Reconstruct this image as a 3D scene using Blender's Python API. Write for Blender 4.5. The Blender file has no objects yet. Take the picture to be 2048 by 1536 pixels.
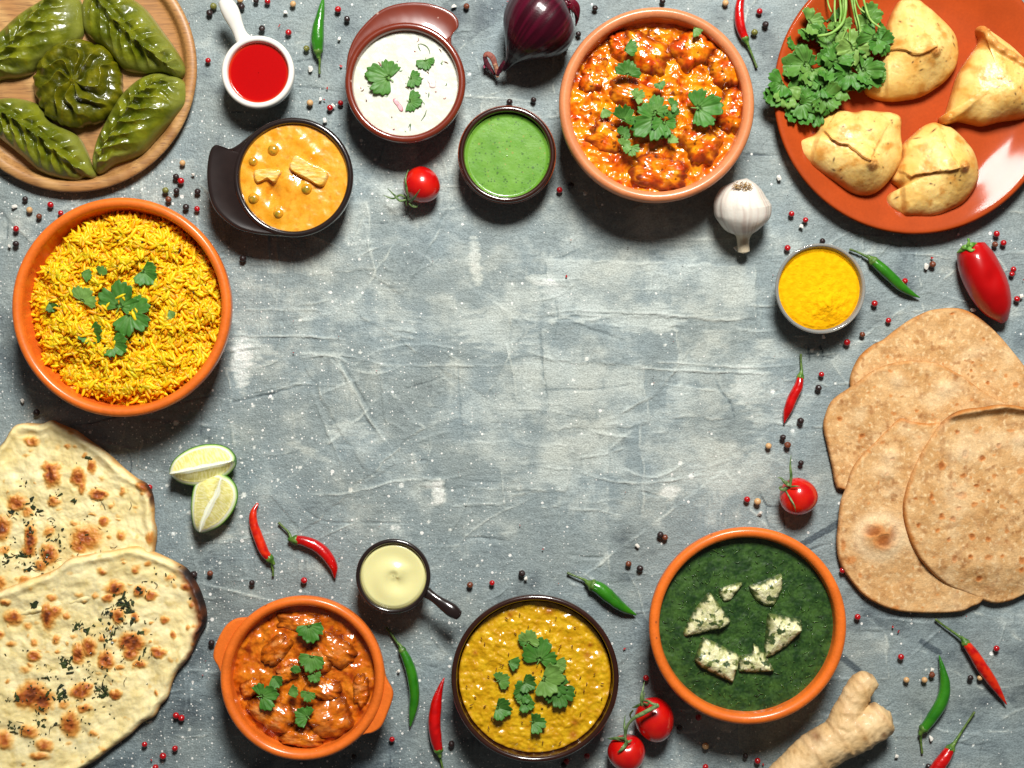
import bpy, math, random
import numpy as np
from mathutils import Vector, Matrix

sc = bpy.context.scene
COL = sc.collection
# All shapes are measured in "pixels" of the 2048x1536 photograph (1 px = 0.4 mm on the table).
S = 0.0004
H = 3000.0            # camera height above the table
CX, CY = 1024.0, 768.0

# ---------------------------------------------------------------- camera
cam_d = bpy.data.cameras.new('camera')
cam = bpy.data.objects.new('camera', cam_d)
COL.objects.link(cam)
cam.location = (0, 0, H * S)
cam.rotation_euler = (0, 0, 0)
cam_d.sensor_width = 36
cam_d.lens = 36 * H / 2048
cam_d.clip_start = 0.01
cam_d.clip_end = 100
sc.camera = cam

# ---------------------------------------------------------------- light: one softbox above the far edge of the table, weak room fill
world = bpy.data.worlds.new('World')
sc.world = world
world.use_nodes = True
world.node_tree.nodes['Background'].inputs['Color'].default_value = (1.0, 0.93, 0.90, 1)
world.node_tree.nodes['Background'].inputs['Strength'].default_value = 0.07


def softbox(x, y, z, size, watts, color):
    d = bpy.data.lights.new('softbox', 'AREA')
    d.shape = 'SQUARE'
    d.size = size * S
    d.energy = watts
    d.color = color
    o = bpy.data.objects.new('softbox', d)
    COL.objects.link(o)
    o.location = ((x - CX) * S, (CY - y) * S, z * S)
    tgt = Vector((0.03, -0.02, 0))
    o.rotation_euler = (tgt - o.location).to_track_quat('-Z', 'Y').to_euler()
    return o


softbox(1450, -1950, 3700, 1100, 60, (1.0, 0.98, 0.94))
sc.view_settings.view_transform = 'Standard'
sc.view_settings.look = 'None'
sc.view_settings.exposure = 0.0
sc.view_settings.gamma = 1.0
sc.cycles.max_bounces = 8
sc.cycles.transparent_max_bounces = 8
sc.cycles.caustics_reflective = False

# ---------------------------------------------------------------- numpy noise
def _hash(ix, iy, seed):
    h = (ix.astype(np.int64) * 374761393 + iy.astype(np.int64) * 668265263 + seed * 1442695041) & 0x7fffffff
    h = ((h ^ (h >> 13)) * 1274126177) & 0x7fffffff
    h = (h ^ (h >> 16)) & 0x7fffffff
    h = (h * 1103515245 + 12345) & 0x7fffffff
    return ((h ^ (h >> 11)) & 0xffffff) / float(0xffffff)


def pn(x, y, sc_=1.0, seed=0):
    """gradient noise, about -1..1; sc_ = feature size in px"""
    x = np.asarray(x, float) / sc_ + 137.3
    y = np.asarray(y, float) / sc_ + 91.7
    ix = np.floor(x); iy = np.floor(y)
    fx = x - ix; fy = y - iy
    ux = fx * fx * fx * (fx * (fx * 6 - 15) + 10)
    uy = fy * fy * fy * (fy * (fy * 6 - 15) + 10)

    def g(dx, dy):
        a = _hash(ix + dx, iy + dy, seed) * 2 * np.pi
        return np.cos(a) * (fx - dx) + np.sin(a) * (fy - dy)
    n0 = g(0, 0) * (1 - ux) + g(1, 0) * ux
    n1 = g(0, 1) * (1 - ux) + g(1, 1) * ux
    return (n0 * (1 - uy) + n1 * uy) * 1.5


def fbm(x, y, sc_, octv=4, seed=0, gain=0.5):
    r = 0; a = 1; t = 0
    for o in range(octv):
        r = r + a * pn(x, y, sc_ / (2 ** o), seed + o * 17)
        t += a; a *= gain
    return r / t


def worley(x, y, sc_, seed=0):
    x = np.asarray(x, float) / sc_ + 57.1
    y = np.asarray(y, float) / sc_ + 33.9
    ix = np.floor(x); iy = np.floor(y)
    f1 = np.full(x.shape, 9.0); f2 = np.full(x.shape, 9.0); idd = np.zeros(x.shape)
    for dx in (-1, 0, 1):
        for dy in (-1, 0, 1):
            cx = ix + dx; cy = iy + dy
            px = cx + _hash(cx, cy, seed); py = cy + _hash(cx, cy, seed + 5)
            d = np.hypot(x - px, y - py)
            near = d < f1
            f2 = np.where(near, f1, np.minimum(f2, d))
            idd = np.where(near, _hash(cx, cy, seed + 9), idd)
            f1 = np.where(near, d, f1)
    return f1, f2, idd


def sst(a, b, x):
    t = np.clip((x - a) / (b - a), 0, 1)
    return t * t * (3 - 2 * t)


def lin(r, g, b):
    out = []
    for c in (r, g, b):
        c = c / 255.0
        out.append(c / 12.92 if c <= 0.04045 else ((c + 0.055) / 1.055) ** 2.4)
    return np.array(out)


def mixc(a, b, t):
    t = np.clip(np.asarray(t), 0, 1)[..., None]
    return a * (1 - t) + b * t


def seg_dist(x, y, pts):
    """distance to a polyline, signed side, parameter 0..1 along it"""
    pts = np.asarray(pts, float)
    L = np.hypot(*(pts[1:] - pts[:-1]).T)
    cum = np.concatenate([[0], np.cumsum(L)])
    best = np.full(np.shape(x), 1e9); side = np.zeros(np.shape(x)); par = np.zeros(np.shape(x))
    for i in range(len(L)):
        ax, ay = pts[i]; bx, by = pts[i + 1]
        t = np.clip(((x - ax) * (bx - ax) + (y - ay) * (by - ay)) / max(L[i] ** 2, 1e-9), 0, 1)
        dx = x - (ax + t * (bx - ax)); dy = y - (ay + t * (by - ay))
        d = np.hypot(dx, dy)
        m = d < best
        best = np.where(m, d, best)
        side = np.where(m, np.sign((bx - ax) * dy - (by - ay) * dx), side)
        par = np.where(m, (cum[i] + t * L[i]) / cum[-1], par)
    return best, side, par, cum[-1]


def catmull(pts, n, closed=False):
    pts = np.asarray(pts, float)
    if closed:
        P = np.vstack([pts[-1:], pts, pts[:2]])
    else:
        P = np.vstack([2 * pts[:1] - pts[1:2], pts, 2 * pts[-1:] - pts[-2:-1]])
    out = []
    m = len(P) - 3
    for i in range(m):
        p0, p1, p2, p3 = P[i:i + 4]
        t = np.linspace(0, 1, 24, endpoint=False)[:, None]
        out.append(0.5 * ((2 * p1) + (-p0 + p2) * t + (2 * p0 - 5 * p1 + 4 * p2 - p3) * t ** 2 + (-p0 + 3 * p1 - 3 * p2 + p3) * t ** 3))
    out = np.vstack(out)
    out = np.vstack([out, out[:1] if closed else pts[-1:]])
    d = np.concatenate([[0], np.cumsum(np.linalg.norm(out[1:] - out[:-1], axis=1))])
    u = np.linspace(0, d[-1], n + 1)[:-1] if closed else np.linspace(0, d[-1], n)
    return np.stack([np.interp(u, d, out[:, k]) for k in range(out.shape[1])], 1)


# ---------------------------------------------------------------- objects
def to_world(v, zref=0.0):
    v = np.asarray(v, float)
    k = (H - zref) / H * S
    return np.stack([(v[:, 0] - CX) * k, (CY - v[:, 1]) * k, v[:, 2] * S], 1)


def tag(o, label=None, cat=None, group=None, kind=None):
    if label: o['label'] = label
    if cat: o['category'] = cat
    if group: o['group'] = group
    if kind: o['kind'] = kind
    return o


def thing(name, x, y, label, cat, group=None, zref=0.0, z=0.0):
    o = bpy.data.objects.new(name, None)
    o.empty_display_size = 0.01
    COL.objects.link(o)
    w = to_world(np.array([[x, y, z]]), zref)[0]
    o.location = w
    return tag(o, label, cat, group)


def raw_mesh(name, co, faces, smooth=True, cols=None, attr2=None):
    me = bpy.data.meshes.new(name)
    n = len(co)
    me.vertices.add(n)
    me.vertices.foreach_set('co', np.ascontiguousarray(co, dtype=np.float32).ravel())
    loops = np.concatenate([np.asarray(f).ravel() for f in faces]).astype(np.int32)
    tot = np.concatenate([np.full(len(f), np.asarray(f).shape[1]) for f in faces])
    starts = np.concatenate([[0], np.cumsum(tot)[:-1]]).astype(np.int32)
    me.loops.add(len(loops)); me.polygons.add(len(tot))
    me.polygons.foreach_set('loop_start', starts)
    me.loops.foreach_set('vertex_index', loops)
    me.polygons.foreach_set('use_smooth', np.full(len(tot), bool(smooth)))
    me.update(calc_edges=True)
    if cols is not None:
        a = me.color_attributes.new('Col', 'FLOAT_COLOR', 'POINT')
        c = np.ones((n, 4), np.float32); c[:, :3] = cols
        a.data.foreach_set('color', c.ravel())
    if attr2 is not None:
        a = me.attributes.new('aux', 'FLOAT', 'POINT')
        a.data.foreach_set('value', np.asarray(attr2, np.float32))
    return me


def mk(name, v, faces, mat, parent=None, zref=0.0, smooth=True, cols=None, aux=None, closed=True, kind=None, flip=None):
    """v in px (x right, y down as in the photograph, z up).  Becomes one mesh object."""
    faces = [np.asarray(f, np.int64) for f in faces if len(f)]
    w = to_world(v, zref)
    if flip is None:
        tri = np.concatenate([np.concatenate([f[:, [0, k, k + 1]] for k in range(1, f.shape[1] - 1)]) for f in faces])
        a, b, c = w[tri[:, 0]], w[tri[:, 1]], w[tri[:, 2]]
        if closed:
            m = w.mean(0)
            flip = np.einsum('ij,ij->i', a - m, np.cross(b - m, c - m)).sum() < 0
        else:
            flip = np.cross(b - a, c - a)[:, 2].sum() < 0
    if flip:
        faces = [f[:, ::-1] for f in faces]
    if parent is not None:
        org = np.array(parent.matrix_world.translation if parent.parent else parent.location)
    else:
        org = np.array([(w[:, 0].min() + w[:, 0].max()) / 2, (w[:, 1].min() + w[:, 1].max()) / 2, w[:, 2].min()])
    me = raw_mesh(name, w - org, faces, smooth, cols, aux)
    me.materials.append(mat)
    o = bpy.data.objects.new(name, me)
    COL.objects.link(o)
    if parent is not None:
        o.parent = parent
    else:
        o.location = org
    if kind: o['kind'] = kind
    return o


def join_sets(sets):
    """[(v, faces, cols)] -> one"""
    vs, fs, cs, off = [], {}, [], 0
    for v, faces, c in sets:
        vs.append(v); cs.append(c)
        for f in faces:
            f = np.asarray(f)
            if len(f): fs.setdefault(f.shape[1], []).append(f + off)
        off += len(v)
    return np.vstack(vs), [np.vstack(f) for f in fs.values()], (np.vstack(cs) if cs[0] is not None else None)


def grid_faces(ni, nj, wrap=True, off=0):
    i = np.arange(ni - 1)[:, None]
    j = np.arange(nj if wrap else nj - 1)[None, :]
    jn = (j + 1) % nj
    a = i * nj + j; b = i * nj + jn; c = (i + 1) * nj + jn; d = (i + 1) * nj + j
    a, b, c, d = np.broadcast_arrays(a, b, c, d)
    return np.stack([a, b, c, d], -1).reshape(-1, 4) + off


def lathe(profile, cx, cy, seg=128, samples=None, wob=None, spline=True):
    P = catmull(profile, samples or len(profile) * 5) if spline else np.asarray(profile, float)
    P[:, 0] = np.maximum(P[:, 0], 0.01)
    th = np.linspace(0, 2 * np.pi, seg, endpoint=False)
    r = P[:, 0][:, None] * np.ones(seg)[None, :]
    if wob is not None: r = r * (1 + wob(th))[None, :]
    v = np.stack([cx + r * np.cos(th), cy + r * np.sin(th), P[:, 1][:, None] * np.ones(seg)], -1).reshape(-1, 3)
    return v, [grid_faces(len(P), seg)]


def tube(path, rad, seg=20, n=40, cross=None, flat=1.0, caps=True, up=(0, 0, 1)):
    """path (x,y,z) px, rad list along it; cross(phi,s)->radius factor"""
    path = catmull(np.asarray(path, float), n)
    rad = np.asarray(rad, float)
    s = np.linspace(0, 1, n)
    if rad.ndim == 1:
        r = np.interp(s, np.linspace(0, 1, len(rad)), rad) if len(rad) < 4 else catmull(np.stack([np.linspace(0, 1, len(rad)), rad], 1), n * 4)
        if not isinstance(r, np.ndarray) or r.ndim == 2:
            r = np.interp(s, r[:, 0], r[:, 1])
    else:
        q = catmull(rad, n * 4); r = np.interp(s, q[:, 0], q[:, 1])
    r = np.maximum(r, 0.05)
    T = np.gradient(path, axis=0); T /= np.linalg.norm(T, axis=1)[:, None] + 1e-9
    U = np.array(up, float)
    A = np.cross(T, U); A /= np.linalg.norm(A, axis=1)[:, None] + 1e-9
    B = np.cross(A, T)
    ph = np.linspace(0, 2 * np.pi, seg, endpoint=False)
    rr = r[:, None] * np.ones(seg)
    if cross is not None: rr = rr * cross(ph[None, :], s[:, None])
    v = path[:, None, :] + A[:, None, :] * (rr * np.cos(ph))[..., None] + B[:, None, :] * (rr * np.sin(ph) * flat)[..., None]
    v = v.reshape(-1, 3)
    f = [grid_faces(n, seg)]
    if caps:
        v = np.vstack([v, path[0] - T[0] * r[0] * .4, path[-1] + T[-1] * r[-1] * .4])
        k = n * seg; j = np.arange(seg); jn = (j + 1) % seg
        f.append(np.stack([np.full(seg, k), jn, j], 1))
        f.append(np.stack([np.full(seg, k + 1), (n - 1) * seg + j, (n - 1) * seg + jn], 1))
    return v, f, (s[:, None] * np.ones(seg)).ravel(), (ph[None, :] * np.ones(n)[:, None]).ravel()


def star(outline, nr, nt, hf, cf=None, zb=0.0, centre=None, under=((0.93, 0.0),), edge_bias=1.0, spline=True):
    """closed body over a free outline: z = hf(x,y,rho,d,u) on top, rounded underside.
    d = distance to the outline in px (radial), u = angle-like 0..1"""
    P = catmull(outline, nt, True) if spline else np.asarray(outline, float)
    nt = len(P)
    c = np.array(centre if centre is not None else P.mean(0), float)
    rho = np.linspace(0, 1, nr + 1)[1:] ** edge_bias
    X = c[0] + rho[:, None] * (P[:, 0] - c[0]); Y = c[1] + rho[:, None] * (P[:, 1] - c[1])
    R = rho[:, None] * np.ones(nt)
    D = (1 - R) * np.hypot(P[:, 0] - c[0], P[:, 1] - c[1])
    Uu = np.ones(nr)[:, None] * np.linspace(0, 1, nt, endpoint=False)
    x = np.concatenate([[c[0]], X.ravel()]); y = np.concatenate([[c[1]], Y.ravel()])
    r = np.concatenate([[0], R.ravel()]); d = np.concatenate([[np.hypot(*(P - c).T).mean()], D.ravel()])
    u = np.concatenate([[0], Uu.ravel()])
    z = hf(x, y, r, d, u)
    v = np.stack([x, y, z], 1)
    cols = cf(x, y, z, r, d, u) if cf is not None else None
    j = np.arange(nt); jn = (j + 1) % nt
    f3 = [np.stack([np.zeros(nt, int), 1 + j, 1 + jn], 1)]
    f4 = [grid_faces(nr, nt, True, 1)]
    last = 1 + (nr - 1) * nt
    zedge = z[last:last + nt]
    for (ru, zf) in under:
        zz = zb + (zedge - zb) * zf
        ring = np.stack([c[0] + ru * (P[:, 0] - c[0]), c[1] + ru * (P[:, 1] - c[1]), zz], 1)
        v = np.vstack([v, ring])
        if cols is not None: cols = np.vstack([cols, cols[last:last + nt][:nt]]) if True else cols
        nl = len(v) - nt
        f4.append(np.stack([last + j, last + jn, nl + jn, nl + j], 1)); last = nl
    v = np.vstack([v, [[c[0], c[1], v[last:last + nt, 2].mean()]]])
    if cols is not None: cols = np.vstack([cols, cols[-1:]])
    f3.append(np.stack([np.full(nt, len(v) - 1), last + jn, last + j], 1))
    return v, [np.vstack(f4), np.vstack(f3)], cols


def icos(sub):
    import bmesh
    bm = bmesh.new(); bmesh.ops.create_icosphere(bm, subdivisions=sub, radius=1)
    v = np.array([q.co[:] for q in bm.verts]); f = np.array([[q.index for q in p.verts] for p in bm.faces]); bm.free()
    return v, f


# ---------------------------------------------------------------- materials
def mat(name, col=None, rough=0.5, coat=0.0, coat_rough=0.1, spec=0.5, sss=0.0, sss_r=6, sss_col=(1, .4, .2), bumps=(), var=(),
        trans=0.0, ior=1.45, specks=(), rough_var=None, stretch=None, metallic=0.0):
    """col None -> vertex attribute 'Col'. bumps: (feature px, height px, detail[, type]). var: (feature px, amount).
    specks: (cell px, radius px, colour, amount)"""
    m = bpy.data.materials.new(name)
    m.use_nodes = True
    nt = m.node_tree; N = nt.nodes; L = nt.links
    b = N['Principled BSDF']
    tc = N.new('ShaderNodeTexCoord')
    vec = tc.outputs['Object']
    if stretch is not None:
        mp = N.new('ShaderNodeMapping'); mp.inputs['Rotation'].default_value = (0, 0, stretch[0])
        mp.inputs['Scale'].default_value = stretch[1]
        L.new(vec, mp.inputs['Vector']); vec = mp.outputs['Vector']
    if col is None:
        at = N.new('ShaderNodeAttribute'); at.attribute_name = 'Col'
        c = at.outputs['Color']
    else:
        rgb = N.new('ShaderNodeRGB'); rgb.outputs[0].default_value = (*col, 1)
        c = rgb.outputs[0]
    for (px, amt) in var:
        nz = N.new('ShaderNodeTexNoise'); nz.inputs['Scale'].default_value = 1 / (px * S); nz.inputs['Detail'].default_value = 4
        L.new(vec, nz.inputs['Vector'])
        mr = N.new('ShaderNodeMapRange'); mr.inputs['From Min'].default_value = .3; mr.inputs['From Max'].default_value = .7
        mr.inputs['To Min'].default_value = 1 - amt; mr.inputs['To Max'].default_value = 1 + amt
        L.new(nz.outputs['Fac'], mr.inputs['Value'])
        vm = N.new('ShaderNodeVectorMath'); vm.operation = 'SCALE'
        L.new(c, vm.inputs[0]); L.new(mr.outputs[0], vm.inputs['Scale']); c = vm.outputs[0]
    for (px, rad, scol, amt) in specks:
        vo = N.new('ShaderNodeTexVoronoi'); vo.inputs['Scale'].default_value = 1 / (px * S)
        L.new(tc.outputs['Object'], vo.inputs['Vector'])
        sep = N.new('ShaderNodeSeparateColor'); L.new(vo.outputs['Color'], sep.inputs[0])
        th = N.new('ShaderNodeMath'); th.operation = 'MULTIPLY'; th.inputs[1].default_value = rad / px
        L.new(sep.outputs[0], th.inputs[0])
        lt = N.new('ShaderNodeMath'); lt.operation = 'LESS_THAN'
        L.new(vo.outputs['Distance'], lt.inputs[0]); L.new(th.outputs[0], lt.inputs[1])
        ml = N.new('ShaderNodeMath'); ml.operation = 'MULTIPLY'; ml.inputs[1].default_value = amt
        L.new(lt.outputs[0], ml.inputs[0])
        mx = N.new('ShaderNodeMix'); mx.data_type = 'RGBA'
        L.new(ml.outputs[0], mx.inputs['Factor']); L.new(c, mx.inputs[6]); mx.inputs[7].default_value = (*scol, 1)
        c = mx.outputs[2]
    L.new(c, b.inputs['Base Color'])
    b.inputs['Roughness'].default_value = rough
    if rough_var:
        nz = N.new('ShaderNodeTexNoise'); nz.inputs['Scale'].default_value = 1 / (rough_var[0] * S)
        L.new(vec, nz.inputs['Vector'])
        mr = N.new('ShaderNodeMapRange'); mr.inputs['From Min'].default_value = .35; mr.inputs['From Max'].default_value = .65
        mr.inputs['To Min'].default_value = rough_var[1]; mr.inputs['To Max'].default_value = rough_var[2]
        L.new(nz.outputs['Fac'], mr.inputs['Value']); L.new(mr.outputs[0], b.inputs['Roughness'])
    b.inputs['Specular IOR Level'].default_value = spec
    b.inputs['Coat Weight'].default_value = coat
    b.inputs['Coat Roughness'].default_value = coat_rough
    b.inputs['IOR'].default_value = ior
    b.inputs['Metallic'].default_value = metallic
    b.inputs['Transmission Weight'].default_value = trans
    if sss:
        b.inputs['Subsurface Weight'].default_value = sss
        b.inputs['Subsurface Scale'].default_value = sss_r * S
        b.inputs['Subsurface Radius'].default_value = sss_col
    prev = None
    for bp in bumps:
        px, hgt, det = bp[:3]
        if len(bp) > 3 and bp[3] == 'voronoi':
            nz = N.new('ShaderNodeTexVoronoi'); nz.inputs['Scale'].default_value = 1 / (px * S); o = nz.outputs['Distance']
        else:
            nz = N.new('ShaderNodeTexNoise'); nz.inputs['Scale'].default_value = 1 / (px * S)
            nz.inputs['Detail'].default_value = det; o = nz.outputs['Fac']
        L.new(vec, nz.inputs['Vector'])
        bu = N.new('ShaderNodeBump'); bu.inputs['Strength'].default_value = 1.0; bu.inputs['Distance'].default_value = hgt * S
        L.new(o, bu.inputs['Height'])
        if prev is not None: L.new(prev, bu.inputs['Normal'])
        prev = bu.outputs['Normal']
    if prev is not None: L.new(prev, b.inputs['Normal'])
    return m


def shrink(px, py, z0, z1):
    """where the photo shows, at height z1, the point that stands over the one shown at (px,py) at height z0"""
    k = (H - z0) / (H - z1)
    return CX + (px - CX) * k, CY + (py - CY) * k
# ================================================================= table surface (painted plaster board, real relief)
def build_table():
    st = 2.4
    xi = np.arange(-60, 2110, st); yi = np.arange(-60, 1600, st)
    ext = np.array([20, 60, 140, 300, 600, 1200, 2600.])
    xs = np.concatenate([(-60 - ext)[::-1], xi, xi[-1] + ext]); ys = np.concatenate([(-60 - ext)[::-1], yi, yi[-1] + ext])
    X, Y = np.meshgrid(xs, ys)
    rng = np.random.default_rng(7)
    Z = np.zeros_like(X)
    P = np.zeros_like(X)      # paleness of the paint, -1..1
    # large washes of paint
    P += 0.40 * fbm(X, Y, 330, 4, 3) + 0.22 * fbm(X * 0.6, Y * 1.3, 120, 5, 11) + .15 * fbm(X, Y, 30, 3, 44)
    brush = fbm(X * .22, Y * 1.6, 9, 3, 47) * sst(-.1, .4, fbm(X, Y, 110, 3, 48)) + fbm(X * 1.6, Y * .22, 9, 3, 49) * sst(0, .5, fbm(X, Y, 130, 3, 50))
    P += .24 * brush
    Z += 0.45 * fbm(X, Y, 60, 5, 21, .6) + 0.42 * fbm(X * 0.7, Y * 1.2, 12, 3, 31) + .35 * brush

    def win(x0, x1, y0, y1):
        a = np.searchsorted(xs, x0); b = np.searchsorted(xs, x1); c = np.searchsorted(ys, y0); d = np.searchsorted(ys, y1)
        return slice(max(c, 0), max(d, c + 1)), slice(max(a, 0), max(b, a + 1))

    # overlapping trowel slabs: slightly raised rectangles with a crisp lip and their own paint shade
    def slab(cx, cy, w, h, ang, dz, dp, sd):
        R = math.hypot(w, h) * .6 + 20
        s = win(cx - R, cx + R, cy - R, cy + R)
        x = X[s] - cx; y = Y[s] - cy
        ca, sa = math.cos(ang), math.sin(ang)
        u = x * ca + y * sa; v = -x * sa + y * ca
        u = u + 10 * fbm(X[s], Y[s], 60, 3, sd); v = v + 9 * fbm(X[s], Y[s], 50, 3, sd + 3)
        eu = w / 2 - np.abs(u); ev = h / 2 - np.abs(v)
        e = np.minimum(eu, ev)
        m = sst(-1.2, 1.2, e)
        fade = sst(0, 1, .5 + .9 * fbm(X[s], Y[s], 90, 2, sd + 8) + .35)
        Z[s] += dz * m * fade
        Z[s] += .8 * np.exp(-(e / 1.9) ** 2) * fade * (dz > 0) * sst(-.2, .3, fbm(X[s], Y[s], 40, 2, sd + 2)); P[s] += .5 * np.exp(-(e / 1.8) ** 2) * fade * sst(0, .3, fbm(X[s], Y[s], 40, 2, sd + 2))
        P[s] += dp * .7 * m * fade

    for i in range(60):
        slab(rng.uniform(-50, 2100), rng.uniform(-50, 1600), rng.uniform(90, 420), rng.uniform(50, 190),
             rng.choice([0, 0, .05, -.06, 1.57, 1.45, .5, -.7]) + rng.normal(0, .06), rng.uniform(-.2, .9), rng.uniform(-.28, .3), 100 + i * 13)
    slab(1300, 580, 420, 110, .03, .8, .26, 901)     # pale slab in the middle with a lower lip at y=635
    slab(1190, 745, 200, 220, -.05, .6, .18, 933)
    slab(700, 830, 60, 260, -.55, .8, .1, 941)

    # ridges and scratches
    def ridge(pts, hgt, wd, dp=0.0, n=30, wob=3.0, sd=0):
        pl = catmull(pts, n)
        pl = pl + np.stack([wob * fbm(pl[:, 0], pl[:, 1], 30, 2, sd), wob * fbm(pl[:, 0], pl[:, 1], 30, 2, sd + 5)], 1)
        pad = wd * 4 + 4
        s = win(pl[:, 0].min() - pad, pl[:, 0].max() + pad, pl[:, 1].min() - pad, pl[:, 1].max() + pad)
        if X[s].size == 0: return
        d, side, par, LL = seg_dist(X[s], Y[s], pl)
        env = np.sin(np.pi * np.clip(par, 0.02, .98)) ** .5 * (0.6 + .5 * pn(par * 9 + sd, par * 0, 1, sd + 2))
        wd = wd * .62
        g = np.exp(-(d / wd) ** 2) if sd % 3 else np.where(side > 0, .75 * np.exp(-d / 11), 0) + .6 * np.exp(-(d / wd) ** 2)
        gp = np.exp(-(d / wd) ** 2)
        Z[s] += hgt * g * env
        P[s] += dp * 1.2 * gp * env
    R = ridge
    R([(455, 668), (520, 672), (600, 672), (700, 682)], 3.2, 2.6, .8, sd=1)
    R([(455, 806), (530, 790), (607, 770)], -3.0, 2.4, -.7, sd=2)
    R([(600, 707), (665, 712), (705, 730)], 2.5, 2.6, .5, sd=3)
    R([(668, 712), (705, 775), (740, 840), (790, 908)], 3.4, 4.0, .45, sd=4)
    R([(680, 720), (715, 780), (752, 845)], -2.2, 3, -.5, sd=5)
    R([(705, 730), (760, 700), (840, 688), (930, 700)], 1.8, 3.0, .3, sd=6)
    R([(620, 780), (650, 850), (690, 950)], 1.8, 4.0, .2, sd=7)
    R([(730, 732), (900, 731), (1080, 733)], 1.8, 2.3, .4, sd=8)
    R([(1008, 680), (1022, 720), (1035, 800)], 2.4, 2.2, .6, sd=9)
    R([(915, 700), (918, 780), (925, 900)], -1.6, 2.2, -.4, sd=10)
    R([(1078, 632), (1150, 621), (1300, 628), (1500, 643)], 2.4, 2.2, .5, sd=11)
    R([(1080, 650), (1084, 720), (1096, 800)], -1.6, 2.6, -.5, sd=12)
    R([(1255, 733), (1350, 741), (1450, 744), (1545, 748)], 2.8, 2.5, .7, sd=13)
    R([(1280, 722), (1380, 728), (1500, 735), (1600, 728)], 2.2, 2.2, .6, sd=14)
    R([(1380, 700), (1320, 780), (1290, 800), (1200, 850)], 1.8, 4.0, .35, sd=15)
    R([(1430, 755), (1442, 780), (1465, 815), (1472, 850)], -2.6, 2.4, -.9, sd=16)
    R([(1160, 945), (1230, 963), (1310, 965), (1380, 955), (1445, 945)], 2.2, 2.2, .6, sd=17)
    R([(1240, 935), (1310, 955), (1380, 920)], 1.6, 4.0, .35, sd=18)
    R([(1255, 1145), (1275, 1180), (1290, 1230), (1305, 1250)], 2.6, 2.2, .8, sd=19)
    R([(1235, 1143), (1290, 1148), (1330, 1148)], 1.8, 1.8, .6, sd=20)
    R([(400, 1168), (470, 1183), (550, 1205)], 2.8, 2.2, .8, sd=21)
    R([(0, 860), (160, 850), (400, 795), (470, 800)], -2.0, 2.2, -.5, sd=22)
    R([(1485, 308), (1530, 309), (1562, 310)], -3.5, 2.2, -.9, wob=.5, sd=23)
    R([(1200, 475), (1300, 478), (1440, 476), (1560, 470)], 1.8, 2.2, .3, sd=24)
    R([(585, 171), (640, 177), (690, 186)], -2.5, 2.0, -.8, wob=1, sd=25)
    R([(575, 985), (640, 1040), (720, 1046), (830, 1046)], -1.6, 2.0, -.4, wob=1, sd=26)
    R([(600, 990), (700, 985), (780, 965), (860, 955)], 2.0, 2.4, .5, sd=27)
    R([(1797, 507), (1850, 509), (1905, 516)], 2.4, 2.0, .7, sd=28)
    R([(1500, 610), (1540, 612), (1565, 606)], 2.4, 2.0, .6, sd=29)
    R([(930, 193), (1010, 196), (1070, 203)], 1.8, 1.8, .6, wob=1, sd=30)
    R([(880, 372), (930, 373)], 1.8, 1.6, .7, wob=.5, sd=31)
    R([(730, 447), (780, 447)], -2.2, 1.8, -.8, wob=.5, sd=32)
    R([(732, 450), (738, 490), (745, 520), (752, 560)], 2.2, 2.2, .4, sd=33)
    R([(480, 620), (560, 619), (655, 620)], 1.6, 2, .45, sd=34)
    # hairline cracks
    for k, pts in enumerate([[(1520, 986), (1535, 1012), (1556, 1014)], [(1535, 1012), (1533, 1030), (1541, 1055)], [(1618, 690), (1622, 706), (1619, 728)],
                             [(1640, 688), (1646, 708), (1643, 726)], [(1610, 708), (1640, 708), (1665, 718)], [(1568, 1025), (1570, 1060)],
                             [(11, 440), (14, 465), (10, 480)], [(0, 345), (10, 352), (22, 350)], [(250, 900), (262, 930), (255, 970), (262, 1000)]]):
        R(pts, -2.6, 1.7, -1.3, sd=300 + k, wob=5)
    for i in range(420):      # many small random trowel marks
        x, y = rng.uniform(-40, 2090), rng.uniform(-40, 1580)
        L_ = rng.uniform(14, 110) * (1 if i % 7 else 2)
        a = rng.choice([0, 0, 1.57, rng.uniform(0, 3.14), -.5]) + rng.normal(0, .14)
        b = rng.normal(0, .22)
        q = [(x, y), (x + .5 * L_ * math.cos(a), y + .5 * L_ * math.sin(a)), (x + .5 * L_ * (math.cos(a) + math.cos(a + b)), y + .5 * L_ * (math.sin(a) + math.sin(a + b)))]
        up = rng.random() < .68
        R(q, rng.uniform(.7, 2.6) * (1 if up else -.8), rng.uniform(1.6, 3.0), (.45 if up else -.45) * rng.uniform(.2, 1), n=8, sd=500 + i)
    # bright worn patches and dark smears of the paint
    def patch(cx, cy, rx, ry, dp, ang=0.0, sd=0):
        Rr = max(rx, ry) * 1.6
        s = win(cx - Rr, cx + Rr, cy - Rr, cy + Rr)
        x = X[s] - cx; y = Y[s] - cy
        u = x * math.cos(ang) + y * math.sin(ang); v = -x * math.sin(ang) + y * math.cos(ang)
        e = 1 - np.hypot(u / rx, v / ry) + .7 * fbm(X[s] * .35, Y[s] * 1.5, 14, 4, sd)
        P[s] += dp * sst(0, .5, e)
    patch(483, 722, 26, 60, .95, 0, 1); patch(500, 700, 60, 30, .5, 0, 2)
    patch(876, 985, 17, 34, 1.0, 0, 3); patch(862, 968, 26, 12, .6, 0, 4)
    patch(1340, 985, 26, 18, .9, 0, 5); patch(1500, 770, 40, 50, .55, 0, 6); patch(1480, 850, 30, 70, -.3, -.4, 7)
    patch(1085, 560, 40, 14, .6, 0, 8); patch(1110, 580, 50, 20, .5, .6, 9); patch(950, 520, 14, 60, .7, -.1, 10)
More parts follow.
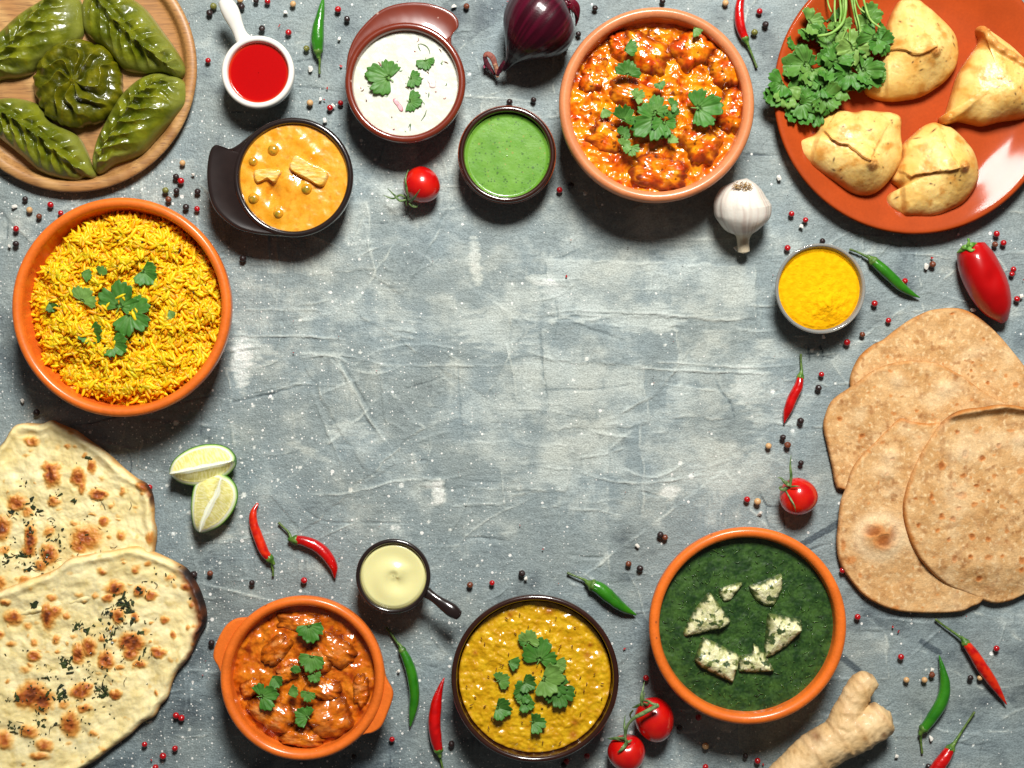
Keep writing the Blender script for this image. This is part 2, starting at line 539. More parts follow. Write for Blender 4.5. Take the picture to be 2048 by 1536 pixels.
    patch(1300, 640, 70, 40, .3, 0, 11); patch(1000, 660, 90, 60, .3, 0, 12); patch(420, 1060, 60, 20, .5, .3, 13)
    patch(700, 860, 50, 20, .4, 0, 14); patch(620, 905, 60, 12, .3, .5, 15); patch(1180, 620, 30, 30, .4, 0, 16)
    patch(1560, 700, 60, 30, .3, 0, 17); patch(800, 700, 200, 40, -.15, 0, 18); patch(560, 560, 70, 20, -.3, 0, 19)
    for (a, b, w) in [((1600, 1092), (1680, 1046), 13), ((1686, 1316), (1730, 1352), 13), ((1845, 1285), (1880, 1305), 11), ((1680, 1112), (1700, 1100), 10)]:
        s = win(min(a[0], b[0]) - 30, max(a[0], b[0]) + 30, min(a[1], b[1]) - 30, max(a[1], b[1]) + 30)
        d, side, par, LL = seg_dist(X[s], Y[s], [a, b])
        P[s] -= .9 * sst(w * .6, w * .35, d + 2 * fbm(X[s], Y[s], 12, 2, 5))
    # paint drops
    drops = [(351, 846, 9), (487, 990, 8), (803, 971, 8), (785, 1056, 8), (346, 1068, 7), (333, 971, 5), (378, 1026, 6), (701, 980, 7),
             (1383, 953, 9), (1361, 926, 7), (1546, 783, 8), (1586, 862, 7), (1174, 718, 6), (439, 1126, 4), (376, 940, 4), (412, 882, 4), (360, 895, 4),
             (600, 935, 5), (508, 895, 4), (544, 797, 4), (506, 812, 4), (720, 705, 4), (870, 330, 5), (939, 148, 5), (795, 1056, 5), (1330, 690, 4),
             (1147, 760, 4), (1150, 784, 3), (750, 318, 4), (600, 640, 4), (857, 1044, 4), (800, 1150, 3), (378, 1460, 5), (901, 1318, 5), (1853, 1340, 3), (1948, 1491, 4),
             (1480, 945, 4), (1500, 1046, 3), (1625, 700, 5), (1637, 708, 4), (1672, 767, 4), (555, 960, 4), (640, 1100, 4), (900, 1060, 4), (955, 1132, 4), (980, 1090, 3)]
    for (x, y, r) in drops:
        s = win(x - 14, x + 14, y - 14, y + 14)
        d = np.hypot(X[s] - x, Y[s] - y)
        P[s] = P[s] + 4.0 * sst(r * .5 + 1.6, r * .5 - 1.2, d)
    Z -= np.maximum(Z, 0) * 0.0
    dark = lin(74, 85, 90); mid = lin(128, 140, 140); pale = lin(170, 178, 172); white = lin(214, 217, 210)
    P += .5 * fbm(X * .8, Y, 60, 4, 91, .6)
    Pc = P * 1.5 - .06 - .45 * sst(500, 1100, (Y - 600) - .7 * (X - 600)) + .35 * sst(700, 100, np.hypot((X - 1080) * .8, Y - 690))  # adds light falloff to the paint colour: lower left darker, middle paler
    col = mixc(dark, mid, sst(-1.0, 0.0, Pc)); col = mixc(col, pale, sst(0, .75, Pc)); col = mixc(col, white, sst(.85, 2.2, Pc))
    tint = fbm(X, Y, 140, 3, 77)[..., None]
    col = col * (1 + tint * np.array([.07, .0, -.08]))
    # fine spatter is denser toward the lower left of the board
    dens = sst(1500, 300, X + (1000 - Y) * .6) * .75 + .10
    v = np.stack([X.ravel(), Y.ravel(), Z.ravel() * 2.15 - 4.5], 1)
    m = bpy.data.materials.new('painted_plaster'); m.use_nodes = True
    nt = m.node_tree; N = nt.nodes; L = nt.links; b = N['Principled BSDF']
    tc = N.new('ShaderNodeTexCoord')
    at = N.new('ShaderNodeAttribute'); at.attribute_name = 'Col'
    ax = N.new('ShaderNodeAttribute'); ax.attribute_name = 'aux'
    c = at.outputs['Color']
    # fine grain, canvas threads stretched along x and along y
    hs = []
    for (scl, amt) in (((.3, 1.0, 1), .05), ((1.0, .3, 1), .04), ((1, 1, 1), .27)):
        mp = N.new('ShaderNodeMapping'); mp.inputs['Scale'].default_value = scl; L.new(tc.outputs['Object'], mp.inputs['Vector'])
        nz = N.new('ShaderNodeTexNoise'); nz.inputs['Scale'].default_value = 1 / (3.4 * S); nz.inputs['Detail'].default_value = 3
        L.new(mp.outputs['Vector'], nz.inputs['Vector'])
        mr = N.new('ShaderNodeMapRange'); mr.inputs['From Min'].default_value = .25; mr.inputs['From Max'].default_value = .75
        mr.inputs['To Min'].default_value = 1 - amt; mr.inputs['To Max'].default_value = 1 + amt
        L.new(nz.outputs['Fac'], mr.inputs['Value'])
        vm = N.new('ShaderNodeVectorMath'); vm.operation = 'SCALE'; L.new(c, vm.inputs[0]); L.new(mr.outputs[0], vm.inputs['Scale']); c = vm.outputs[0]
        hs.append(nz.outputs['Fac'])
    for (px, rad) in ((8, 1.5), (20, 2.6), (60, 4.0)):      # white spatter
        vo = N.new('ShaderNodeTexVoronoi'); vo.inputs['Scale'].default_value = 1 / (px * S); vo.voronoi_dimensions = '2D'
        L.new(tc.outputs['Object'], vo.inputs['Vector'])
        sep = N.new('ShaderNodeSeparateColor'); L.new(vo.outputs['Color'], sep.inputs[0])
        pw = N.new('ShaderNodeMath'); pw.operation = 'POWER'; pw.inputs[1].default_value = 3.0; L.new(sep.outputs[0], pw.inputs[0])
        th = N.new('ShaderNodeMath'); th.operation = 'MULTIPLY'; th.inputs[1].default_value = rad / px; L.new(pw.outputs[0], th.inputs[0])
        lt = N.new('ShaderNodeMath'); lt.operation = 'LESS_THAN'; L.new(vo.outputs['Distance'], lt.inputs[0]); L.new(th.outputs[0], lt.inputs[1])
        g = N.new('ShaderNodeMath'); g.operation = 'LESS_THAN'; L.new(sep.outputs[1], g.inputs[0]); L.new(ax.outputs['Fac'], g.inputs[1])
        ml = N.new('ShaderNodeMath'); ml.operation = 'MULTIPLY'; L.new(lt.outputs[0], ml.inputs[0]); L.new(g.outputs[0], ml.inputs[1])
        mx = N.new('ShaderNodeMix'); mx.data_type = 'RGBA'; L.new(ml.outputs[0], mx.inputs['Factor']); L.new(c, mx.inputs[6]); mx.inputs[7].default_value = (.72, .72, .68, 1)
        c = mx.outputs[2]
    L.new(c, b.inputs['Base Color'])
    b.inputs['Roughness'].default_value = .55
    b.inputs['Specular IOR Level'].default_value = .35
    prev = None
    for hh, ds in zip(hs, (.5, .35, 1.5)):
        bu = N.new('ShaderNodeBump'); bu.inputs['Distance'].default_value = ds * S; L.new(hh, bu.inputs['Height'])
        if prev is not None: L.new(prev, bu.inputs['Normal'])
        prev = bu.outputs['Normal']
    L.new(prev, b.inputs['Normal'])
    o = mk('table_top', v, [grid_faces(len(ys), len(xs), False)], m, cols=col.reshape(-1, 3), aux=dens.ravel(), closed=False)
    tag(o, kind='structure')


build_table()
# ================================================================= vessels
TERRA = mat('orange_terracotta', tuple(lin(222, 108, 32)), rough=.5, spec=.3, coat=.5, coat_rough=.2, bumps=[(5, .4, 3), (60, 1.8, 2)], var=[(46, .12), (9, .06), (3, .06)], specks=[(34, 3.2, (.20, .06, .02), .6)])
TERRA_PALE = mat('pale_terracotta', tuple(lin(204, 126, 80)), rough=.5, spec=.3, coat=.5, coat_rough=.2, bumps=[(5, .4, 3), (60, 1.8, 2)], var=[(46, .12), (9, .06), (3, .06)], specks=[(34, 3.2, (.20, .06, .02), .6)])
TERRA_PLATE = mat('plate_terracotta', tuple(lin(162, 64, 20)), rough=.6, spec=.1, coat=.22, coat_rough=.09, bumps=[(60, 1.0, 2)], var=[(60, .10), (5, .05)])
BROWN_GLAZE = mat('brown_glaze', tuple(lin(112, 40, 20)), rough=.3, coat=1, coat_rough=.05, bumps=[(50, .8, 2)], var=[(30, .08)], specks=[(26, 3, (.7, .5, .4), .5)])
BLACK_GLAZE = mat('black_glaze', tuple(lin(34, 24, 22)), rough=.25, coat=1, coat_rough=.05, bumps=[(60, .9, 2)], var=[(30, .15)])
DARK_BROWN = mat('dark_brown_glaze', tuple(lin(48, 22, 14)), rough=.25, coat=1, coat_rough=.05, bumps=[(60, .8, 2)], var=[(20, .2)])
WHITE_GLAZE = mat('white_glaze', tuple(lin(228, 224, 214)), rough=.25, coat=.8, coat_rough=.08)
RIM_BROWN = mat('rust_rim_glaze', tuple(lin(150, 66, 26)), rough=.3, coat=.8, coat_rough=.1, var=[(12, .25)])


def bowl_profile(R, h, rw, foot=.62, inner_taper=10, wall_round=.5):
    return [(0, 0), (foot * R * .6, 0), (foot * R, 1), (foot * R + 6, 5), (R * (foot * .45 + .55) - 1, .32 * h), (R * .975, .66 * h), (R * .995, .86 * h),
            (R, h - rw * .42), (R - rw * .18, h - rw * .10), (R - rw * .5, h), (R - rw * .84, h - rw * .10), (R - rw, h - rw * .45),
            (R - rw - 1.5, .80 * h), (R - rw - inner_taper * .6, .6 * h), (R - rw - inner_taper * 1.6, .38 * h), (R * foot * .95, .16 * h), (R * .3, .10 * h), (0, .10 * h)]


def bowl(name, label, cat, cx, cy, R, h, rw, m, group=None, inner_taper=10, foot=.62, parts=False, grooves=()):
    v, f = lathe(bowl_profile(R, h, rw, foot, inner_taper), cx, cy, 160)
    for (rr, ww, dd) in grooves:            # turned grooves on the inner lip
        r = np.hypot(v[:, 0] - cx, v[:, 1] - cy)
        v[:, 2] -= dd * np.exp(-((r - rr) / ww) ** 2) * (v[:, 2] > .7 * h)
    if not parts:
        o = mk(name, v, f, m, zref=h)
        tag(o, label, cat, group)
        return o
    t = thing(name, cx, cy, label, cat, group, zref=h)
    mk('bowl_body', v, f, m, t, zref=h)
    return t


def lug(parent, cx, cy, R, pts, z, th, m, zref, name='handle', n=120, inner=4.0, dish=0.0):
    """flat ear of a dish: follows the rim inside, free outline outside; rounded outer edge, real thickness"""
    P = catmull(pts, n)
    d = np.hypot(P[:, 0] - cx, P[:, 1] - cy)
    ang = np.arctan2(P[:, 1] - cy, P[:, 0] - cx)
    rin = np.minimum(R - inner, d - .5)
    I = np.stack([cx + rin * np.cos(ang), cy + rin * np.sin(ang)], 1)
    w = np.hypot(*(P - I).T)
    ev = np.minimum(5.0, w * .45)
    rows = []
    for t in np.linspace(0, 1, 12):
        e = np.clip((1 - t) * (w - ev) / np.maximum(w, 1e-6), 0, 1)
        q = I + (P - I) * (t * (w - ev) / np.maximum(w, 1e-6))[:, None]
        rows.append(np.c_[q, z - dish * np.sin(np.pi * t) * np.clip(w / 30, 0, 1) * np.ones(n)])
    for a in np.linspace(0, math.pi, 9)[1:]:
        q = I + (P - I) * ((w - ev + ev * math.sin(a)) / np.maximum(w, 1e-6))[:, None]
        rows.append(np.c_[q, z - th / 2 + th / 2 * math.cos(a) * np.ones(n)])
    rows.append(np.c_[I, (z - th) * np.ones(n)])
    v = np.vstack(rows)
    return mk(name, v, [grid_faces(len(rows), n, False)], m, parent, zref=zref, closed=True)


POT = 'clay serving bowls'
# rice bowl -------------------------------------------------------
bowl('rice_bowl', 'large orange clay bowl holding yellow rice with mustard seeds', 'bowl', 241, 614, 220, 128, 20, TERRA, POT, grooves=[(203, 3, 1.5)])
# butter chicken bowl ---------------------------------------------
bowl('curry_bowl', 'pale terracotta bowl of creamy chicken curry between the onion and the plate', 'bowl', 1314, 208, 196, 132, 22, TERRA_PALE, POT, grooves=[(178, 2.5, 2.5)])
# palak paneer bowl -------------------------------------------------
bowl('spinach_bowl', 'large orange clay bowl holding dark green spinach curry', 'bowl', 1496.5, 1253, 198, 118, 21, TERRA, POT, grooves=[(181, 3, 1.5)], inner_taper=8)
# dal bowl --------------------------------------------------------
bowl('lentil_bowl', 'dark brown glazed bowl of yellow lentil dal', 'bowl', 1070, 1358, 168, 104, 11, DARK_BROWN, None, inner_taper=16)
# green chutney bowl ------------------------------------------------
t = bowl('chutney_bowl', 'small dark brown bowl with rust edge holding smooth green chutney', 'bowl', 1014, 308, 97, 70, 11, DARK_BROWN, None, inner_taper=8, parts=True)
tv, tf, _, _ = tube([(1014 + 97.2 * math.cos(a), 308 + 97.2 * math.sin(a), 60) for a in np.linspace(0, 2 * math.pi, 40)], [1.6, 1.6], 8, 160, caps=False)
mk('rim_edge', tv, tf, RIM_BROWN, t, zref=70)

# two handled casserole -------------------------------------------
t = bowl('casserole', 'orange clay casserole with two side ears full of brown chicken curry', 'casserole', 604, 1358, 165, 110, 20, TERRA, None, parts=True, grooves=[(148, 2.5, 2)])
lug(t, 604, 1358, 165, [(506, 1230), (492, 1236), (470, 1239), (452, 1250), (438, 1270), (426, 1298), (424, 1318), (433, 1335), (440, 1352), (441, 1372)], 102, 15, TERRA, 110)
lug(t, 604, 1358, 165, [(768, 1340), (771, 1355), (777, 1368), (785, 1384), (784, 1402), (774, 1430), (762, 1456), (746, 1468), (728, 1472), (712, 1478), (700, 1489)], 102, 15, TERRA, 110)

# raita cup with broad ear ------------------------------------------
t = bowl('yogurt_cup', 'glossy red-brown one-eared cup of white herb raita', 'cup', 810, 164, 121, 92, 15, BROWN_GLAZE, None, parts=True, inner_taper=6)
lug(t, 810, 164, 121, [(690, 165), (691, 130), (697, 97), (712, 66), (738, 36), (765, 15), (800, 4), (838, 2), (872, 8), (900, 20), (915, 35), (917, 51), (909, 62), (903, 72), (904, 88), (914, 106), (922, 122), (927, 140)], 88, 14, BROWN_GLAZE, 92, dish=2, inner=7)
# paneer dish with broad ear ----------------------------------------
t = bowl('gratin_dish', 'small black glazed one-eared dish of orange paneer and pea curry', 'dish', 586, 354, 120, 82, 12, BLACK_GLAZE, None, parts=True, inner_taper=5)
lug(t, 586, 354, 120, [(520, 253), (508, 262), (492, 274), (474, 288), (458, 296), (444, 292), (430, 288), (420, 297), (414, 320), (412, 352), (416, 388), (426, 415), (446, 438), (474, 457), (510, 467), (548, 471), (585, 474)], 79, 13, BLACK_GLAZE, 82, dish=2, inner=6)

# white cup with stick handle ---------------------------------------
t = bowl('sauce_cup', 'white porcelain sauce cup with stick handle holding red sauce', 'cup', 515, 143, 73, 74, 12, WHITE_GLAZE, 'little cups with stick handles', parts=True, inner_taper=4)
v, f, _, _ = tube([(487, 80, 60), (480, 69, 62), (471, 48, 65), (460, 22, 69), (451, 6, 71), (446, -1, 71)], [17, 13, 14, 17, 17, 12], 24, 60,
                  cross=lambda p, s: 1 + 0 * p, flat=.62)
mk('handle', v, f, WHITE_GLAZE, t, zref=74)
# black cup with stick handle ---------------------------------------
t = bowl('mayonnaise_cup', 'black glazed cup with stick handle holding pale yellow mayonnaise', 'cup', 786, 1153, 75, 78, 9, BLACK_GLAZE, 'little cups with stick handles', parts=True, inner_taper=3)
v, f, _, _ = tube([(852, 1187, 62), (864, 1195, 65), (880, 1206, 68), (898, 1218, 71), (912, 1228, 72), (918, 1232, 71)], [12, 9.5, 10.5, 13, 14, 10], 24, 60, flat=.7)
mk('handle', v, f, BLACK_GLAZE, t, zref=78)

# terracotta plate --------------------------------------------------
R_ = 283
prof = [(0, 8), (120, 8), (170, 9), (190, 11), (212, 16), (240, 26), (262, 34), (276, 38.5), (R_ - 2, 38.5), (R_, 36), (R_ - 3, 33), (262, 24), (230, 12), (205, 4), (180, 1), (170, 0), (60, 0), (0, 0)]
v, f = lathe(prof, 1830, 186, 220)
tag(mk('dinner_plate', v, f, TERRA_PLATE, zref=36), 'wide orange clay plate holding samosas and coriander', 'plate')

# wooden plate ------------------------------------------------------
def build_wood_plate():
    cx, cy, R = 144, 135, 249
    prof = [(0, 9), (100, 9), (180, 9), (214, 9.5), (221, 12), (226, 19), (231, 24.5), (237, 26), (244, 25), (249, 21), (247, 14), (238, 5), (225, 1), (190, 0), (0, 0)]
    v, f = lathe(prof, cx, cy, 240, samples=150)
    x, y = v[:, 0], v[:, 1]
    a = math.radians(52)
    u = x * math.cos(a) + y * math.sin(a); w = -x * math.sin(a) + y * math.cos(a)
    w = w + 6 * fbm(x, y, 160, 3, 2)
    bd = fbm(u * .12, w, 34, 4, 6)
    col = mixc(lin(200, 156, 98), lin(150, 104, 56), sst(-.5, .6, bd))
    col = mixc(col, lin(172, 122, 70), sst(.1, .5, fbm(u * .05, w, 90, 2, 8)))
    m = mat('acacia_wood', None, rough=.5, coat=.15, coat_rough=.3, bumps=[(3, .35, 2)], stretch=(a, (.07, 1, 1)))
    # grain lines: dark pores stretched along the grain
    nt = m.node_tree; N = nt.nodes; L = nt.links; b = N['Principled BSDF']
    mp = [n for n in N if n.type == 'MAPPING'][0]
    c = b.inputs['Base Color'].links[0].from_socket
    for (px, lo, hi, dcol, amt) in ((1.9, .58, .68, (.12, .05, .02), .65), (5, .45, .7, (.22, .10, .035), .6)):
        nz = N.new('ShaderNodeTexNoise'); nz.inputs['Scale'].default_value = 1 / (px * S); nz.inputs['Detail'].default_value = 3
        L.new(mp.outputs['Vector'], nz.inputs['Vector'])
        mr = N.new('ShaderNodeMapRange'); mr.inputs['From Min'].default_value = lo; mr.inputs['From Max'].default_value = hi; mr.inputs['To Max'].default_value = amt
        L.new(nz.outputs['Fac'], mr.inputs['Value'])
        mx = N.new('ShaderNodeMix'); mx.data_type = 'RGBA'; L.new(mr.outputs[0], mx.inputs['Factor']); L.new(c, mx.inputs[6]); mx.inputs[7].default_value = (*dcol, 1)
        c = mx.outputs[2]
    L.new(c, b.inputs['Base Color'])
    tag(mk('wooden_plate', v, f, m, zref=24, cols=col), 'round wooden plate with raised rim under the green dumplings', 'plate')


build_wood_plate()

# glass bowl --------------------------------------------------------
GLASS = mat('clear_glass', (.96, .98, .97), rough=.0, trans=1.0, ior=1.22, spec=.5, coat=.6, coat_rough=.03)
prof = [(0, 2), (45, 2), (55, 0), (64, 3), (76, 16), (85, 36), (89, 56), (90.5, 62), (88.5, 65.5), (84.5, 64), (83, 58), (80.5, 40), (73, 20), (62, 9), (45, 7), (0, 7)]
nt_ = GLASS.node_tree; N_ = nt_.nodes; out_ = [n for n in N_ if n.type == 'OUTPUT_MATERIAL'][0]
tr_ = N_.new('ShaderNodeBsdfTransparent'); tr_.inputs['Color'].default_value = (.93, .95, .94, 1)
gl_ = N_.new('ShaderNodeBsdfGlossy'); gl_.inputs['Roughness'].default_value = .04
lw_ = N_.new('ShaderNodeLayerWeight'); lw_.inputs['Blend'].default_value = .35
df_ = N_.new('ShaderNodeBsdfDiffuse'); df_.inputs['Color'].default_value = (.85, .87, .82, 1)
m1_ = N_.new('ShaderNodeMixShader'); m2_ = N_.new('ShaderNodeMixShader'); m2_.inputs[0].default_value = .24
nt_.links.new(lw_.outputs['Fresnel'], m1_.inputs[0]); nt_.links.new(tr_.outputs[0], m1_.inputs[1]); nt_.links.new(gl_.outputs[0], m1_.inputs[2])
nt_.links.new(m1_.outputs[0], m2_.inputs[1]); nt_.links.new(df_.outputs[0], m2_.inputs[2]); nt_.links.new(m2_.outputs[0], out_.inputs['Surface'])
v, f = lathe(prof, 1641, 577, 160, samples=110)
tag(mk('glass_bowl', v, f, GLASS, zref=64), 'small clear glass bowl of yellow turmeric powder', 'bowl')
# ================================================================= food in the bowls
HERB = mat('herb_leaf', None, rough=.55, spec=.35, coat=.06, coat_rough=.3, sss=.0, bumps=[(7, .5, 3)], var=[(9, .12)])
SAUCE = mat('oily_sauce', None, rough=.28, coat=.8, coat_rough=.09, bumps=[(22, 1.6, 2), (5, .15, 2)], var=[(4, .12)], sss=.1, sss_r=5, sss_col=(1, .4, .1))
DAL = mat('dal', None, rough=.35, coat=.7, coat_rough=.12, bumps=[(14, 1.0, 3)], var=[(4, .07)], sss=.15, sss_r=5, sss_col=(1, .5, .1))
SPIN = mat('spinach_sauce', None, rough=.4, coat=.5, coat_rough=.12, bumps=[(12, .5, 3)], var=[(3, .22), (9, .15)])
CREAM = mat('smooth_cream', None, rough=.3, coat=.5, coat_rough=.1, sss=.3, sss_r=8, sss_col=(1, .8, .5))


def level_disc(cx, cy, R, zb, zrim, zl):
    """centre/radius in photo pixels of a level inside a bowl whose rim is drawn at (cx,cy)"""
    x, y = shrink(cx, cy, zrim, zl)
    return x, y, R * (H - zrim) / (H - zl)


def disc_pts(cx, cy, R, n=64):
    a = np.linspace(0, 2 * math.pi, n, endpoint=False)
    return np.stack([cx + R * np.cos(a), cy + R * np.sin(a)], 1)


# ---- cilantro leaf -------------------------------------------------
def leaf_geo(cx, cy, size, ang, z0, seed=0, fold=0.2, tilt=0.1, lobes=3, curl=.22, shade=0.0, cut=False, stem=True):
    """serrated fan-shaped leaf growing from its stem end; size = length in px; ang degrees of its tip direction (0 right, 90 down)"""
    rng = np.random.default_rng(seed + 1000)
    nt, nr = 190, 10
    big = lobes >= 3 and size > 48
    span = 2.15 if big else 1.75
    if cut: span = rng.uniform(.8, 1.2)
    th = np.linspace(-span, span, nt)
    half = span / 3.0 if lobes >= 3 else span / 2.0
    # deep notches between the lobes, shallower ones between the teeth
    edges = np.array([-half, half]) if lobes >= 3 else np.array([0.0])
    edges = edges + rng.uniform(-.12, .12, len(edges))
    dn = np.min(np.abs(th[:, None] - edges[None, :]), axis=1)
    depth = (.42 if big else .26) * (0 if cut else 1)
    r = 1 - depth * np.exp(-(dn / (.13 if big else .10)) ** 1.1)
    r = r * (.80 + .20 * np.cos(th * 1.0)) * (1 + .10 * np.sin(th * 1.7 + rng.uniform(0, 6)))
    ph = rng.uniform(0, 3); tn = 9.5 if big else 8.5
    saw = (th * tn / math.pi * 1.0 + ph + .12 * np.sin(th * 7)) % 1.0
    tooth = np.where(saw < .62, saw / .62, (1 - saw) / .38)
    r = r * (1 - .12 * (1 - tooth) ** 1.3) * (1 - .02 * np.abs(np.sin(th * tn * 2 + ph)))
    r = r * sst(0, .22, span - np.abs(th) + .10)
    R = size * (.86 if not big else .68)
    rho = (np.linspace(0, 1, nr + 1)[1:]) ** .85
    wid = 1.0 if not cut else .9
    lx = rho[:, None] * (r * R * np.cos(th))[None, :]
    ly = rho[:, None] * (r * R * np.sin(th))[None, :] * wid
    lx = lx + .08 * size * (ly / size) ** 2 * rng.uniform(-1, 1)
    TT = th[None, :] * np.ones((nr, 1)); RR = rho[:, None] * np.ones((1, nt))
    q = seed * .37
    z = fold * np.abs(ly) * .8 + curl * size * .5 * RR * fbm(lx / size * 1.6 + q, ly / size * 1.6 - q, 1, 2, seed % 97) + .10 * curl * size * RR ** 2 * np.sin(TT * 3 + q)
    veins = [0, half * .5, -half * .5, half, -half, half * 1.6, -half * 1.6, half * 2.2, -half * 2.2]
    vein = np.exp(-(np.min(np.abs(TT[..., None] - np.array(veins)), axis=-1) * (RR + .08) * 13) ** 2)
    z = z - .008 * size * vein * RR ** .5 + .012 * size * fbm(lx, ly, size * .11, 2, 5)
    v = np.vstack([[[0, 0, 0]], np.stack([lx, ly, z], -1).reshape(-1, 3)])
    rv = np.concatenate([[0], RR.ravel()]); vv = np.concatenate([[1], vein.ravel()])
    v[:, 2] += tilt * v[:, 0]
    v[:, 2] -= v[:, 2].min()
    a = math.radians(ang)
    v[:, 0] -= R * .5 * (1 if not big else .45)
    x = v[:, 0] * math.cos(a) - v[:, 1] * math.sin(a) + cx; y = v[:, 0] * math.sin(a) + v[:, 1] * math.cos(a) + cy
    top = np.stack([x, y, z0 + v[:, 2]], 1)
    bot = top.copy(); bot[:, 2] -= 1.0
    n = len(top)
    g = grid_faces(nr, nt, False, 1)
    fan = np.stack([np.zeros(nt - 1, int), 1 + np.arange(nt - 1), 2 + np.arange(nt - 1)], 1)
    e = 1 + (nr - 1) * nt + np.arange(nt - 1)
    side = np.stack([e, e + 1, e + 1 + n, e + n], 1)
    faces4 = np.vstack([g, g[:, ::-1] + n, side]); faces3 = np.vstack([fan, fan[:, ::-1] + n])
    c0 = mixc(lin(36, 86, 24), lin(76, 134, 44), np.clip(.35 + .25 * fbm(top[:, 0], top[:, 1], size * .3, 3, seed) + .25 * (vv < .3), 0, 1))
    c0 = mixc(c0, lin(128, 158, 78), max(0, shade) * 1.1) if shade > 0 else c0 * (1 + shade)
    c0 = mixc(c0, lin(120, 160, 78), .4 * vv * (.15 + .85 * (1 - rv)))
    cols = np.vstack([c0, mixc(c0, lin(112, 150, 78), .6)])
    sets = [(np.vstack([top, bot]), [faces4, faces3], cols)]
    if stem and not cut:
        bx, by, bz = x[0], y[0], z0 + v[0, 2] - .4
        l = size * .16
        p1 = (bx - math.cos(a + .3) * l, by - math.sin(a + .3) * l, z0 + .8)
        tv, tf, _, _ = tube([(bx + math.cos(a) * 2, by + math.sin(a) * 2, bz), ((bx + p1[0]) / 2, (by + p1[1]) / 2, (bz + p1[2]) / 2 + .4), p1], [max(.6, size * .014)] * 3, 6, 8)
        sets.append((tv, tf, np.ones((len(tv), 3)) * lin(110, 158, 76)))
    return join_sets(sets)


def leaf(label, cx, cy, size, ang, z0, group, parent=None, name='coriander_leaf', **kw):
    v, f, c = leaf_geo(cx, cy, size * .9, ang, z0, seed=int(cx * 7 + cy * 13), **kw)
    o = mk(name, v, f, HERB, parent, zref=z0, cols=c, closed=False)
    if parent is None: tag(o, label, 'coriander leaf', group)
    elif label: o['label'] = label
    return o


# ---- meat chunk ----------------------------------------------------
def chunk_outline(cx, cy, rx, ry, rot, seed, rough=.16, n=40):
    a = np.linspace(0, 2 * math.pi, n, endpoint=False)
    rr = 1 + rough * fbm(np.cos(a) * 2 + seed * 3.1, np.sin(a) * 2 + seed * 1.7, 1.0, 3, seed)
    sq = 1 / (np.abs(np.cos(a)) ** 3 + np.abs(np.sin(a)) ** 3) ** (1 / 3)
    x = rx * rr * sq * np.cos(a); y = ry * rr * sq * np.sin(a); r = math.radians(rot)
    return np.stack([cx + x * math.cos(r) - y * math.sin(r), cy + x * math.sin(r) + y * math.cos(r)], 1)


def chunk(name, label, cat, group, cx, cy, rx, ry, rot, z0, hgt, seed, colf, m, rough=.2, rel=3.0):
    out = chunk_outline(cx, cy, rx, ry, rot, seed, rough * 1.5)
    ca, sa = math.cos(math.radians(rot)), math.sin(math.radians(rot))

    def hf(x, y, r, d, u):
        dome = np.sqrt(np.clip(1 - np.clip(r, 0, 1) ** 3.2, 0, 1))
        lx = (x - cx) * ca + (y - cy) * sa; ly = -(x - cx) * sa + (y - cy) * ca
        return z0 - 7 + (hgt + 7) * dome * (1 + .18 * fbm(x, y, rx * .9, 2, seed)) + rel * 1.5 * fbm(lx * .6, ly, 24, 4, seed + 2, .45) * np.clip(d / 6, 0, 1)
    v, f, c = star(out, 34, 130, hf, lambda x, y, z, r, d, u: colf(x, y, z, r, d), zb=z0 - 14, centre=(cx, cy))
    return tag(mk(name, v, f, m, zref=z0, cols=c), label, cat, group)


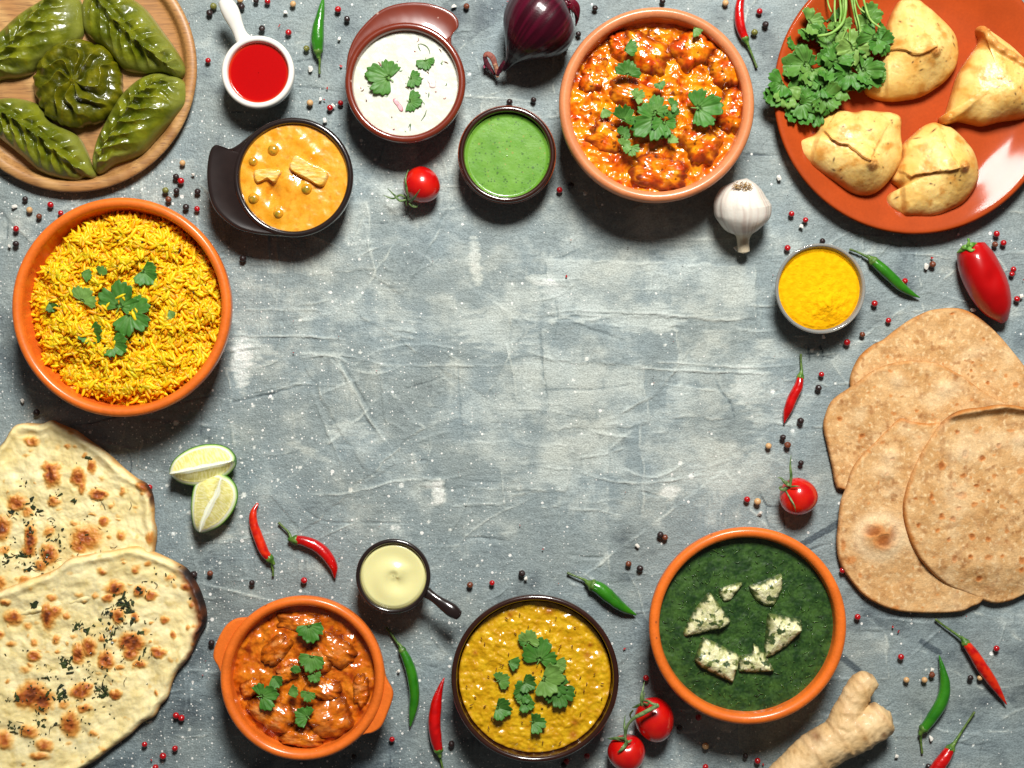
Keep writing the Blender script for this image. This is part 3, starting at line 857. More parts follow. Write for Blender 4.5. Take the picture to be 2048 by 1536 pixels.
# ================================================================= rice
def build_rice():
    cx, cy, R = level_disc(241, 614, 200, 0, 128, 100)
    rng = np.random.default_rng(3)

    def bound(a):
        return R * (.96 + .07 * fbm(np.cos(a) * 3, np.sin(a) * 3, 1, 3, 4)) - 14 * np.exp(-((a + 2.5) / .5) ** 2) - 6 * np.exp(-((a - 2.3) / .5) ** 2)

    def top(x, y):
        a = np.arctan2(y - cy, x - cx); q = np.hypot(x - cx, y - cy) / bound(a)
        return 84 + 26 * np.sqrt(np.clip(1 - q ** 4, 0, 1)) + 25 * fbm(x, y, 62, 3, 8) + 15 * fbm(x, y, 30, 2, 9)
    out = np.array([[cx + (R + 2) * math.cos(a), cy + (R + 2) * math.sin(a)] for a in np.linspace(0, 2 * math.pi, 60, endpoint=False)])
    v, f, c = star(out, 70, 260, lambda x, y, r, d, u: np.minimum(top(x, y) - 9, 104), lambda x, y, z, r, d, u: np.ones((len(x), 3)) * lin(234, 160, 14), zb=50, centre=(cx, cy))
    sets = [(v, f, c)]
    # grain template
    ns, nn = 6, 6
    s = np.linspace(-1, 1, nn); prof = np.sqrt(np.clip(1 - np.abs(s) ** 3.0, 0.03, 1))
    ph = np.linspace(0, 2 * math.pi, ns, endpoint=False)
    tv = np.stack([s[:, None] * np.ones(ns), prof[:, None] * np.cos(ph), prof[:, None] * np.sin(ph)], -1).reshape(-1, 3)
    tf = grid_faces(nn, ns)
    caps = np.array([list(range(ns))[::-1], [(nn - 1) * ns + q for q in range(ns)]])
    K = 4300
    rr = R * np.sqrt(rng.random(K)) * 1.0; aa = rng.uniform(-math.pi, math.pi, K)
    keep = rr < bound(aa) * (1 + .02 * rng.normal(size=K)); rr = rr[keep]; aa = aa[keep]; K = len(rr)
    gx = cx + rr * np.cos(aa); gy = cy + rr * np.sin(aa)
    gz = top(gx, gy) - rng.uniform(-1.5, 5, K)
    L = rng.uniform(10, 17, K); W = rng.uniform(3.1, 4.2, K)
    clump = fbm(gx, gy, 34, 2, 14) * 6
    yaw = clump + rng.normal(0, .8, K) + rng.choice([0, 1.3], K); pit = rng.normal(0, .24, K); bend = rng.normal(0, .22, K)
    X = tv[None, :, 0] * L[:, None]; Y = tv[None, :, 1] * W[:, None] + bend[:, None] * (tv[None, :, 0] ** 2 - .4) * L[:, None]; Z = tv[None, :, 2] * W[:, None] * .9
    X2 = X * np.cos(pit)[:, None] - Z * np.sin(pit)[:, None]; Z2 = X * np.sin(pit)[:, None] + Z * np.cos(pit)[:, None]
    X3 = X2 * np.cos(yaw)[:, None] - Y * np.sin(yaw)[:, None]; Y3 = X2 * np.sin(yaw)[:, None] + Y * np.cos(yaw)[:, None]
    V = np.stack([X3 + gx[:, None], Y3 + gy[:, None], Z2 + gz[:, None]], -1).reshape(-1, 3)
    nv = len(tv); offs = (np.arange(K) * nv)[:, None, None]
    F4 = (tf[None] + offs).reshape(-1, 4); F6 = (caps[None] + offs).reshape(-1, ns)
    hue = rng.random(K)
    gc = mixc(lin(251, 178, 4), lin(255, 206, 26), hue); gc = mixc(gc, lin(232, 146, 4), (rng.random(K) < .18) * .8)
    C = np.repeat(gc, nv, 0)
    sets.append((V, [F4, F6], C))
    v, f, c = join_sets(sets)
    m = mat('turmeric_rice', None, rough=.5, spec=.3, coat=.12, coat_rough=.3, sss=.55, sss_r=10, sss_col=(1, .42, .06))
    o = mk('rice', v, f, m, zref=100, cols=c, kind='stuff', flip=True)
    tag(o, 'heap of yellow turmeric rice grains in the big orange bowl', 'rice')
    # mustard seeds
    iv, if_ = icos(1)
    sets = []
    for k in range(46):
        r_ = 178 * math.sqrt(rng.random()); a_ = rng.uniform(0, 6.28)
        x, y = cx + r_ * math.cos(a_), cy + r_ * math.sin(a_)
        sets.append((iv * 2.6 + np.array([x, y, float(top(np.array([x]), np.array([y]))[0]) + 2.4]), [if_], None))
    v, f, _ = join_sets(sets)
    tag(mk('mustard_seeds', v, f, mat('mustard_seed', tuple(lin(40, 18, 12)), rough=.4), zref=105, kind='stuff'), 'tiny black mustard seeds scattered over the yellow rice', 'mustard seeds')
    return top


rice_top = build_rice()
G = 'coriander leaves on the rice'
for (lb, x, y, s, a, z, kw) in [
    ('large upper leaf of the dark coriander pair in the middle of the rice', 243, 602, 88, -75, 118, dict(lobes=3, shade=-.1, fold=.12)),
    ('large lower leaf of the dark coriander pair in the middle of the rice', 270, 634, 86, 35, 115, dict(lobes=3, shade=-.05, fold=.10)),
    ('serrated coriander leaf above the leaf pair, toward the top right of the rice', 298, 553, 46, 40, 116, dict(fold=.5)),
    ('pale coriander leaf left of the dark leaf pair on the rice', 174, 588, 44, -55, 116, dict(shade=.45)),
    ('narrow pointed coriander bit at upper left of the rice', 174, 549, 32, 15, 116, dict(cut=True, shade=.1)),
    ('sliver of coriander standing upright just right of the narrow bit', 206, 543, 26, -65, 116, dict(cut=True, fold=.8, shade=.2)),
    ('small dark coriander bit near the left edge of the rice', 104, 614, 30, 60, 108, dict(cut=True, fold=.7, shade=-.3)),
    ('small pale coriander bit right of the leaf pair on the rice', 342, 628, 26, 60, 116, dict(cut=True, shade=.4)),
    ('dark folded coriander leaf below left of the leaf pair', 188, 674, 42, 50, 114, dict(fold=.7, shade=-.1)),
    ('dark coriander leaf nearest the bottom of the rice', 238, 697, 46, 35, 113, dict(fold=.4))]:
    leaf(lb, x, y, s, a, z, G, **kw)


# ================================================================= butter chicken
def butter_cols(x, y, z, r, d):
    n1 = fbm(x, y, 30, 4, 61); n2 = fbm(x, y, 9, 3, 62)
    c = mixc(lin(216, 106, 4), lin(236, 150, 16), sst(-.4, .4, n1 + .4 * n2))
    c = mixc(c, lin(178, 50, 4), sst(.02, .4, fbm(x, y, 34, 5, 63, .6)) * .9)
    c = mixc(c, lin(92, 22, 4), sst(.32, .55, fbm(x, y, 24, 4, 64)) * .9)
    return c


def meat_cols(s):
    def f(x, y, z, r, d):
        c = butter_cols(x, y, z, r, d)
        c = mixc(c, lin(196, 62, 6), sst(-.1, .4, fbm(x, y, 34, 4, s)) * .85)
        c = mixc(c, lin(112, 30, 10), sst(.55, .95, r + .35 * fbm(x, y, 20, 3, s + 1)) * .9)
        return mixc(c, lin(44, 12, 6), sst(.3, .5, fbm(x, y, 11, 3, s + 2)) * .8)
    return f


def build_butter():
    zl = 100
    cx, cy, R = level_disc(1314, 208, 170, 0, 132, zl)

    def hf(x, y, r, d, u):
        base = zl + 7 * fbm(x, y, 52, 2, 41) + 4 * (1 - np.abs(fbm(x + 9 * fbm(x, y, 40, 2, 2), y, 30, 2, 42)) * 3) + 2.2 * fbm(x, y, 13, 2, 43) + 10 * np.exp(-(r / .8) ** 4) - 6
        f1, f2, _ = worley(x, y, 17, 5)
        return base + .8 * sst(.5, .1, f1)
    v, f, c = star(disc_pts(cx, cy, R + 3), 100, 460, hf, lambda x, y, z, r, d, u: butter_cols(x, y, z, r, d), zb=60, centre=(cx, cy))
    tag(mk('chicken_curry_sauce', v, f, SAUCE, zref=zl, cols=c), 'bright orange creamy curry sauce filling the pale terracotta bowl', 'curry')
    G = 'chicken pieces in the pale bowl'
    P = [('big chicken piece at the top centre under the cut leaves', 1290, 112, 56, 42, 25, 30),
         ('charred chicken piece at the upper left rim', 1238, 92, 22, 30, -15, 22),
         ('long chicken piece from the top edge toward the right', 1385, 100, 38, 48, 60, 26),
         ('reddish chicken piece at the upper right rim', 1450, 135, 34, 44, -25, 24),
         ('chicken piece left of the middle with two small leaves', 1268, 190, 56, 34, 20, 28),
         ('chicken piece at the right edge below the reddish piece', 1462, 220, 28, 48, 15, 24),
         ('round dark red chicken piece at the lower right', 1400, 285, 42, 46, -30, 32),
         ('broad chicken piece at the bottom edge', 1318, 345, 58, 34, 12, 26),
         ('chicken piece at the lower left', 1215, 275, 40, 34, 30, 20),
         ('chicken piece at the left rim', 1190, 150, 28, 40, 20, 14)]
    for i, (lb, x, y, rx, ry, rot, h) in enumerate(P):
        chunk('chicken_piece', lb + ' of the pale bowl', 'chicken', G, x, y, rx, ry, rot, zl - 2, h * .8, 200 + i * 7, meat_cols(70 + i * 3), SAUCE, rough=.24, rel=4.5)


build_butter()
G = 'coriander leaves on the creamy curry'
for (lb, x, y, s, a, z, kw) in [
    ('biggest coriander leaf in the centre of the pale curry bowl', 1300, 243, 86, 155, 128, dict(lobes=3, shade=-.05)),
    ('scalloped coriander leaf just above the biggest leaf in the pale bowl', 1312, 218, 54, -80, 130, dict(shade=.1)),
    ('long lobed coriander leaf hanging down right of the biggest leaf', 1328, 252, 54, 95, 128, dict(shade=0, fold=.5)),
    ('three-lobed coriander leaf right of centre in the pale bowl', 1405, 215, 84, -10, 130, dict(lobes=3, shade=0, fold=.3)),
    ('dark curled coriander leaf left of the biggest leaf', 1254, 228, 40, -60, 126, dict(fold=.9, shade=-.2)),
    ('pale cut coriander bit at left of the creamy curry', 1211, 227, 34, 70, 118, dict(cut=True, shade=.35)),
    ('flat cut coriander leaf at the top left of the creamy curry', 1262, 98, 38, -10, 142, dict(cut=True)),
    ('dark coriander leaf under the flat cut one at the top left', 1259, 134, 42, -80, 140, dict(shade=-.2)),
    ('pale coriander leaf at the top right of the creamy curry', 1394, 64, 30, 60, 132, dict(shade=.3, cut=True)),
    ('small pale coriander leaf on the piece left of the middle', 1279, 191, 28, -30, 138, dict(shade=.4)),
    ('tiny coriander leaf in the dark hollow above the biggest leaf', 1320, 173, 20, 70, 134, dict()),
    ('small dark coriander leaf between the two largest leaves', 1344, 232, 26, 80, 126, dict(shade=-.3, fold=.8)),
    ('small coriander bit just above the gap between the large leaves', 1350, 208, 24, -20, 130, dict()),
    ('bright pale folded leaf below the biggest leaf in the pale bowl', 1344, 278, 30, -45, 126, dict(cut=True, shade=.6)),
    ('upper small pale leaf at the lower left of the creamy curry', 1253, 286, 26, -40, 126, dict(shade=.35)),
    ('lower small pale leaf at the lower left of the creamy curry', 1262, 304, 28, 80, 126, dict(shade=.2)),
    ('dark curled leaf peeping left of the biggest leaf', 1251, 264, 26, -50, 124, dict(shade=-.2))]:
    leaf(lb, x, y, s, a, z, G, **kw)


# ================================================================= chicken curry in the casserole
def build_casserole():
    zl = 84
    cx, cy, R = level_disc(604, 1358, 141, 0, 110, zl)

    def cols(x, y, z, r, d):
        n1 = fbm(x, y, 26, 4, 161)
        c = mixc(lin(190, 88, 8), lin(216, 124, 24), sst(-.4, .45, n1))
        c = mixc(c, lin(136, 44, 4), sst(.05, .45, fbm(x, y, 26, 4, 163)) * .9)
        return mixc(c, lin(70, 24, 8), sst(.34, .62, fbm(x, y, 15, 4, 164)) * .85)

    def hf(x, y, r, d, u):
        f1, f2, _ = worley(x, y, 15, 25)
        return zl + 6 * fbm(x, y, 40, 2, 141) + 3 * fbm(x, y, 20, 2, 142) + 1.5 * fbm(x, y, 9, 2, 143) + 8 * (1 - r ** 2) - 5
    v, f, c = star(disc_pts(cx, cy, R + 4), 90, 400, hf, lambda x, y, z, r, d, u: cols(x, y, z, r, d), zb=50, centre=(cx, cy))
    tag(mk('brown_curry_sauce', v, f, SAUCE, zref=zl, cols=c), 'reddish brown curry sauce filling the two-eared casserole', 'curry')

    def mc(s, pale):
        def f(x, y, z, r, d):
            q = cols(x, y, z, r, d)
            q = mixc(q, lin(216, 152, 88), pale * sst(-.1, .35, fbm(x * .5, y, 16, 3, s)) * sst(1, .6, r))
            q = mixc(q, lin(208, 108, 16), .35)
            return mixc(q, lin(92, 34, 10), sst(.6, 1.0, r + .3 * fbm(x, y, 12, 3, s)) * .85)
        return f
    P = [('shredded pale chicken piece at the upper left', 553, 1300, 38, 24, -50, 22, .8), ('chicken piece at the upper right', 668, 1300, 44, 30, 30, 22, .4),
         ('pale chicken piece at the centre right of the two stacked leaves', 632, 1322, 30, 34, 60, 24, .9), ('pale smooth chicken piece in the middle', 575, 1345, 26, 18, -20, 20, .9),
         ('broad pale chicken piece below the biggest leaf', 545, 1425, 52, 32, 30, 26, .9), ('chicken piece in the centre right', 645, 1375, 40, 24, 20, 22, .4),
         ('big chicken piece at the lower right', 660, 1435, 46, 40, -20, 26, .3), ('chicken piece at the left rim under the onion ring', 502, 1375, 24, 18, -30, 16, .5),
         ('chicken piece at the bottom rim', 605, 1475, 46, 20, 8, 20, .4), ('chicken piece at the top rim', 600, 1245, 50, 20, 4, 14, .3), ('chicken piece at the right rim', 722, 1380, 18, 34, 0, 16, .5)]
    for i, (lb, x, y, rx, ry, rot, h, pale) in enumerate(P):
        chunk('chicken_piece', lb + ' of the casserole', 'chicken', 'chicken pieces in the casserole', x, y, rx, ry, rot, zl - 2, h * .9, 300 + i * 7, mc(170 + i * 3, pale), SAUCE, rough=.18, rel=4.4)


build_casserole()
G = 'coriander leaves on the casserole'
for (lb, x, y, s, a, z, kw) in [
    ('top coriander leaf of the casserole, near its upper rim', 620, 1268, 46, 80, 108, dict()),
    ('second coriander leaf of the casserole, right below the top one', 620, 1328, 44, 100, 112, dict(shade=.1)),
    ('small coriander leaf at the lower right corner of the second leaf', 632, 1356, 24, 70, 112, dict(shade=.1)),
    ('tiny pointed coriander leaf left of the second leaf', 591, 1339, 22, -80, 108, dict(cut=True)),
    ('narrow coriander leaf slanting in the middle left of the casserole', 553, 1362, 34, 55, 106, dict(fold=.6, cut=True)),
    ('largest dark coriander leaf at the left of the casserole', 530, 1390, 60, -20, 112, dict(shade=-.05)),
    ('angular cut coriander leaf in the casserole centre', 587, 1384, 32, -20, 110, dict(cut=True, shade=.2)),
    ('small coriander leaf right of the angular cut leaf', 614, 1394, 26, 100, 110, dict(shade=.1)),
    ('lowest coriander leaf of the casserole', 604, 1427, 38, -150, 112, dict())]:
    leaf(lb, x, y, s, a, z, G, **kw)


# ================================================================= dal
def build_dal():
    zl = 80
    cx, cy, R = level_disc(1070, 1358, 150, 0, 104, zl)

    def hf(x, y, r, d, u):
        f1, f2, _ = worley(x + 4 * fbm(x, y, 14, 2, 1), y, 12, 35)
        g1, _, _ = worley(x, y, 24, 36)
        rough = sst(.15, .6, r + .5 * fbm(x, y, 40, 2, 7)) * .6 + .2
        return zl + rough * (1.0 * sst(.5, .1, f1) + 1.6 * sst(.5, .1, g1) + 3.4 * fbm(x + 5 * fbm(x, y, 20, 2, 3), y, 15, 4, 242)) + 3.5 * fbm(x, y, 50, 2, 241) + 4 * (1 - r ** 2)

    def cols(x, y, z, r, d, u):
        c = mixc(lin(198, 148, 6), lin(216, 172, 22), sst(-.4, .5, fbm(x, y, 24, 4, 261)))
        c = mixc(c, lin(186, 130, 8), sst(.1, .5, fbm(x, y, 16, 3, 263)) * .6)
        c = mixc(c, lin(232, 188, 60), sst(5, 9, z - zl - 3 * fbm(x, y, 50, 2, 241)) * .5)
        for (px, py, s) in [(1098, 1222, 9), (1175, 1310, 8), (950, 1305, 6), (1150, 1445, 8), (1146, 1470, 9), (1020, 1230, 7), (1180, 1290, 5)]:
            c = mixc(c, lin(150, 62, 14), np.exp(-(((x - px) ** 2 + (y - py) ** 2) / s ** 2)) * .7)
        return mixc(c, lin(150, 92, 6), sst(.965, 1, r) * .6)
    v, f, c = star(disc_pts(cx, cy, R + 3), 110, 460, hf, cols, zb=40, centre=(cx, cy))
    tag(mk('lentil_dal', v, f, DAL, zref=zl, cols=c), 'thick yellow lentil dal filling the dark brown bowl', 'dal')
    rng = np.random.default_rng(5)
    sets = []
    for k in range(46):
        a = rng.uniform(0, 6.28); r = 140 * math.sqrt(rng.random()); x, y = cx + r * math.cos(a), cy + r * math.sin(a); q = rng.uniform(0, 3.14); l = rng.uniform(2, 4.2)
        tv, tf, _, _ = tube([(x - l * math.cos(q), y - l * math.sin(q), zl + 7), (x, y, zl + 8.5), (x + l * math.cos(q), y + l * math.sin(q), zl + 7)], [.4, 1.3, .4], 6, 7)
        sets.append((tv, tf, None))
    v, f, _ = join_sets(sets)
    tag(mk('cumin_seeds', v, f, mat('cumin', tuple(lin(110, 62, 14)), rough=.5), zref=zl, kind='stuff'), 'thin brown cumin seeds scattered in the yellow dal', 'cumin seeds')


build_dal()
G = 'coriander leaves on the dal'
for (lb, x, y, s, a, z, kw) in [
    ('biggest dark coriander leaf, upper middle of the dal', 1082, 1310, 76, -75, 92, dict(lobes=3, shade=-.02, fold=.12)),
    ('pale folded coriander leaf at the top of the dal garnish', 1062, 1272, 36, -70, 92, dict(shade=.45)),
    ('pointed coriander bit left of the pale folded leaf on the dal', 1046, 1284, 26, 175, 92, dict(cut=True)),
    ('pale coriander bit tucked right under the biggest dal leaf', 1122, 1331, 38, 25, 91, dict(cut=True, shade=.45)),
    ('triangular cut leaf left of the biggest dal leaf', 1029, 1327, 36, 20, 92, dict(cut=True)),
    ('small ragged coriander leaf at the left of the dal garnish', 1007, 1356, 32, -30, 92, dict(shade=.2)),
    ('light green oval leaf with clear veins right of the dal centre', 1105, 1367, 58, 25, 97, dict(shade=.4, lobes=2)),
    ('dark leaf peeping above the light green oval leaf', 1117, 1358, 48, -30, 93, dict(shade=-.2)),
    ('dark round leaf below the light green oval leaf', 1119, 1399, 52, 75, 94, dict(shade=-.2)),
    ('small dark leaf in the centre of the dal', 1059, 1369, 34, 20, 92, dict(shade=-.2, fold=.5)),
    ('dark leaf left below the dal centre', 1038, 1387, 38, 150, 92, dict(shade=-.1)),
    ('pale leaf between the two lower dal leaves', 1045, 1402, 28, 100, 92, dict(shade=.35, cut=True)),
    ('round leaf overlapping the pale one in the lower dal', 1057, 1408, 32, 20, 94, dict()),
    ('flat dark leaf at the lower left of the dal', 1008, 1419, 40, 15, 92, dict(fold=.6)),
    ('single curled leaf lowest on the dal', 1078, 1444, 36, 0, 92, dict(fold=.6))]:
    leaf(lb, x, y, s, a, z, G, **kw)


# ================================================================= spinach curry with paneer
def build_spinach():
    zl = 92
    cx, cy, R = level_disc(1496.5, 1253, 177, 0, 118, zl)

    def cols(x, y, z, r, d, u):
        n = fbm(x, y, 30, 4, 361) + .5 * fbm(x, y, 7, 3, 362)
        c = mixc(lin(22, 52, 16), lin(60, 92, 36), sst(-.6, .6, n + .35 * fbm(x, y, 4, 2, 390))); c = mixc(c, lin(18, 40, 16), sst(.1, .5, fbm(x, y, 14, 4, 371)) * .55)
        return mixc(c, lin(100, 140, 92), sst(.42, .8, fbm(x, y, 20, 4, 363)) * .35)
    v, f, c = star(disc_pts(cx, cy, R + 2), 110, 460, lambda x, y, r, d, u: zl + 1.6 * fbm(x, y, 40, 2, 3) + .9 * fbm(x, y, 9, 3, 4), cols, zb=50, centre=(cx, cy))
    tag(mk('spinach_curry', v, f, SPIN, zref=zl, cols=c), 'dark green spinach curry filling the orange bowl at lower right', 'spinach curry')
    # fibres of spinach
    rng = np.random.default_rng(9); sets = []
    for k in range(300):
        a = rng.uniform(0, 6.28); r = (R - 8) * math.sqrt(rng.random()); x, y = cx + r * math.cos(a), cy + r * math.sin(a); q = rng.uniform(0, 6.28); l = rng.uniform(4, 13); bend = rng.normal(0, .5)
        tv, tf, _, _ = tube([(x, y, zl + .6), (x + l * .5 * math.cos(q), y + l * .5 * math.sin(q), zl + 2.0), (x + l * .5 * (math.cos(q) + math.cos(q + bend)), y + l * .5 * (math.sin(q) + math.sin(q + bend)), zl + .6)], [.5, .8, .4], 5, 7)
        cc = mixc(lin(20, 48, 14), lin(84, 122, 48), np.full(len(tv), rng.random()))
        sets.append((tv, tf, cc))
    v, f, c = join_sets(sets)
    tag(mk('spinach_shreds', v, f, SPIN, zref=zl, cols=c, kind='stuff', closed=False), 'fine light green spinach shreds in the dark green curry', 'spinach shreds')
    pm = mat('paneer', None, rough=.45, coat=.35, coat_rough=.2, sss=.25, sss_r=6, sss_col=(1, .9, .6), bumps=[(5, .8, 3)])
    # polygons of the cubes (photo px) with a ridge edge between two faces
    D = [('largest paneer cube at the left of the spinach curry', [(1416, 1190), (1427, 1197), (1458, 1243), (1448, 1252), (1396, 1267), (1373, 1271), (1371, 1262), (1388, 1226)], [(1424, 1196), (1432, 1225), (1440, 1262)], 26),
         ('tiny paneer wedge at the top of the spinach curry', [(1440, 1178), (1482, 1166), (1484, 1170), (1462, 1200), (1449, 1203), (1441, 1192)], [(1441, 1180), (1470, 1178)], 14),
         ('paneer cube at the upper right of the spinach curry', [(1501, 1174), (1522, 1166), (1561, 1151), (1563, 1180), (1548, 1210), (1530, 1210), (1512, 1198)], [(1505, 1176), (1525, 1182), (1562, 1156)], 20),
         ('tall paneer cube at the right of the spinach curry', [(1538, 1232), (1560, 1234), (1599, 1243), (1599, 1262), (1575, 1290), (1544, 1310), (1531, 1312), (1533, 1280)], [(1540, 1233), (1556, 1256), (1599, 1258)], 28),
         ('long paneer cube at the lower left of the spinach curry', [(1409, 1279), (1430, 1288), (1478, 1313), (1470, 1340), (1464, 1363), (1440, 1352), (1404, 1334), (1393, 1320)], [(1396, 1312), (1430, 1330), (1472, 1336)], 24),
         ('ragged paneer bit next to the long cube, bottom of the curry', [(1507, 1290), (1516, 1296), (1530, 1312), (1545, 1340), (1510, 1344), (1480, 1342), (1479, 1325), (1484, 1312), (1504, 1308)], [(1482, 1318), (1510, 1322), (1540, 1338)], 18)]
    for i, (lb, out, rid, hgt) in enumerate(D):
        out = np.array(out, float); out = out.mean(0) + (out - out.mean(0)) * 1.10
        P = catmull(out, 200, True)
        lin_ = np.vstack([np.linspace(out[k], out[(k + 1) % len(out)], 30, endpoint=False) for k in range(len(out))])
        dd = np.concatenate([[0], np.cumsum(np.hypot(*(np.roll(lin_, -1, 0) - lin_).T))]); uu = np.linspace(0, dd[-1], 200, endpoint=False)
        ex = np.vstack([lin_, lin_[:1]]); P = .75 * np.stack([np.interp(uu, dd, ex[:, 0]), np.interp(uu, dd, ex[:, 1])], 1) + .25 * P[:200]
        c0 = P.mean(0)

        def hf(x, y, r, d, u):
            dr, side, par, LL = seg_dist(x, y, rid)
            de = np.maximum(d, 0)
            side_h = hgt * np.clip(de / (de + dr * .45 + .5), 0, 1) ** .6
            return zl - .5 + side_h * sst(0, 4, de + 1.5) + 1.2 * fbm(x, y, 7, 3, i)

        def cf(x, y, z, r, d, u):
            c = mixc(lin(212, 208, 156), lin(226, 222, 182), sst(-.4, .4, fbm(x, y, 12, 3, 5 + i)))
            g = sst(.08, .24, fbm(x, y, 16, 4, 400 + i * 3)) * .95
            c = mixc(c, lin(36, 66, 18), np.maximum(g, sst(9, 1, d + 9 * fbm(x, y, 11, 3, 410 + i)) * .95))
            return mixc(c, lin(150, 160, 80), sst(.0, .12, fbm(x, y, 16, 3, 402 + i)) * .35)
        v, f, c = star(P, 44, 200, hf, cf, zb=zl - 12, centre=c0, spline=False)
        tag(mk('paneer_cube', v, f, pm, zref=zl + 6, cols=c), lb, 'paneer', 'paneer cubes in the spinach curry')


build_spinach()


# ================================================================= paneer and pea curry in the one-eared dish
def build_pea_curry():
    zl = 72
    cx, cy, R = level_disc(586, 354, 107, 0, 82, zl)
    peas = [(547, 300, 12), (507, 323, 10), (508, 397, 12), (557, 427, 11), (613, 378, 12), (598, 283, 10), (626, 308, 9)]

    def hf(x, y, r, d, u):
        z = zl + 1.8 * fbm(x, y, 30, 2, 441) + .3 * fbm(x, y, 8, 2, 442)
        for (px, py, pr) in peas:
            q = np.hypot(x - px, y - py) / pr
            z = z + 5 * np.exp(-(q / 1.25) ** 2)
        z = z - 10 * np.exp(-(((x - 545) / 13) ** 2 + ((y - 385) / 20) ** 2))
        z = z + 7 * np.exp(-(((x - 578) / 24) ** 2 + ((y - 372) / 34) ** 2))
        return z

    def cols(x, y, z, r, d, u):
        c = mixc(lin(222, 148, 24), lin(234, 168, 52), sst(-.5, .5, fbm(x, y, 26, 4, 461)))
        return mixc(c, lin(206, 124, 14), sst(.1, .5, fbm(x, y, 14, 3, 463)) * .6 + .5 * np.exp(-(((x - 545) / 14) ** 2 + ((y - 385) / 22) ** 2)))
    m = mat('korma', None, rough=.3, coat=.8, coat_rough=.08, bumps=[(34, 1.5, 1)], var=[(3, .07)], sss=.25, sss_r=5, sss_col=(1, .6, .2))
    v, f, c = star(disc_pts(cx, cy, R + 2), 90, 400, hf, cols, zb=40, centre=(cx, cy))
    tag(mk('pea_curry', v, f, m, zref=zl, cols=c), 'smooth orange curry sauce in the black one-eared dish', 'curry')
    iv, if_ = icos(3)
    for i, (px, py, pr) in enumerate(peas[:5]):
        v = iv * np.array([pr, pr, pr * .8]) * .98; v = v * (1 + .04 * fbm(iv[:, 0] * 3 + i, iv[:, 1] * 3, 1, 2, i)[:, None]) + np.array([px, py, zl + 1.0])
        cc = mixc(lin(216, 150, 34), lin(140, 124, 34), sst(.35, .9, fbm(v[:, 0], v[:, 1], 8, 2, i + 3) + .75 * sst(zl + 4, zl + 10, v[:, 2]))) * .95
        where = ['nearest the top of the black dish', 'at the left between the top pea and the paneer', 'at the lower left rim of the black dish', 'at the bottom of the black dish', 'below the long paneer piece'][i]
        tag(mk('green_pea', v, [if_], m, zref=zl, cols=cc), 'sauce-coated green pea ' + where, 'pea', 'peas in the black dish')
    for (lb, out, hgt, sd) in [('long ridged paneer piece right of centre in the black dish', [(588, 312), (600, 314), (632, 330), (656, 344), (656, 358), (644, 374), (620, 364), (590, 348), (578, 334)], 15, 3),
                               ('short golden paneer piece left of centre in the black dish', [(510, 340), (535, 337), (564, 340), (560, 354), (550, 366), (535, 360), (513, 366), (506, 352)], 12, 8)]:
        def h2(x, y, r, d, u, hgt=hgt, sd=sd):
            return zl - 4 + (hgt + 4) * (1 - np.clip(1 - d / 6, 0, 1) ** 2) ** .5 - .10 * (y - 340) + 1.5 * fbm(x * .3, y, 7, 3, sd)

        def c2(x, y, z, r, d, u, sd=sd):
            q = mixc(lin(232, 178, 70), lin(236, 206, 130), sst(-.3, .4, fbm(x * .4, y, 9, 3, sd)))
            return mixc(q, lin(190, 96, 20), sst(7, 1, d) * .5 * sst(-.2, .3, fbm(x, y, 8, 2, sd + 1)))
        v, f, c = star(out, 30, 160, h2, c2, zb=zl - 10)
        tag(mk('paneer_piece', v, f, m, zref=zl + 5, cols=c), lb, 'paneer', 'paneer pieces in the black dish')


build_pea_curry()


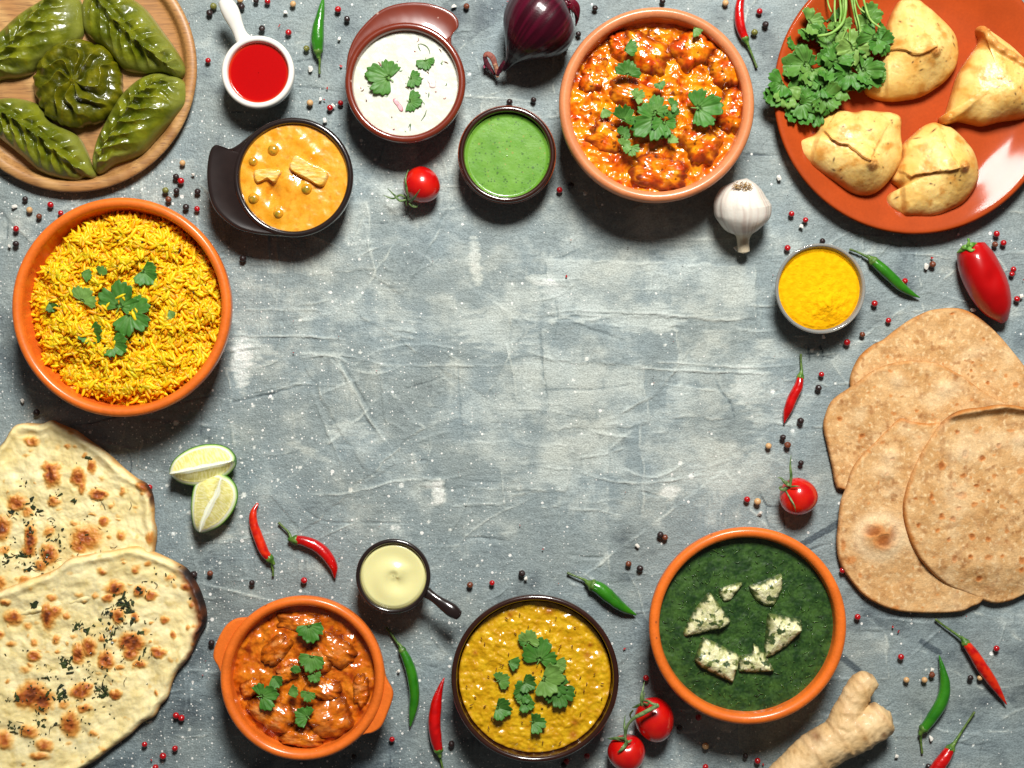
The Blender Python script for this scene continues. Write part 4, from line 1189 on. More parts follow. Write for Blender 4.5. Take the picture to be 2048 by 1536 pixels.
# ================================================================= raita
def build_raita():
    zl = 76
    cx, cy, R = level_disc(810, 164, 106, 0, 92, zl)
    m = mat('yogurt', None, rough=.3, coat=.5, coat_rough=.12, sss=.3, sss_r=8, sss_col=(1, .95, .8))

    def cols(x, y, z, r, d, u):
        c = mixc(lin(208, 208, 192), lin(214, 214, 200), sst(-.5, .5, fbm(x, y, 30, 3, 561)))
        g = sst(.50, .62, fbm(x, y, 12, 3, 563)); c = mixc(c, lin(150, 178, 140), g * .5)
        return mixc(c, lin(196, 190, 130), sst(.955, 1, r) * .5)
    v, f, c = star(disc_pts(cx, cy, R + 1), 90, 360, lambda x, y, r, d, u: zl + 1.0 * fbm(x, y, 24, 3, 541), cols, zb=40, centre=(cx, cy))
    tag(mk('raita', v, f, m, zref=zl, cols=c), 'white yogurt raita with herb flecks in the red-brown cup', 'raita')
    rng = np.random.default_rng(12); sets = []
    for k in range(36):
        a = rng.uniform(0, 6.28); r = 98 * math.sqrt(rng.random()); x, y = cx + r * math.cos(a), cy + r * math.sin(a); q = rng.uniform(0, 3.14); l = rng.uniform(1.5, 6)
        cc = [lin(70, 110, 60), lin(96, 60, 40), lin(120, 150, 110), lin(150, 70, 70)][rng.integers(4)]
        tv, tf, _, _ = tube([(x - l * math.cos(q), y - l * math.sin(q), zl - .1), (x + 1, y + 1, zl + .7), (x + l * math.cos(q + .5), y + l * math.sin(q + .5), zl - .1)], [.3, rng.uniform(.7, 1.4), .3], 6, 8, flat=.6)
        sets.append((tv, tf, np.ones((len(tv), 3)) * cc))
    for pts in ([(836, 89), (842, 88), (852, 92), (858, 100), (860, 108)], [(836, 90), (838, 96), (841, 102)], [(853, 220), (850, 230), (845, 238), (842, 242)], [(858, 185), (857, 195)], [(817, 255), (821, 248), (820, 262)]):
        tv, tf, _, _ = tube([(x, y, zl + .5) for x, y in pts], [.5, 1.2, .6], 6, 20, flat=.6)
        sets.append((tv, tf, np.ones((len(tv), 3)) * lin(84, 110, 70)))
    v, f, c = join_sets(sets)
    tag(mk('herb_flecks', v, f, HERB, zref=zl, cols=c, kind='stuff', closed=False), 'fine green and brown flecks floating in the white raita', 'herb flecks')
    om = mat('red_onion_cube', None, rough=.35, coat=.3)
    for (lb, out, ca, cb) in [('pink diced onion with dark edge in the lower raita', [(785, 200), (791, 197), (803, 210), (807, 220), (802, 224), (792, 212)], lin(186, 90, 104), lin(214, 160, 166)),
                              ('pale pink diced onion at the right of the raita', [(854, 159), (870, 159), (872, 166), (871, 176), (860, 176), (857, 168)], lin(226, 190, 188), lin(228, 210, 204))]:
        v, f, c = star(out, 10, 60, lambda x, y, r, d, u: zl + 2.8 * sst(0, 3, d) - .5, lambda x, y, z, r, d, u, ca=ca, cb=cb: mixc(ca, cb, sst(0, 4, d)), zb=zl - 4)
        tag(mk('onion_dice', v, f, om, zref=zl, cols=c), lb, 'onion piece', 'diced onion in the raita')


build_raita()
G = 'coriander leaves on the raita'
for (lb, x, y, s, a, z, kw) in [
    ('large torn coriander leaf at the left of the raita', 768, 153, 78, -160, 78, dict(lobes=3, shade=.05, fold=.06, curl=.12)),
    ('coriander leaf at the upper right of the raita', 853, 131, 30, 80, 78, dict(fold=.1, curl=.12)),
    ('coriander leaf right of the large torn one, middle of the raita', 831, 160, 31, 20, 78, dict(fold=.1, curl=.12)),
    ('coriander leaf right of the pink diced onion', 831, 206, 36, 15, 78, dict(fold=.1, curl=.12))]:
    leaf(lb, x, y, s, a, z, G, **kw)


# ================================================================= smooth sauces
def smooth(name, label, cat, cx, cy, R, zrim, zl, m, hf, cf):
    x0, y0, R0 = level_disc(cx, cy, R, 0, zrim, zl)
    v, f, c = star(disc_pts(x0, y0, R0), 70, 240, lambda x, y, r, d, u: zl + hf(x - x0, y - y0, r, d), lambda x, y, z, r, d, u: cf(x - x0, y - y0, r, d), zb=zl - 30, centre=(x0, y0))
    tag(mk(name, v, f, m, zref=zl, cols=c), label, cat)


smooth('red_sauce', 'glossy red chilli sauce in the white cup', 'sauce', 515, 143, 61.5, 74, 62,
       mat('chilli_sauce', None, rough=.15, coat=.6, coat_rough=.05, sss=.1, sss_r=4, sss_col=(1, .1, .05)), lambda x, y, r, d: 1.6 * sst(.92, 1.0, r) ** 2 * 2,
       lambda x, y, r, d: mixc(lin(172, 2, 4), lin(204, 66, 24), sst(.86, 1.0, r) ** 2))
smooth('green_chutney', 'speckled bright green chutney in the small dark bowl', 'chutney', 1014, 310, 85, 70, 54,
       mat('chutney', None, rough=.3, coat=.4, coat_rough=.1, bumps=[(5, .25, 3)], var=[(8, .05), (40, .04)], specks=[(6, 2.0, (.05, .12, .02), .75), (11, 2.4, (.30, .27, .05), .6), (17, 3.0, (.04, .10, .02), .7)], sss=.1, sss_r=5, sss_col=(.5, 1, .3)),
       lambda x, y, r, d: 3.0 * sst(.90, 1.0, r) ** 2 + .4 * fbm(x, y, 30, 2, 2),
       lambda x, y, r, d: mixc(lin(94, 144, 44), lin(106, 154, 52), sst(-.4, .4, fbm(x, y, 40, 3, 3))))
smooth('mayonnaise', 'pale yellow swirled mayonnaise in the black cup', 'mayonnaise', 786, 1153, 66.5, 78, 70, CREAM,
       lambda x, y, r, d: 3.2 * np.sin(np.arctan2(y - 3, x - 6) * 1.0 + np.hypot(x - 6, y - 3) * .085 + 2.2) * np.exp(-(r / .75) ** 4) * sst(0, .2, r) + 2.0 * np.exp(-(((x - 14) / 20) ** 2 + ((y + 14) / 10) ** 2)) - 3 * sst(.88, 1, r),
       lambda x, y, r, d: mixc(lin(226, 220, 158), lin(206, 190, 100), sst(.93, 1.0, r) * .8))

# turmeric
x0, y0, R0 = level_disc(1641, 577, 82, 0, 64, 52)


def tur_h(x, y, r, d, u):
    pk = np.hypot(x - 1652, y - 612)
    return 50 + 20 * np.exp(-(pk / 30) ** 1.2) + (1.2 + 3.5 * np.exp(-(pk / 45) ** 2)) * fbm(x, y, 15, 4, 71) + 1.2 * sst(.3, .8, fbm(x, y, 9, 3, 72)) - 3 * sst(.9, 1, r) + 4 * sst(0, -90, y - y0) * (1 - r)


v, f, c = star(disc_pts(x0, y0, R0), 90, 360, tur_h, lambda x, y, z, r, d, u: mixc(lin(230, 164, 4), lin(236, 176, 10), sst(-.4, .4, fbm(x, y, 12, 4, 73))), zb=14, centre=(x0, y0), under=((.985, .7), (.93, .35), (.8, .08)))
tag(mk('turmeric_powder', v, f, mat('turmeric', None, rough=.95, spec=.1, bumps=[(4, .8, 4), (14, .8, 3)], var=[(6, .04)]), zref=50, cols=c), 'mounded yellow turmeric powder in the glass bowl', 'turmeric')
# ================================================================= green dumplings on the wooden plate
DUMP = mat('green_dough', None, rough=.4, coat=.6, coat_rough=.13, spec=.3, sss=.25, sss_r=8, sss_col=(1, 1, .25), bumps=[(14, .9, 3), (4, .2, 2)])


def leaf_dumpling(label, out, spine, z0, hgt, seed, per=31.0):
    out = np.array(out, float)
    sp = catmull(spine, 40)
    out = out.mean(0) + (out - out.mean(0)) * 1.02

    def fields(x, y, r):
        wx = x + 4 * fbm(x, y, 26, 2, seed); wy = y + 4 * fbm(x, y, 26, 2, seed + 1)
        d, side, par, LL = seg_dist(wx, wy, sp)
        s = par * LL
        env = np.exp(-(d / 34) ** 2) * sst(1.0, .75, r) * np.clip(.75 + .7 * fbm(x, y, 45, 2, seed + 14), .15, 1.25)
        phs = (s - d * (.8 + .25 * side)) / per + side * .25 + .35 * fbm(x, y, 55, 2, seed + 15)
        w = 1 - np.abs((phs % 1.0) * 2 - 1)          # 0..1 triangle
        fold = np.maximum(w, 0) ** 1.4
        return d, side, par, env, fold

    def hf(x, y, r, d, u):
        ds, side, par, env, fold = fields(x, y, r)
        dome = np.sqrt(np.clip(1 - r ** 2.4, 0, 1))
        z = z0 + 5 + hgt * dome * (1 + .12 * fbm(x, y, 50, 2, seed + 4))
        z += env * (fold * 16 - 9) + 8 * np.exp(-(ds / 6) ** 2) * sst(1, .8, r) - 4 * np.exp(-((ds - 11) / 5) ** 2) * sst(1, .8, r)
        return z + 1.6 * fbm(x, y, 20, 3, seed + 6) * sst(0, 6, d)

    def cf(x, y, z, r, d, u):
        ds, side, par, env, fold = fields(x, y, r)
        c = mixc(lin(84, 92, 6), lin(122, 126, 22), sst(-.4, .5, fbm(x, y, 40, 3, seed + 8)))
        c = mixc(c, lin(124, 128, 54), sst(.62, .98, r + .35 * fbm(x, y, 60, 2, seed + 9)) * .8)
        c = mixc(c, lin(128, 124, 18), sst(.25, .6, fbm(x, y, 18, 3, seed + 10)) * .5)
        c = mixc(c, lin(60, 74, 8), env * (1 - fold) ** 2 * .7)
        return mixc(c, lin(140, 120, 30), sst(.5, .8, fbm(x, y, 10, 2, seed + 11)) * .3)
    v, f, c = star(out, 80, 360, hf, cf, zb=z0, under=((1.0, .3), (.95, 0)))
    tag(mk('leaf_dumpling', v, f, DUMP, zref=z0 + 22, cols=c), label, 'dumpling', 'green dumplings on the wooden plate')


leaf_dumpling('leaf-shaped green dumpling at the upper left, partly outside the frame', [(-70, 170), (-60, 120), (-25, 85), (0, 60), (35, 28), (75, 2), (110, -14), (148, -10), (160, 22), (161, 64), (142, 88), (112, 105), (75, 128), (58, 144), (30, 152), (0, 155), (-40, 175)],
              [(-60, 160), (-10, 128), (18, 105), (42, 78), (62, 52), (85, 22), (105, -8)], 9, 44, 10)
leaf_dumpling('leaf-shaped green dumpling at the upper right of the wooden plate', [(163, 35), (163, 5), (180, -22), (215, -25), (255, -8), (288, 16), (322, 60), (350, 100), (366, 132), (364, 147), (350, 152), (320, 142), (282, 143), (244, 135), (213, 98), (186, 80), (169, 60)],
              [(185, -15), (212, 18), (240, 48), (272, 82), (305, 108), (335, 130), (360, 145)], 9, 46, 20)
leaf_dumpling('leaf-shaped green dumpling at the lower right, pointing down to the left', [(368, 168), (371, 190), (366, 212), (342, 240), (312, 272), (282, 304), (252, 317), (226, 326), (203, 342), (192, 343), (184, 330), (184, 308), (193, 276), (216, 230), (240, 190), (272, 160), (306, 146), (342, 150), (358, 157)],
              [(192, 338), (214, 296), (236, 262), (258, 228), (284, 196), (318, 166), (350, 155)], 9, 46, 30)
leaf_dumpling('leaf-shaped green dumpling at the lower left, pointing down to the right', [(-40, 225), (-10, 200), (22, 195), (60, 202), (82, 216), (98, 242), (148, 268), (168, 300), (178, 328), (187, 345), (181, 354), (165, 352), (150, 358), (112, 353), (76, 340), (40, 310), (0, 278), (-35, 255)],
              [(-30, 205), (0, 222), (40, 246), (75, 270), (105, 295), (138, 322), (180, 351)], 9, 46, 40)


def round_dumpling():
    cx, cy, R = 153, 165, 88
    seed = 55

    def fields(x, y, r):
        a = np.arctan2(y - cy, x - cx); q = np.hypot(x - cx, y - cy) / R
        ph = (a / (2 * np.pi) * 8 + 1.15 * q + .8 * fbm(x, y, 50, 2, seed)) % 1.0
        w = np.where(ph < .7, ph / .7, (1 - ph) / .3)
        env = sst(.04, .3, q) * sst(1.0, .72, q)
        return q, w ** 1.3, env

    def hf(x, y, r, d, u):
        q, w, env = fields(x, y, r)
        z = 26 + 40 * np.sqrt(np.clip(1 - r ** 3.2, 0, 1)) + env * (w * 16 - 8) - 8 * np.exp(-(q / .22) ** 2) + 9 * np.exp(-(q / .09) ** 2)
        return z + 2.4 * fbm(x, y, 18, 3, 4) * sst(0, 6, d)

    def cf(x, y, z, r, d, u):
        q, w, env = fields(x, y, r)
        c = mixc(lin(78, 80, 3), lin(112, 108, 10), sst(-.4, .5, fbm(x, y, 26, 3, 8)))
        c = mixc(c, lin(128, 114, 12), sst(.2, .6, fbm(x, y, 14, 3, 9)) * .55)
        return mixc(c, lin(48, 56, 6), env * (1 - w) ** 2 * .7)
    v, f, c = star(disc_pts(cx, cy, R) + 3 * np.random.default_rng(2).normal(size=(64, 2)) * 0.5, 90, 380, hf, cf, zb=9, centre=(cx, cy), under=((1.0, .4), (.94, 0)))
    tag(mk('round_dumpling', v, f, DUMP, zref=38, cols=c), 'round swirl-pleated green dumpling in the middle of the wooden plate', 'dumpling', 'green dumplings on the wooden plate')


round_dumpling()


# ================================================================= samosas
FRY = mat('fried_dough', None, rough=.5, coat=.22, coat_rough=.25, sss=.25, sss_r=8, sss_col=(1, .7, .3), bumps=[(22, 1.2, 3), (6, .35, 3), (10, .35, 0, 'voronoi')])


def samosa(label, out, tip, tip_h, H0, flap, flap_h, knob, wing, seed, marks, z0=10, crimp=None):
    out = np.array(out, float); tip = np.array(tip, float)

    def flapf(x, y, pts, A, fall=45):
        wx = x + 1.5 * fbm(x, y, 12, 2, seed); wy = y + 1.5 * fbm(x, y, 12, 2, seed + 1)
        d, side, par, LL = seg_dist(wx, wy, catmull(pts, 24))
        env = sst(0, .06, par) * sst(1, .94, par) + .0
        up = side < 0
        A = A * .72
        return np.where(up, A * np.exp(-d / fall) * env, -A * .15 * np.exp(-(d / 5) ** 1) * env), d, up, env

    def hf(x, y, r, d, u):
        dt = np.hypot(x - tip[0], y - tip[1])
        z = z0 + 6 + H0 * np.sqrt(np.clip(1 - r ** 2.6, 0, 1)) + tip_h * np.exp(-(dt / 42) ** 1.5)
        z = z + flapf(x, y, flap, flap_h)[0]
        if wing is not None:
            dw, sw, pw, LL = seg_dist(x, y, catmull(wing[0], 20))
            e = sst(0, .15, pw) * sst(1, .9, pw) if wing[2] else 1
            z = z - np.where(sw * wing[1] > 0, sst(0, 9, dw) * 20 * np.exp(-dw / 90) * (1 - .6 * r), 0) * e
        if crimp is not None:
            dc, s_, pc, LL = seg_dist(x, y, catmull(crimp, 30))
            z = z + 11 * np.exp(-(dc / 9) ** 4) * (1 + .25 * np.sin(pc * LL / 4.0)) * sst(0, .05, pc)
        for kb in knob:
            z = z + kb[3] * np.exp(-(np.hypot(x - kb[0], y - kb[1]) / kb[2]) ** 4) * (1 + .2 * pn(x, y, 5, seed))
        return z + 3.0 * fbm(x, y, 45, 3, seed + 5) * sst(0, 10, d) + .7 * fbm(x, y, 12, 3, seed + 6)

    def cf(x, y, z, r, d, u):
        c = mixc(lin(226, 178, 92), lin(238, 204, 126), sst(-.5, .5, fbm(x, y, 50, 4, seed + 7)))
        c = mixc(c, lin(200, 132, 44), sst(.0, .5, fbm(x, y, 34, 4, seed + 8)) * .8); c = mixc(c, lin(186, 112, 36), sst(.3, .6, fbm(x, y, 9, 3, seed + 18)) * .4)
        _, dfl, up, env = flapf(x, y, flap, flap_h)
        c = mixc(c, lin(200, 128, 50), np.exp(-(dfl / 3.2) ** 2) * env * (.45 + .5 * fbm(x, y, 12, 2, seed)))
        c = mixc(c, lin(196, 122, 44), sst(8, 0, d + 6 * fbm(x, y, 24, 2, seed + 9)) * .8)
        for kb in knob:
            c = mixc(c, lin(190, 112, 44), sst(1.3, .5, np.hypot(x - kb[0], y - kb[1]) / kb[2]) * .6)
        if crimp is not None:
            dc, s_, pc, LL = seg_dist(x, y, catmull(crimp, 30)); c = mixc(c, lin(196, 120, 48), sst(12, 7, dc) * .6)
        for (mx_, my_, ml, ma, mi) in marks:
            a = math.radians(ma); uu = (x - mx_) * math.cos(a) + (y - my_) * math.sin(a); vv = -(x - mx_) * math.sin(a) + (y - my_) * math.cos(a)
            c = mixc(c, lin(70, 34, 16), mi * np.exp(-((uu / ml) ** 2 + (vv / 1.6) ** 2)))
        return c
    v, f, c = star(out, 110, 440, hf, cf, zb=z0 - 2, under=((1.0, .35), (.96, 0)))
    tag(mk('samosa', v, f, FRY, zref=z0 + 22, cols=c), label, 'samosa', 'fried samosas on the clay plate')


def zz(pts, ox, oy, k): return [(ox + a / k, oy + b / k) for a, b in pts]


rng = np.random.default_rng(77)


def rmarks(cx, cy, R, n):
    return [(cx + R * rng.uniform(-1, 1), cy + R * rng.uniform(-1, 1), rng.uniform(1.4, 3.6), rng.uniform(0, 180), rng.uniform(.5, 1)) for _ in range(n)]


samosa('tallest samosa at the top of the clay plate beside the coriander', zz([(968, -6), (930, 50), (895, 130), (875, 200), (862, 330), (825, 400), (765, 470), (745, 560), (782, 610), (890, 638), (990, 635), (1110, 610), (1220, 545), (1290, 480), (1332, 400), (1340, 300), (1310, 200), (1200, 80), (1130, 20), (1085, -12), (1020, -16)], 1500, 0, 3.2),
       (1850, 108), 34, 46, [(1765, 108), (1778, 104), (1797, 108), (1812, 118), (1830, 119), (1848, 112), (1860, 104)], 11, [(1856, 116, 9, 8)],
       ([(1773, 70), (1772, 106), (1771, 150), (1779, 205)], 1, False), 3, rmarks(1840, 100, 55, 12) + [(1901, 78, 4, 80, 1), (1902, 94, 5, 50, 1), (1832, 148, 4, -20, .9), (1875, 171, 7, -25, .8)])
samosa('samosa at the right edge of the frame with a crimped seam', zz([(1460, 190), (1468, 165), (1492, 160), (1560, 200), (1680, 290), (1754, 360), (1880, 470), (1900, 620), (1840, 720), (1754, 757), (1620, 772), (1500, 800), (1420, 785), (1340, 772), (1260, 797), (1228, 782), (1226, 745), (1265, 712), (1300, 600), (1330, 500), (1370, 420), (1440, 320), (1478, 250)], 1500, 0, 3.2),
       (2010, 190), 18, 56, [(2060, 60), (2062, 70)], 0, [(1890, 241, 9, 9), (1965, 60, 9, 8)], None, 23, rmarks(1985, 180, 50, 8), crimp=[(1962, 62), (1972, 86), (1990, 104), (2020, 122), (2050, 140), (2070, 150)])
samosa('samosa at the lower left of the clay plate with a long flap', zz([(312, 905), (350, 880), (430, 845), (450, 770), (500, 715), (600, 702), (680, 712), (740, 700), (850, 708), (920, 715), (975, 748), (975, 850), (985, 950), (970, 1040), (900, 1150), (820, 1225), (740, 1250), (650, 1230), (560, 1170), (440, 1090), (360, 1030), (320, 980)], 1500, 0, 3.2),
       (1725, 332), 32, 50, [(1644, 262), (1655, 282), (1668, 292), (1685, 297), (1700, 311), (1714, 325), (1727, 333)], 12, [(1732, 336, 11, 7)],
       ([(1648, 262), (1634, 285), (1628, 310), (1626, 335)], 1, False), 43, rmarks(1720, 300, 60, 14) + [(1661, 324, 5, 100, 1), (1663, 343, 4, 30, 1), (1728, 268, 4, 15, .9)])
samosa('samosa nearest the bottom of the clay plate with pointed knob', zz([(1060, 850), (1120, 800), (1185, 776), (1240, 792), (1305, 815), (1380, 890), (1440, 980), (1466, 1100), (1450, 1185), (1380, 1290), (1290, 1345), (1180, 1385), (1060, 1385), (980, 1382), (905, 1325), (884, 1270), (908, 1230), (955, 1212), (962, 1190), (918, 1150), (930, 1095), (978, 1000), (990, 920)], 1500, 0, 3.2),
       (1905, 340), 34, 48, [(1812, 362), (1822, 354), (1842, 352), (1866, 349), (1888, 349), (1902, 345)], 12, [(1911, 340, 11, 10)],
       ([(1812, 300), (1806, 330), (1806, 360), (1806, 385), (1813, 430)], 1, False), 63, rmarks(1880, 330, 55, 14) + [(1950, 343, 3, 0, 1), (1792, 396, 5, -30, 1), (1905, 413, 9, -20, .7), (1862, 264, 8, -40, 1), (1830, 278, 7, 0, .9)])


# ================================================================= flat breads
NAAN = mat('naan_crust', None, rough=.62, coat=.10, coat_rough=.3, sss=.15, sss_r=8, sss_col=(1, .8, .5), bumps=[(26, 2.0, 3), (7, .5, 3)], var=[(4, .03)])
CHAP = mat('chapati_crust', None, rough=.85, spec=.2, bumps=[(14, 1.4, 4), (4, .7, 3)], var=[(3, .13), (8, .07)])


def naan(name, label, out, spots, z0, seed, burn, drape=None, centre=None):
    out = np.array(out, float)
    rr = np.random.default_rng(seed)
    xs0, xs1 = out[:, 0].min(), out[:, 0].max(); ys0, ys1 = out[:, 1].min(), out[:, 1].max()
    small = [(rr.uniform(xs0, xs1), rr.uniform(ys0, ys1), rr.uniform(2, 8), rr.uniform(2, 7), rr.uniform(.12, .5)) for _ in range(110)]
    allsp = list(spots) + small

    def tone(x, y):
        t = np.zeros(np.shape(x))
        wx = x + 7 * fbm(x, y, 20, 4, seed); wy = y + 7 * fbm(x, y, 20, 4, seed + 1)
        for sp in allsp:
            sx, sy, rx, ry, k = sp
            q = np.hypot((wx - sx) / rx, (wy - sy) / ry)
            t = np.maximum(t, k * sst(1.6, .1, q))
        return t

    def base(x, y):
        return z0 + (drape(x, y) if drape is not None else 0)

    def hf(x, y, r, d, u):
        e = np.clip(d / 10, 0, 1)
        t = tone(x, y)
        z = base(x, y) + 4 + 10 * np.sqrt(1 - (1 - e) ** 2) + 8 * fbm(x, y, 70, 3, seed + 2) * sst(0, 20, d) + 4.0 * fbm(x, y, 24, 3, seed + 3) * sst(0, 8, d)
        z += 5.5 * np.exp(-((d - 12) / 8) ** 2) * (1 + .5 * fbm(x, y, 60, 2, seed + 4))
        return z + 4.5 * sst(.1, .7, t) * (1 + .6 * fbm(x, y, 9, 3, seed + 5))

    def cf(x, y, z, r, d, u):
        t = tone(x, y) * (1 + .45 * fbm(x, y, 10, 3, seed + 6))
        c = mixc(lin(230, 210, 146), lin(238, 224, 172), sst(-.5, .5, fbm(x, y, 60, 4, seed + 7)))
        c = mixc(c, lin(218, 192, 116), sst(.1, .6, fbm(x, y, 22, 3, seed + 8)) * .6)
        c = mixc(c, lin(228, 184, 104), sst(.02, .25, t) * .8); c = mixc(c, lin(208, 142, 62), sst(.2, .5, t)); c = mixc(c, lin(168, 86, 26), sst(.5, .9, t)); c = mixc(c, lin(104, 46, 16), sst(.85, 1.2, t))
        edge = sst(6, 0, d + 5 * fbm(x, y, 30, 3, seed + 9))
        c = mixc(c, lin(206, 146, 70), edge * .8)
        for (bx, by, br, bi, bw) in burn:
            k = np.exp(-(np.hypot(x - bx, y - by) / br) ** 4)
            c = mixc(c, lin(150, 76, 24), k * sst(bw * 2.4, bw * .8, d + 5 * fbm(x, y, 16, 3, seed + 12)) * min(1, bi))
            c = mixc(c, lin(26, 12, 6), k * sst(bw * 1.5, bw * .5, d + 5 * fbm(x, y, 12, 3, seed + 10)) * bi)
        return c
    v, f, c = star(out, 130, 520, hf, cf, zb=z0 - 1, centre=centre, under=((.997, .5), (.985, 0)))
    if drape is not None:      # the underside follows what the bread lies on
        n_u = 2 * 520 + 1
        v[-n_u:, 2] = np.maximum(base(v[-n_u:, 0], v[-n_u:, 1]) - 1, 1)
    t = thing(name, float(out[:, 0].mean()), float(out[:, 1].mean()), label, 'naan bread', 'naan breads', zref=z0 + 12)
    mk('bread', v, f, NAAN, t, zref=z0 + 12, cols=c)
    return t, lambda x, y: float(hf(np.array([x]), np.array([y]), np.array([.5]), np.array([40.]), 0)[0])


def flakes(parent, topf, clusters, zref, seed, n_part=14):
    """dried herb flakes: the larger ones single parts, the dust joined"""
    rr = np.random.default_rng(seed)
    fm = mat('dried_herb', None, rough=.6, coat=.3)
    L = []
    for (x, y, spread, n, big) in clusters:
        for _ in range(n):
            L.append((rr.normal(x, spread), rr.normal(y, spread), (rr.uniform(2.6, 4.6) * big if rr.random() < .5 else rr.uniform(1.0, 2.2))))
    L.sort(key=lambda q: -q[2])
    sets = []
    for k, (x, y, s) in enumerate(L):
        n = rr.integers(5, 8); a = np.sort(rr.uniform(0, 6.28, n)); r = s * rr.uniform(.55, 1.25, n); st = rr.uniform(1, 1.7); q = rr.uniform(0, 3.14)
        lx, ly = r * np.cos(a) * st, r * np.sin(a) / st
        px = x + lx * math.cos(q) - ly * math.sin(q); py = y + lx * math.sin(q) + ly * math.cos(q)
        z = topf(x, y) + .8 + rr.uniform(0, 1.4, n)
        top = np.stack([px, py, z + .5], 1); bot = np.stack([px, py, z - 1.6], 1)
        c = np.array([[x, y, z.mean() + rr.uniform(.3, 1.6)]])
        v = np.vstack([top, bot, c]); j = np.arange(n); jn = (j + 1) % n
        f3 = np.stack([j, jn, np.full(n, 2 * n)], 1); f4 = np.stack([j, j + n, jn + n, jn], 1)
        col = np.ones((len(v), 3)) * mixc(lin(22, 32, 14), lin(56, 70, 26), np.array(rr.random()))
        if k < n_part:
            mk('herb_flake', v, [f3, f4], fm, parent, zref=zref, smooth=False, cols=col, closed=False)
        else:
            sets.append((v, [f3, f4], col))
    for _ in range(16):     # thin curled stalks
        x, y, sp = clusters[rr.integers(len(clusters))][:3]
        x, y = rr.normal(x, sp * 1.5), rr.normal(y, sp * 1.5); a = rr.uniform(0, 6.28); l = rr.uniform(4, 11); b = a + rr.normal(0, .9)
        z = topf(x, y) + 2
        tv, tf, _, _ = tube([(x, y, z), (x + l * math.cos(a), y + l * math.sin(a), z + 1), (x + l * (math.cos(a) + math.cos(b)), y + l * (math.sin(a) + math.sin(b)), z)], [.6, .6, .4], 5, 9)
        sets.append((tv, tf, np.ones((len(tv), 3)) * lin(50, 46, 20)))
    v, f, c = join_sets(sets)
    mk('herb_dust', v, f, fm, parent, zref=zref, smooth=False, cols=c, closed=False, kind='stuff')


sp1 = [(64, 883, 14, 9, .8), (105, 952, 15, 20, 1.1), (103, 935, 18, 10, 1), (158, 955, 13, 18, 1.05), (164, 975, 6, 12, .8), (185, 933, 8, 12, .9), (199, 988, 17, 9, 1.05), (207, 1042, 10, 10, .9), (35, 1005, 19, 15, .9), (108, 1003, 12, 10, .8),
       (56, 1024, 13, 10, .6), (62, 1078, 12, 26, 1.2), (58, 1100, 14, 14, .9), (4, 1055, 17, 22, 1.1), (173, 1075, 28, 24, .95), (160, 1090, 18, 14, .8), (99, 1108, 16, 20, 1.0), (82, 1130, 14, 10, .8), (245, 1070, 10, 10, .7), (220, 1075, 6, 6, .5), (288, 972, 12, 10, 1),
       (8, 1100, 11, 9, .6), (98, 1063, 10, 12, .6), (171, 909, 5, 5, .6), (136, 894, 6, 5, .6), (246, 982, 6, 7, .6), (204, 957, 7, 6, .4), (50, 1160, 14, 8, .6), (4, 1165, 10, 12, .7), (150, 895, 5, 4, .4), (52, 912, 8, 5, .4), (303, 1075, 9, 14, .7)]
t1, top1 = naan('naan', 'flat naan with brown blisters and herbs, lying behind the other below the rice bowl',
    [(-60, 1000), (-40, 930), (-10, 900), (8, 880), (18, 862), (30, 850), (52, 846), (82, 847), (102, 840), (120, 848), (150, 860), (174, 877), (218, 909), (246, 935), (274, 957), (294, 968), (305, 990), (308, 1016), (308, 1040), (313, 1062), (310, 1092), (300, 1120), (250, 1180), (150, 1215), (0, 1240), (-60, 1200), (-80, 1100)],
    sp1, 4, 11, [(297, 985, 30, .9, 5), (305, 1070, 25, .3, 4), (15, 880, 25, .4, 3)])
flakes(t1, top1, [(48, 964, 5, 4, 1.4), (118, 985, 6, 4, 1.2), (152, 1003, 3, 2, 1.5), (58, 1008, 8, 7, 1.2), (75, 1025, 8, 8, 1.2), (25, 1026, 5, 4, 1.3), (54, 1044, 6, 6, 1.2), (66, 1058, 7, 6, 1.3), (110, 1072, 14, 12, .9), (123, 1092, 8, 6, 1), (12, 1118, 8, 10, 1.1),
                  (46, 1112, 6, 8, 1.4), (56, 1133, 8, 9, 1.3), (90, 1123, 14, 12, .8), (40, 1090, 26, 24, .6), (150, 1095, 30, 14, .6), (178, 921, 3, 2, 1.3), (200, 1020, 40, 10, .6)], 16, 5)

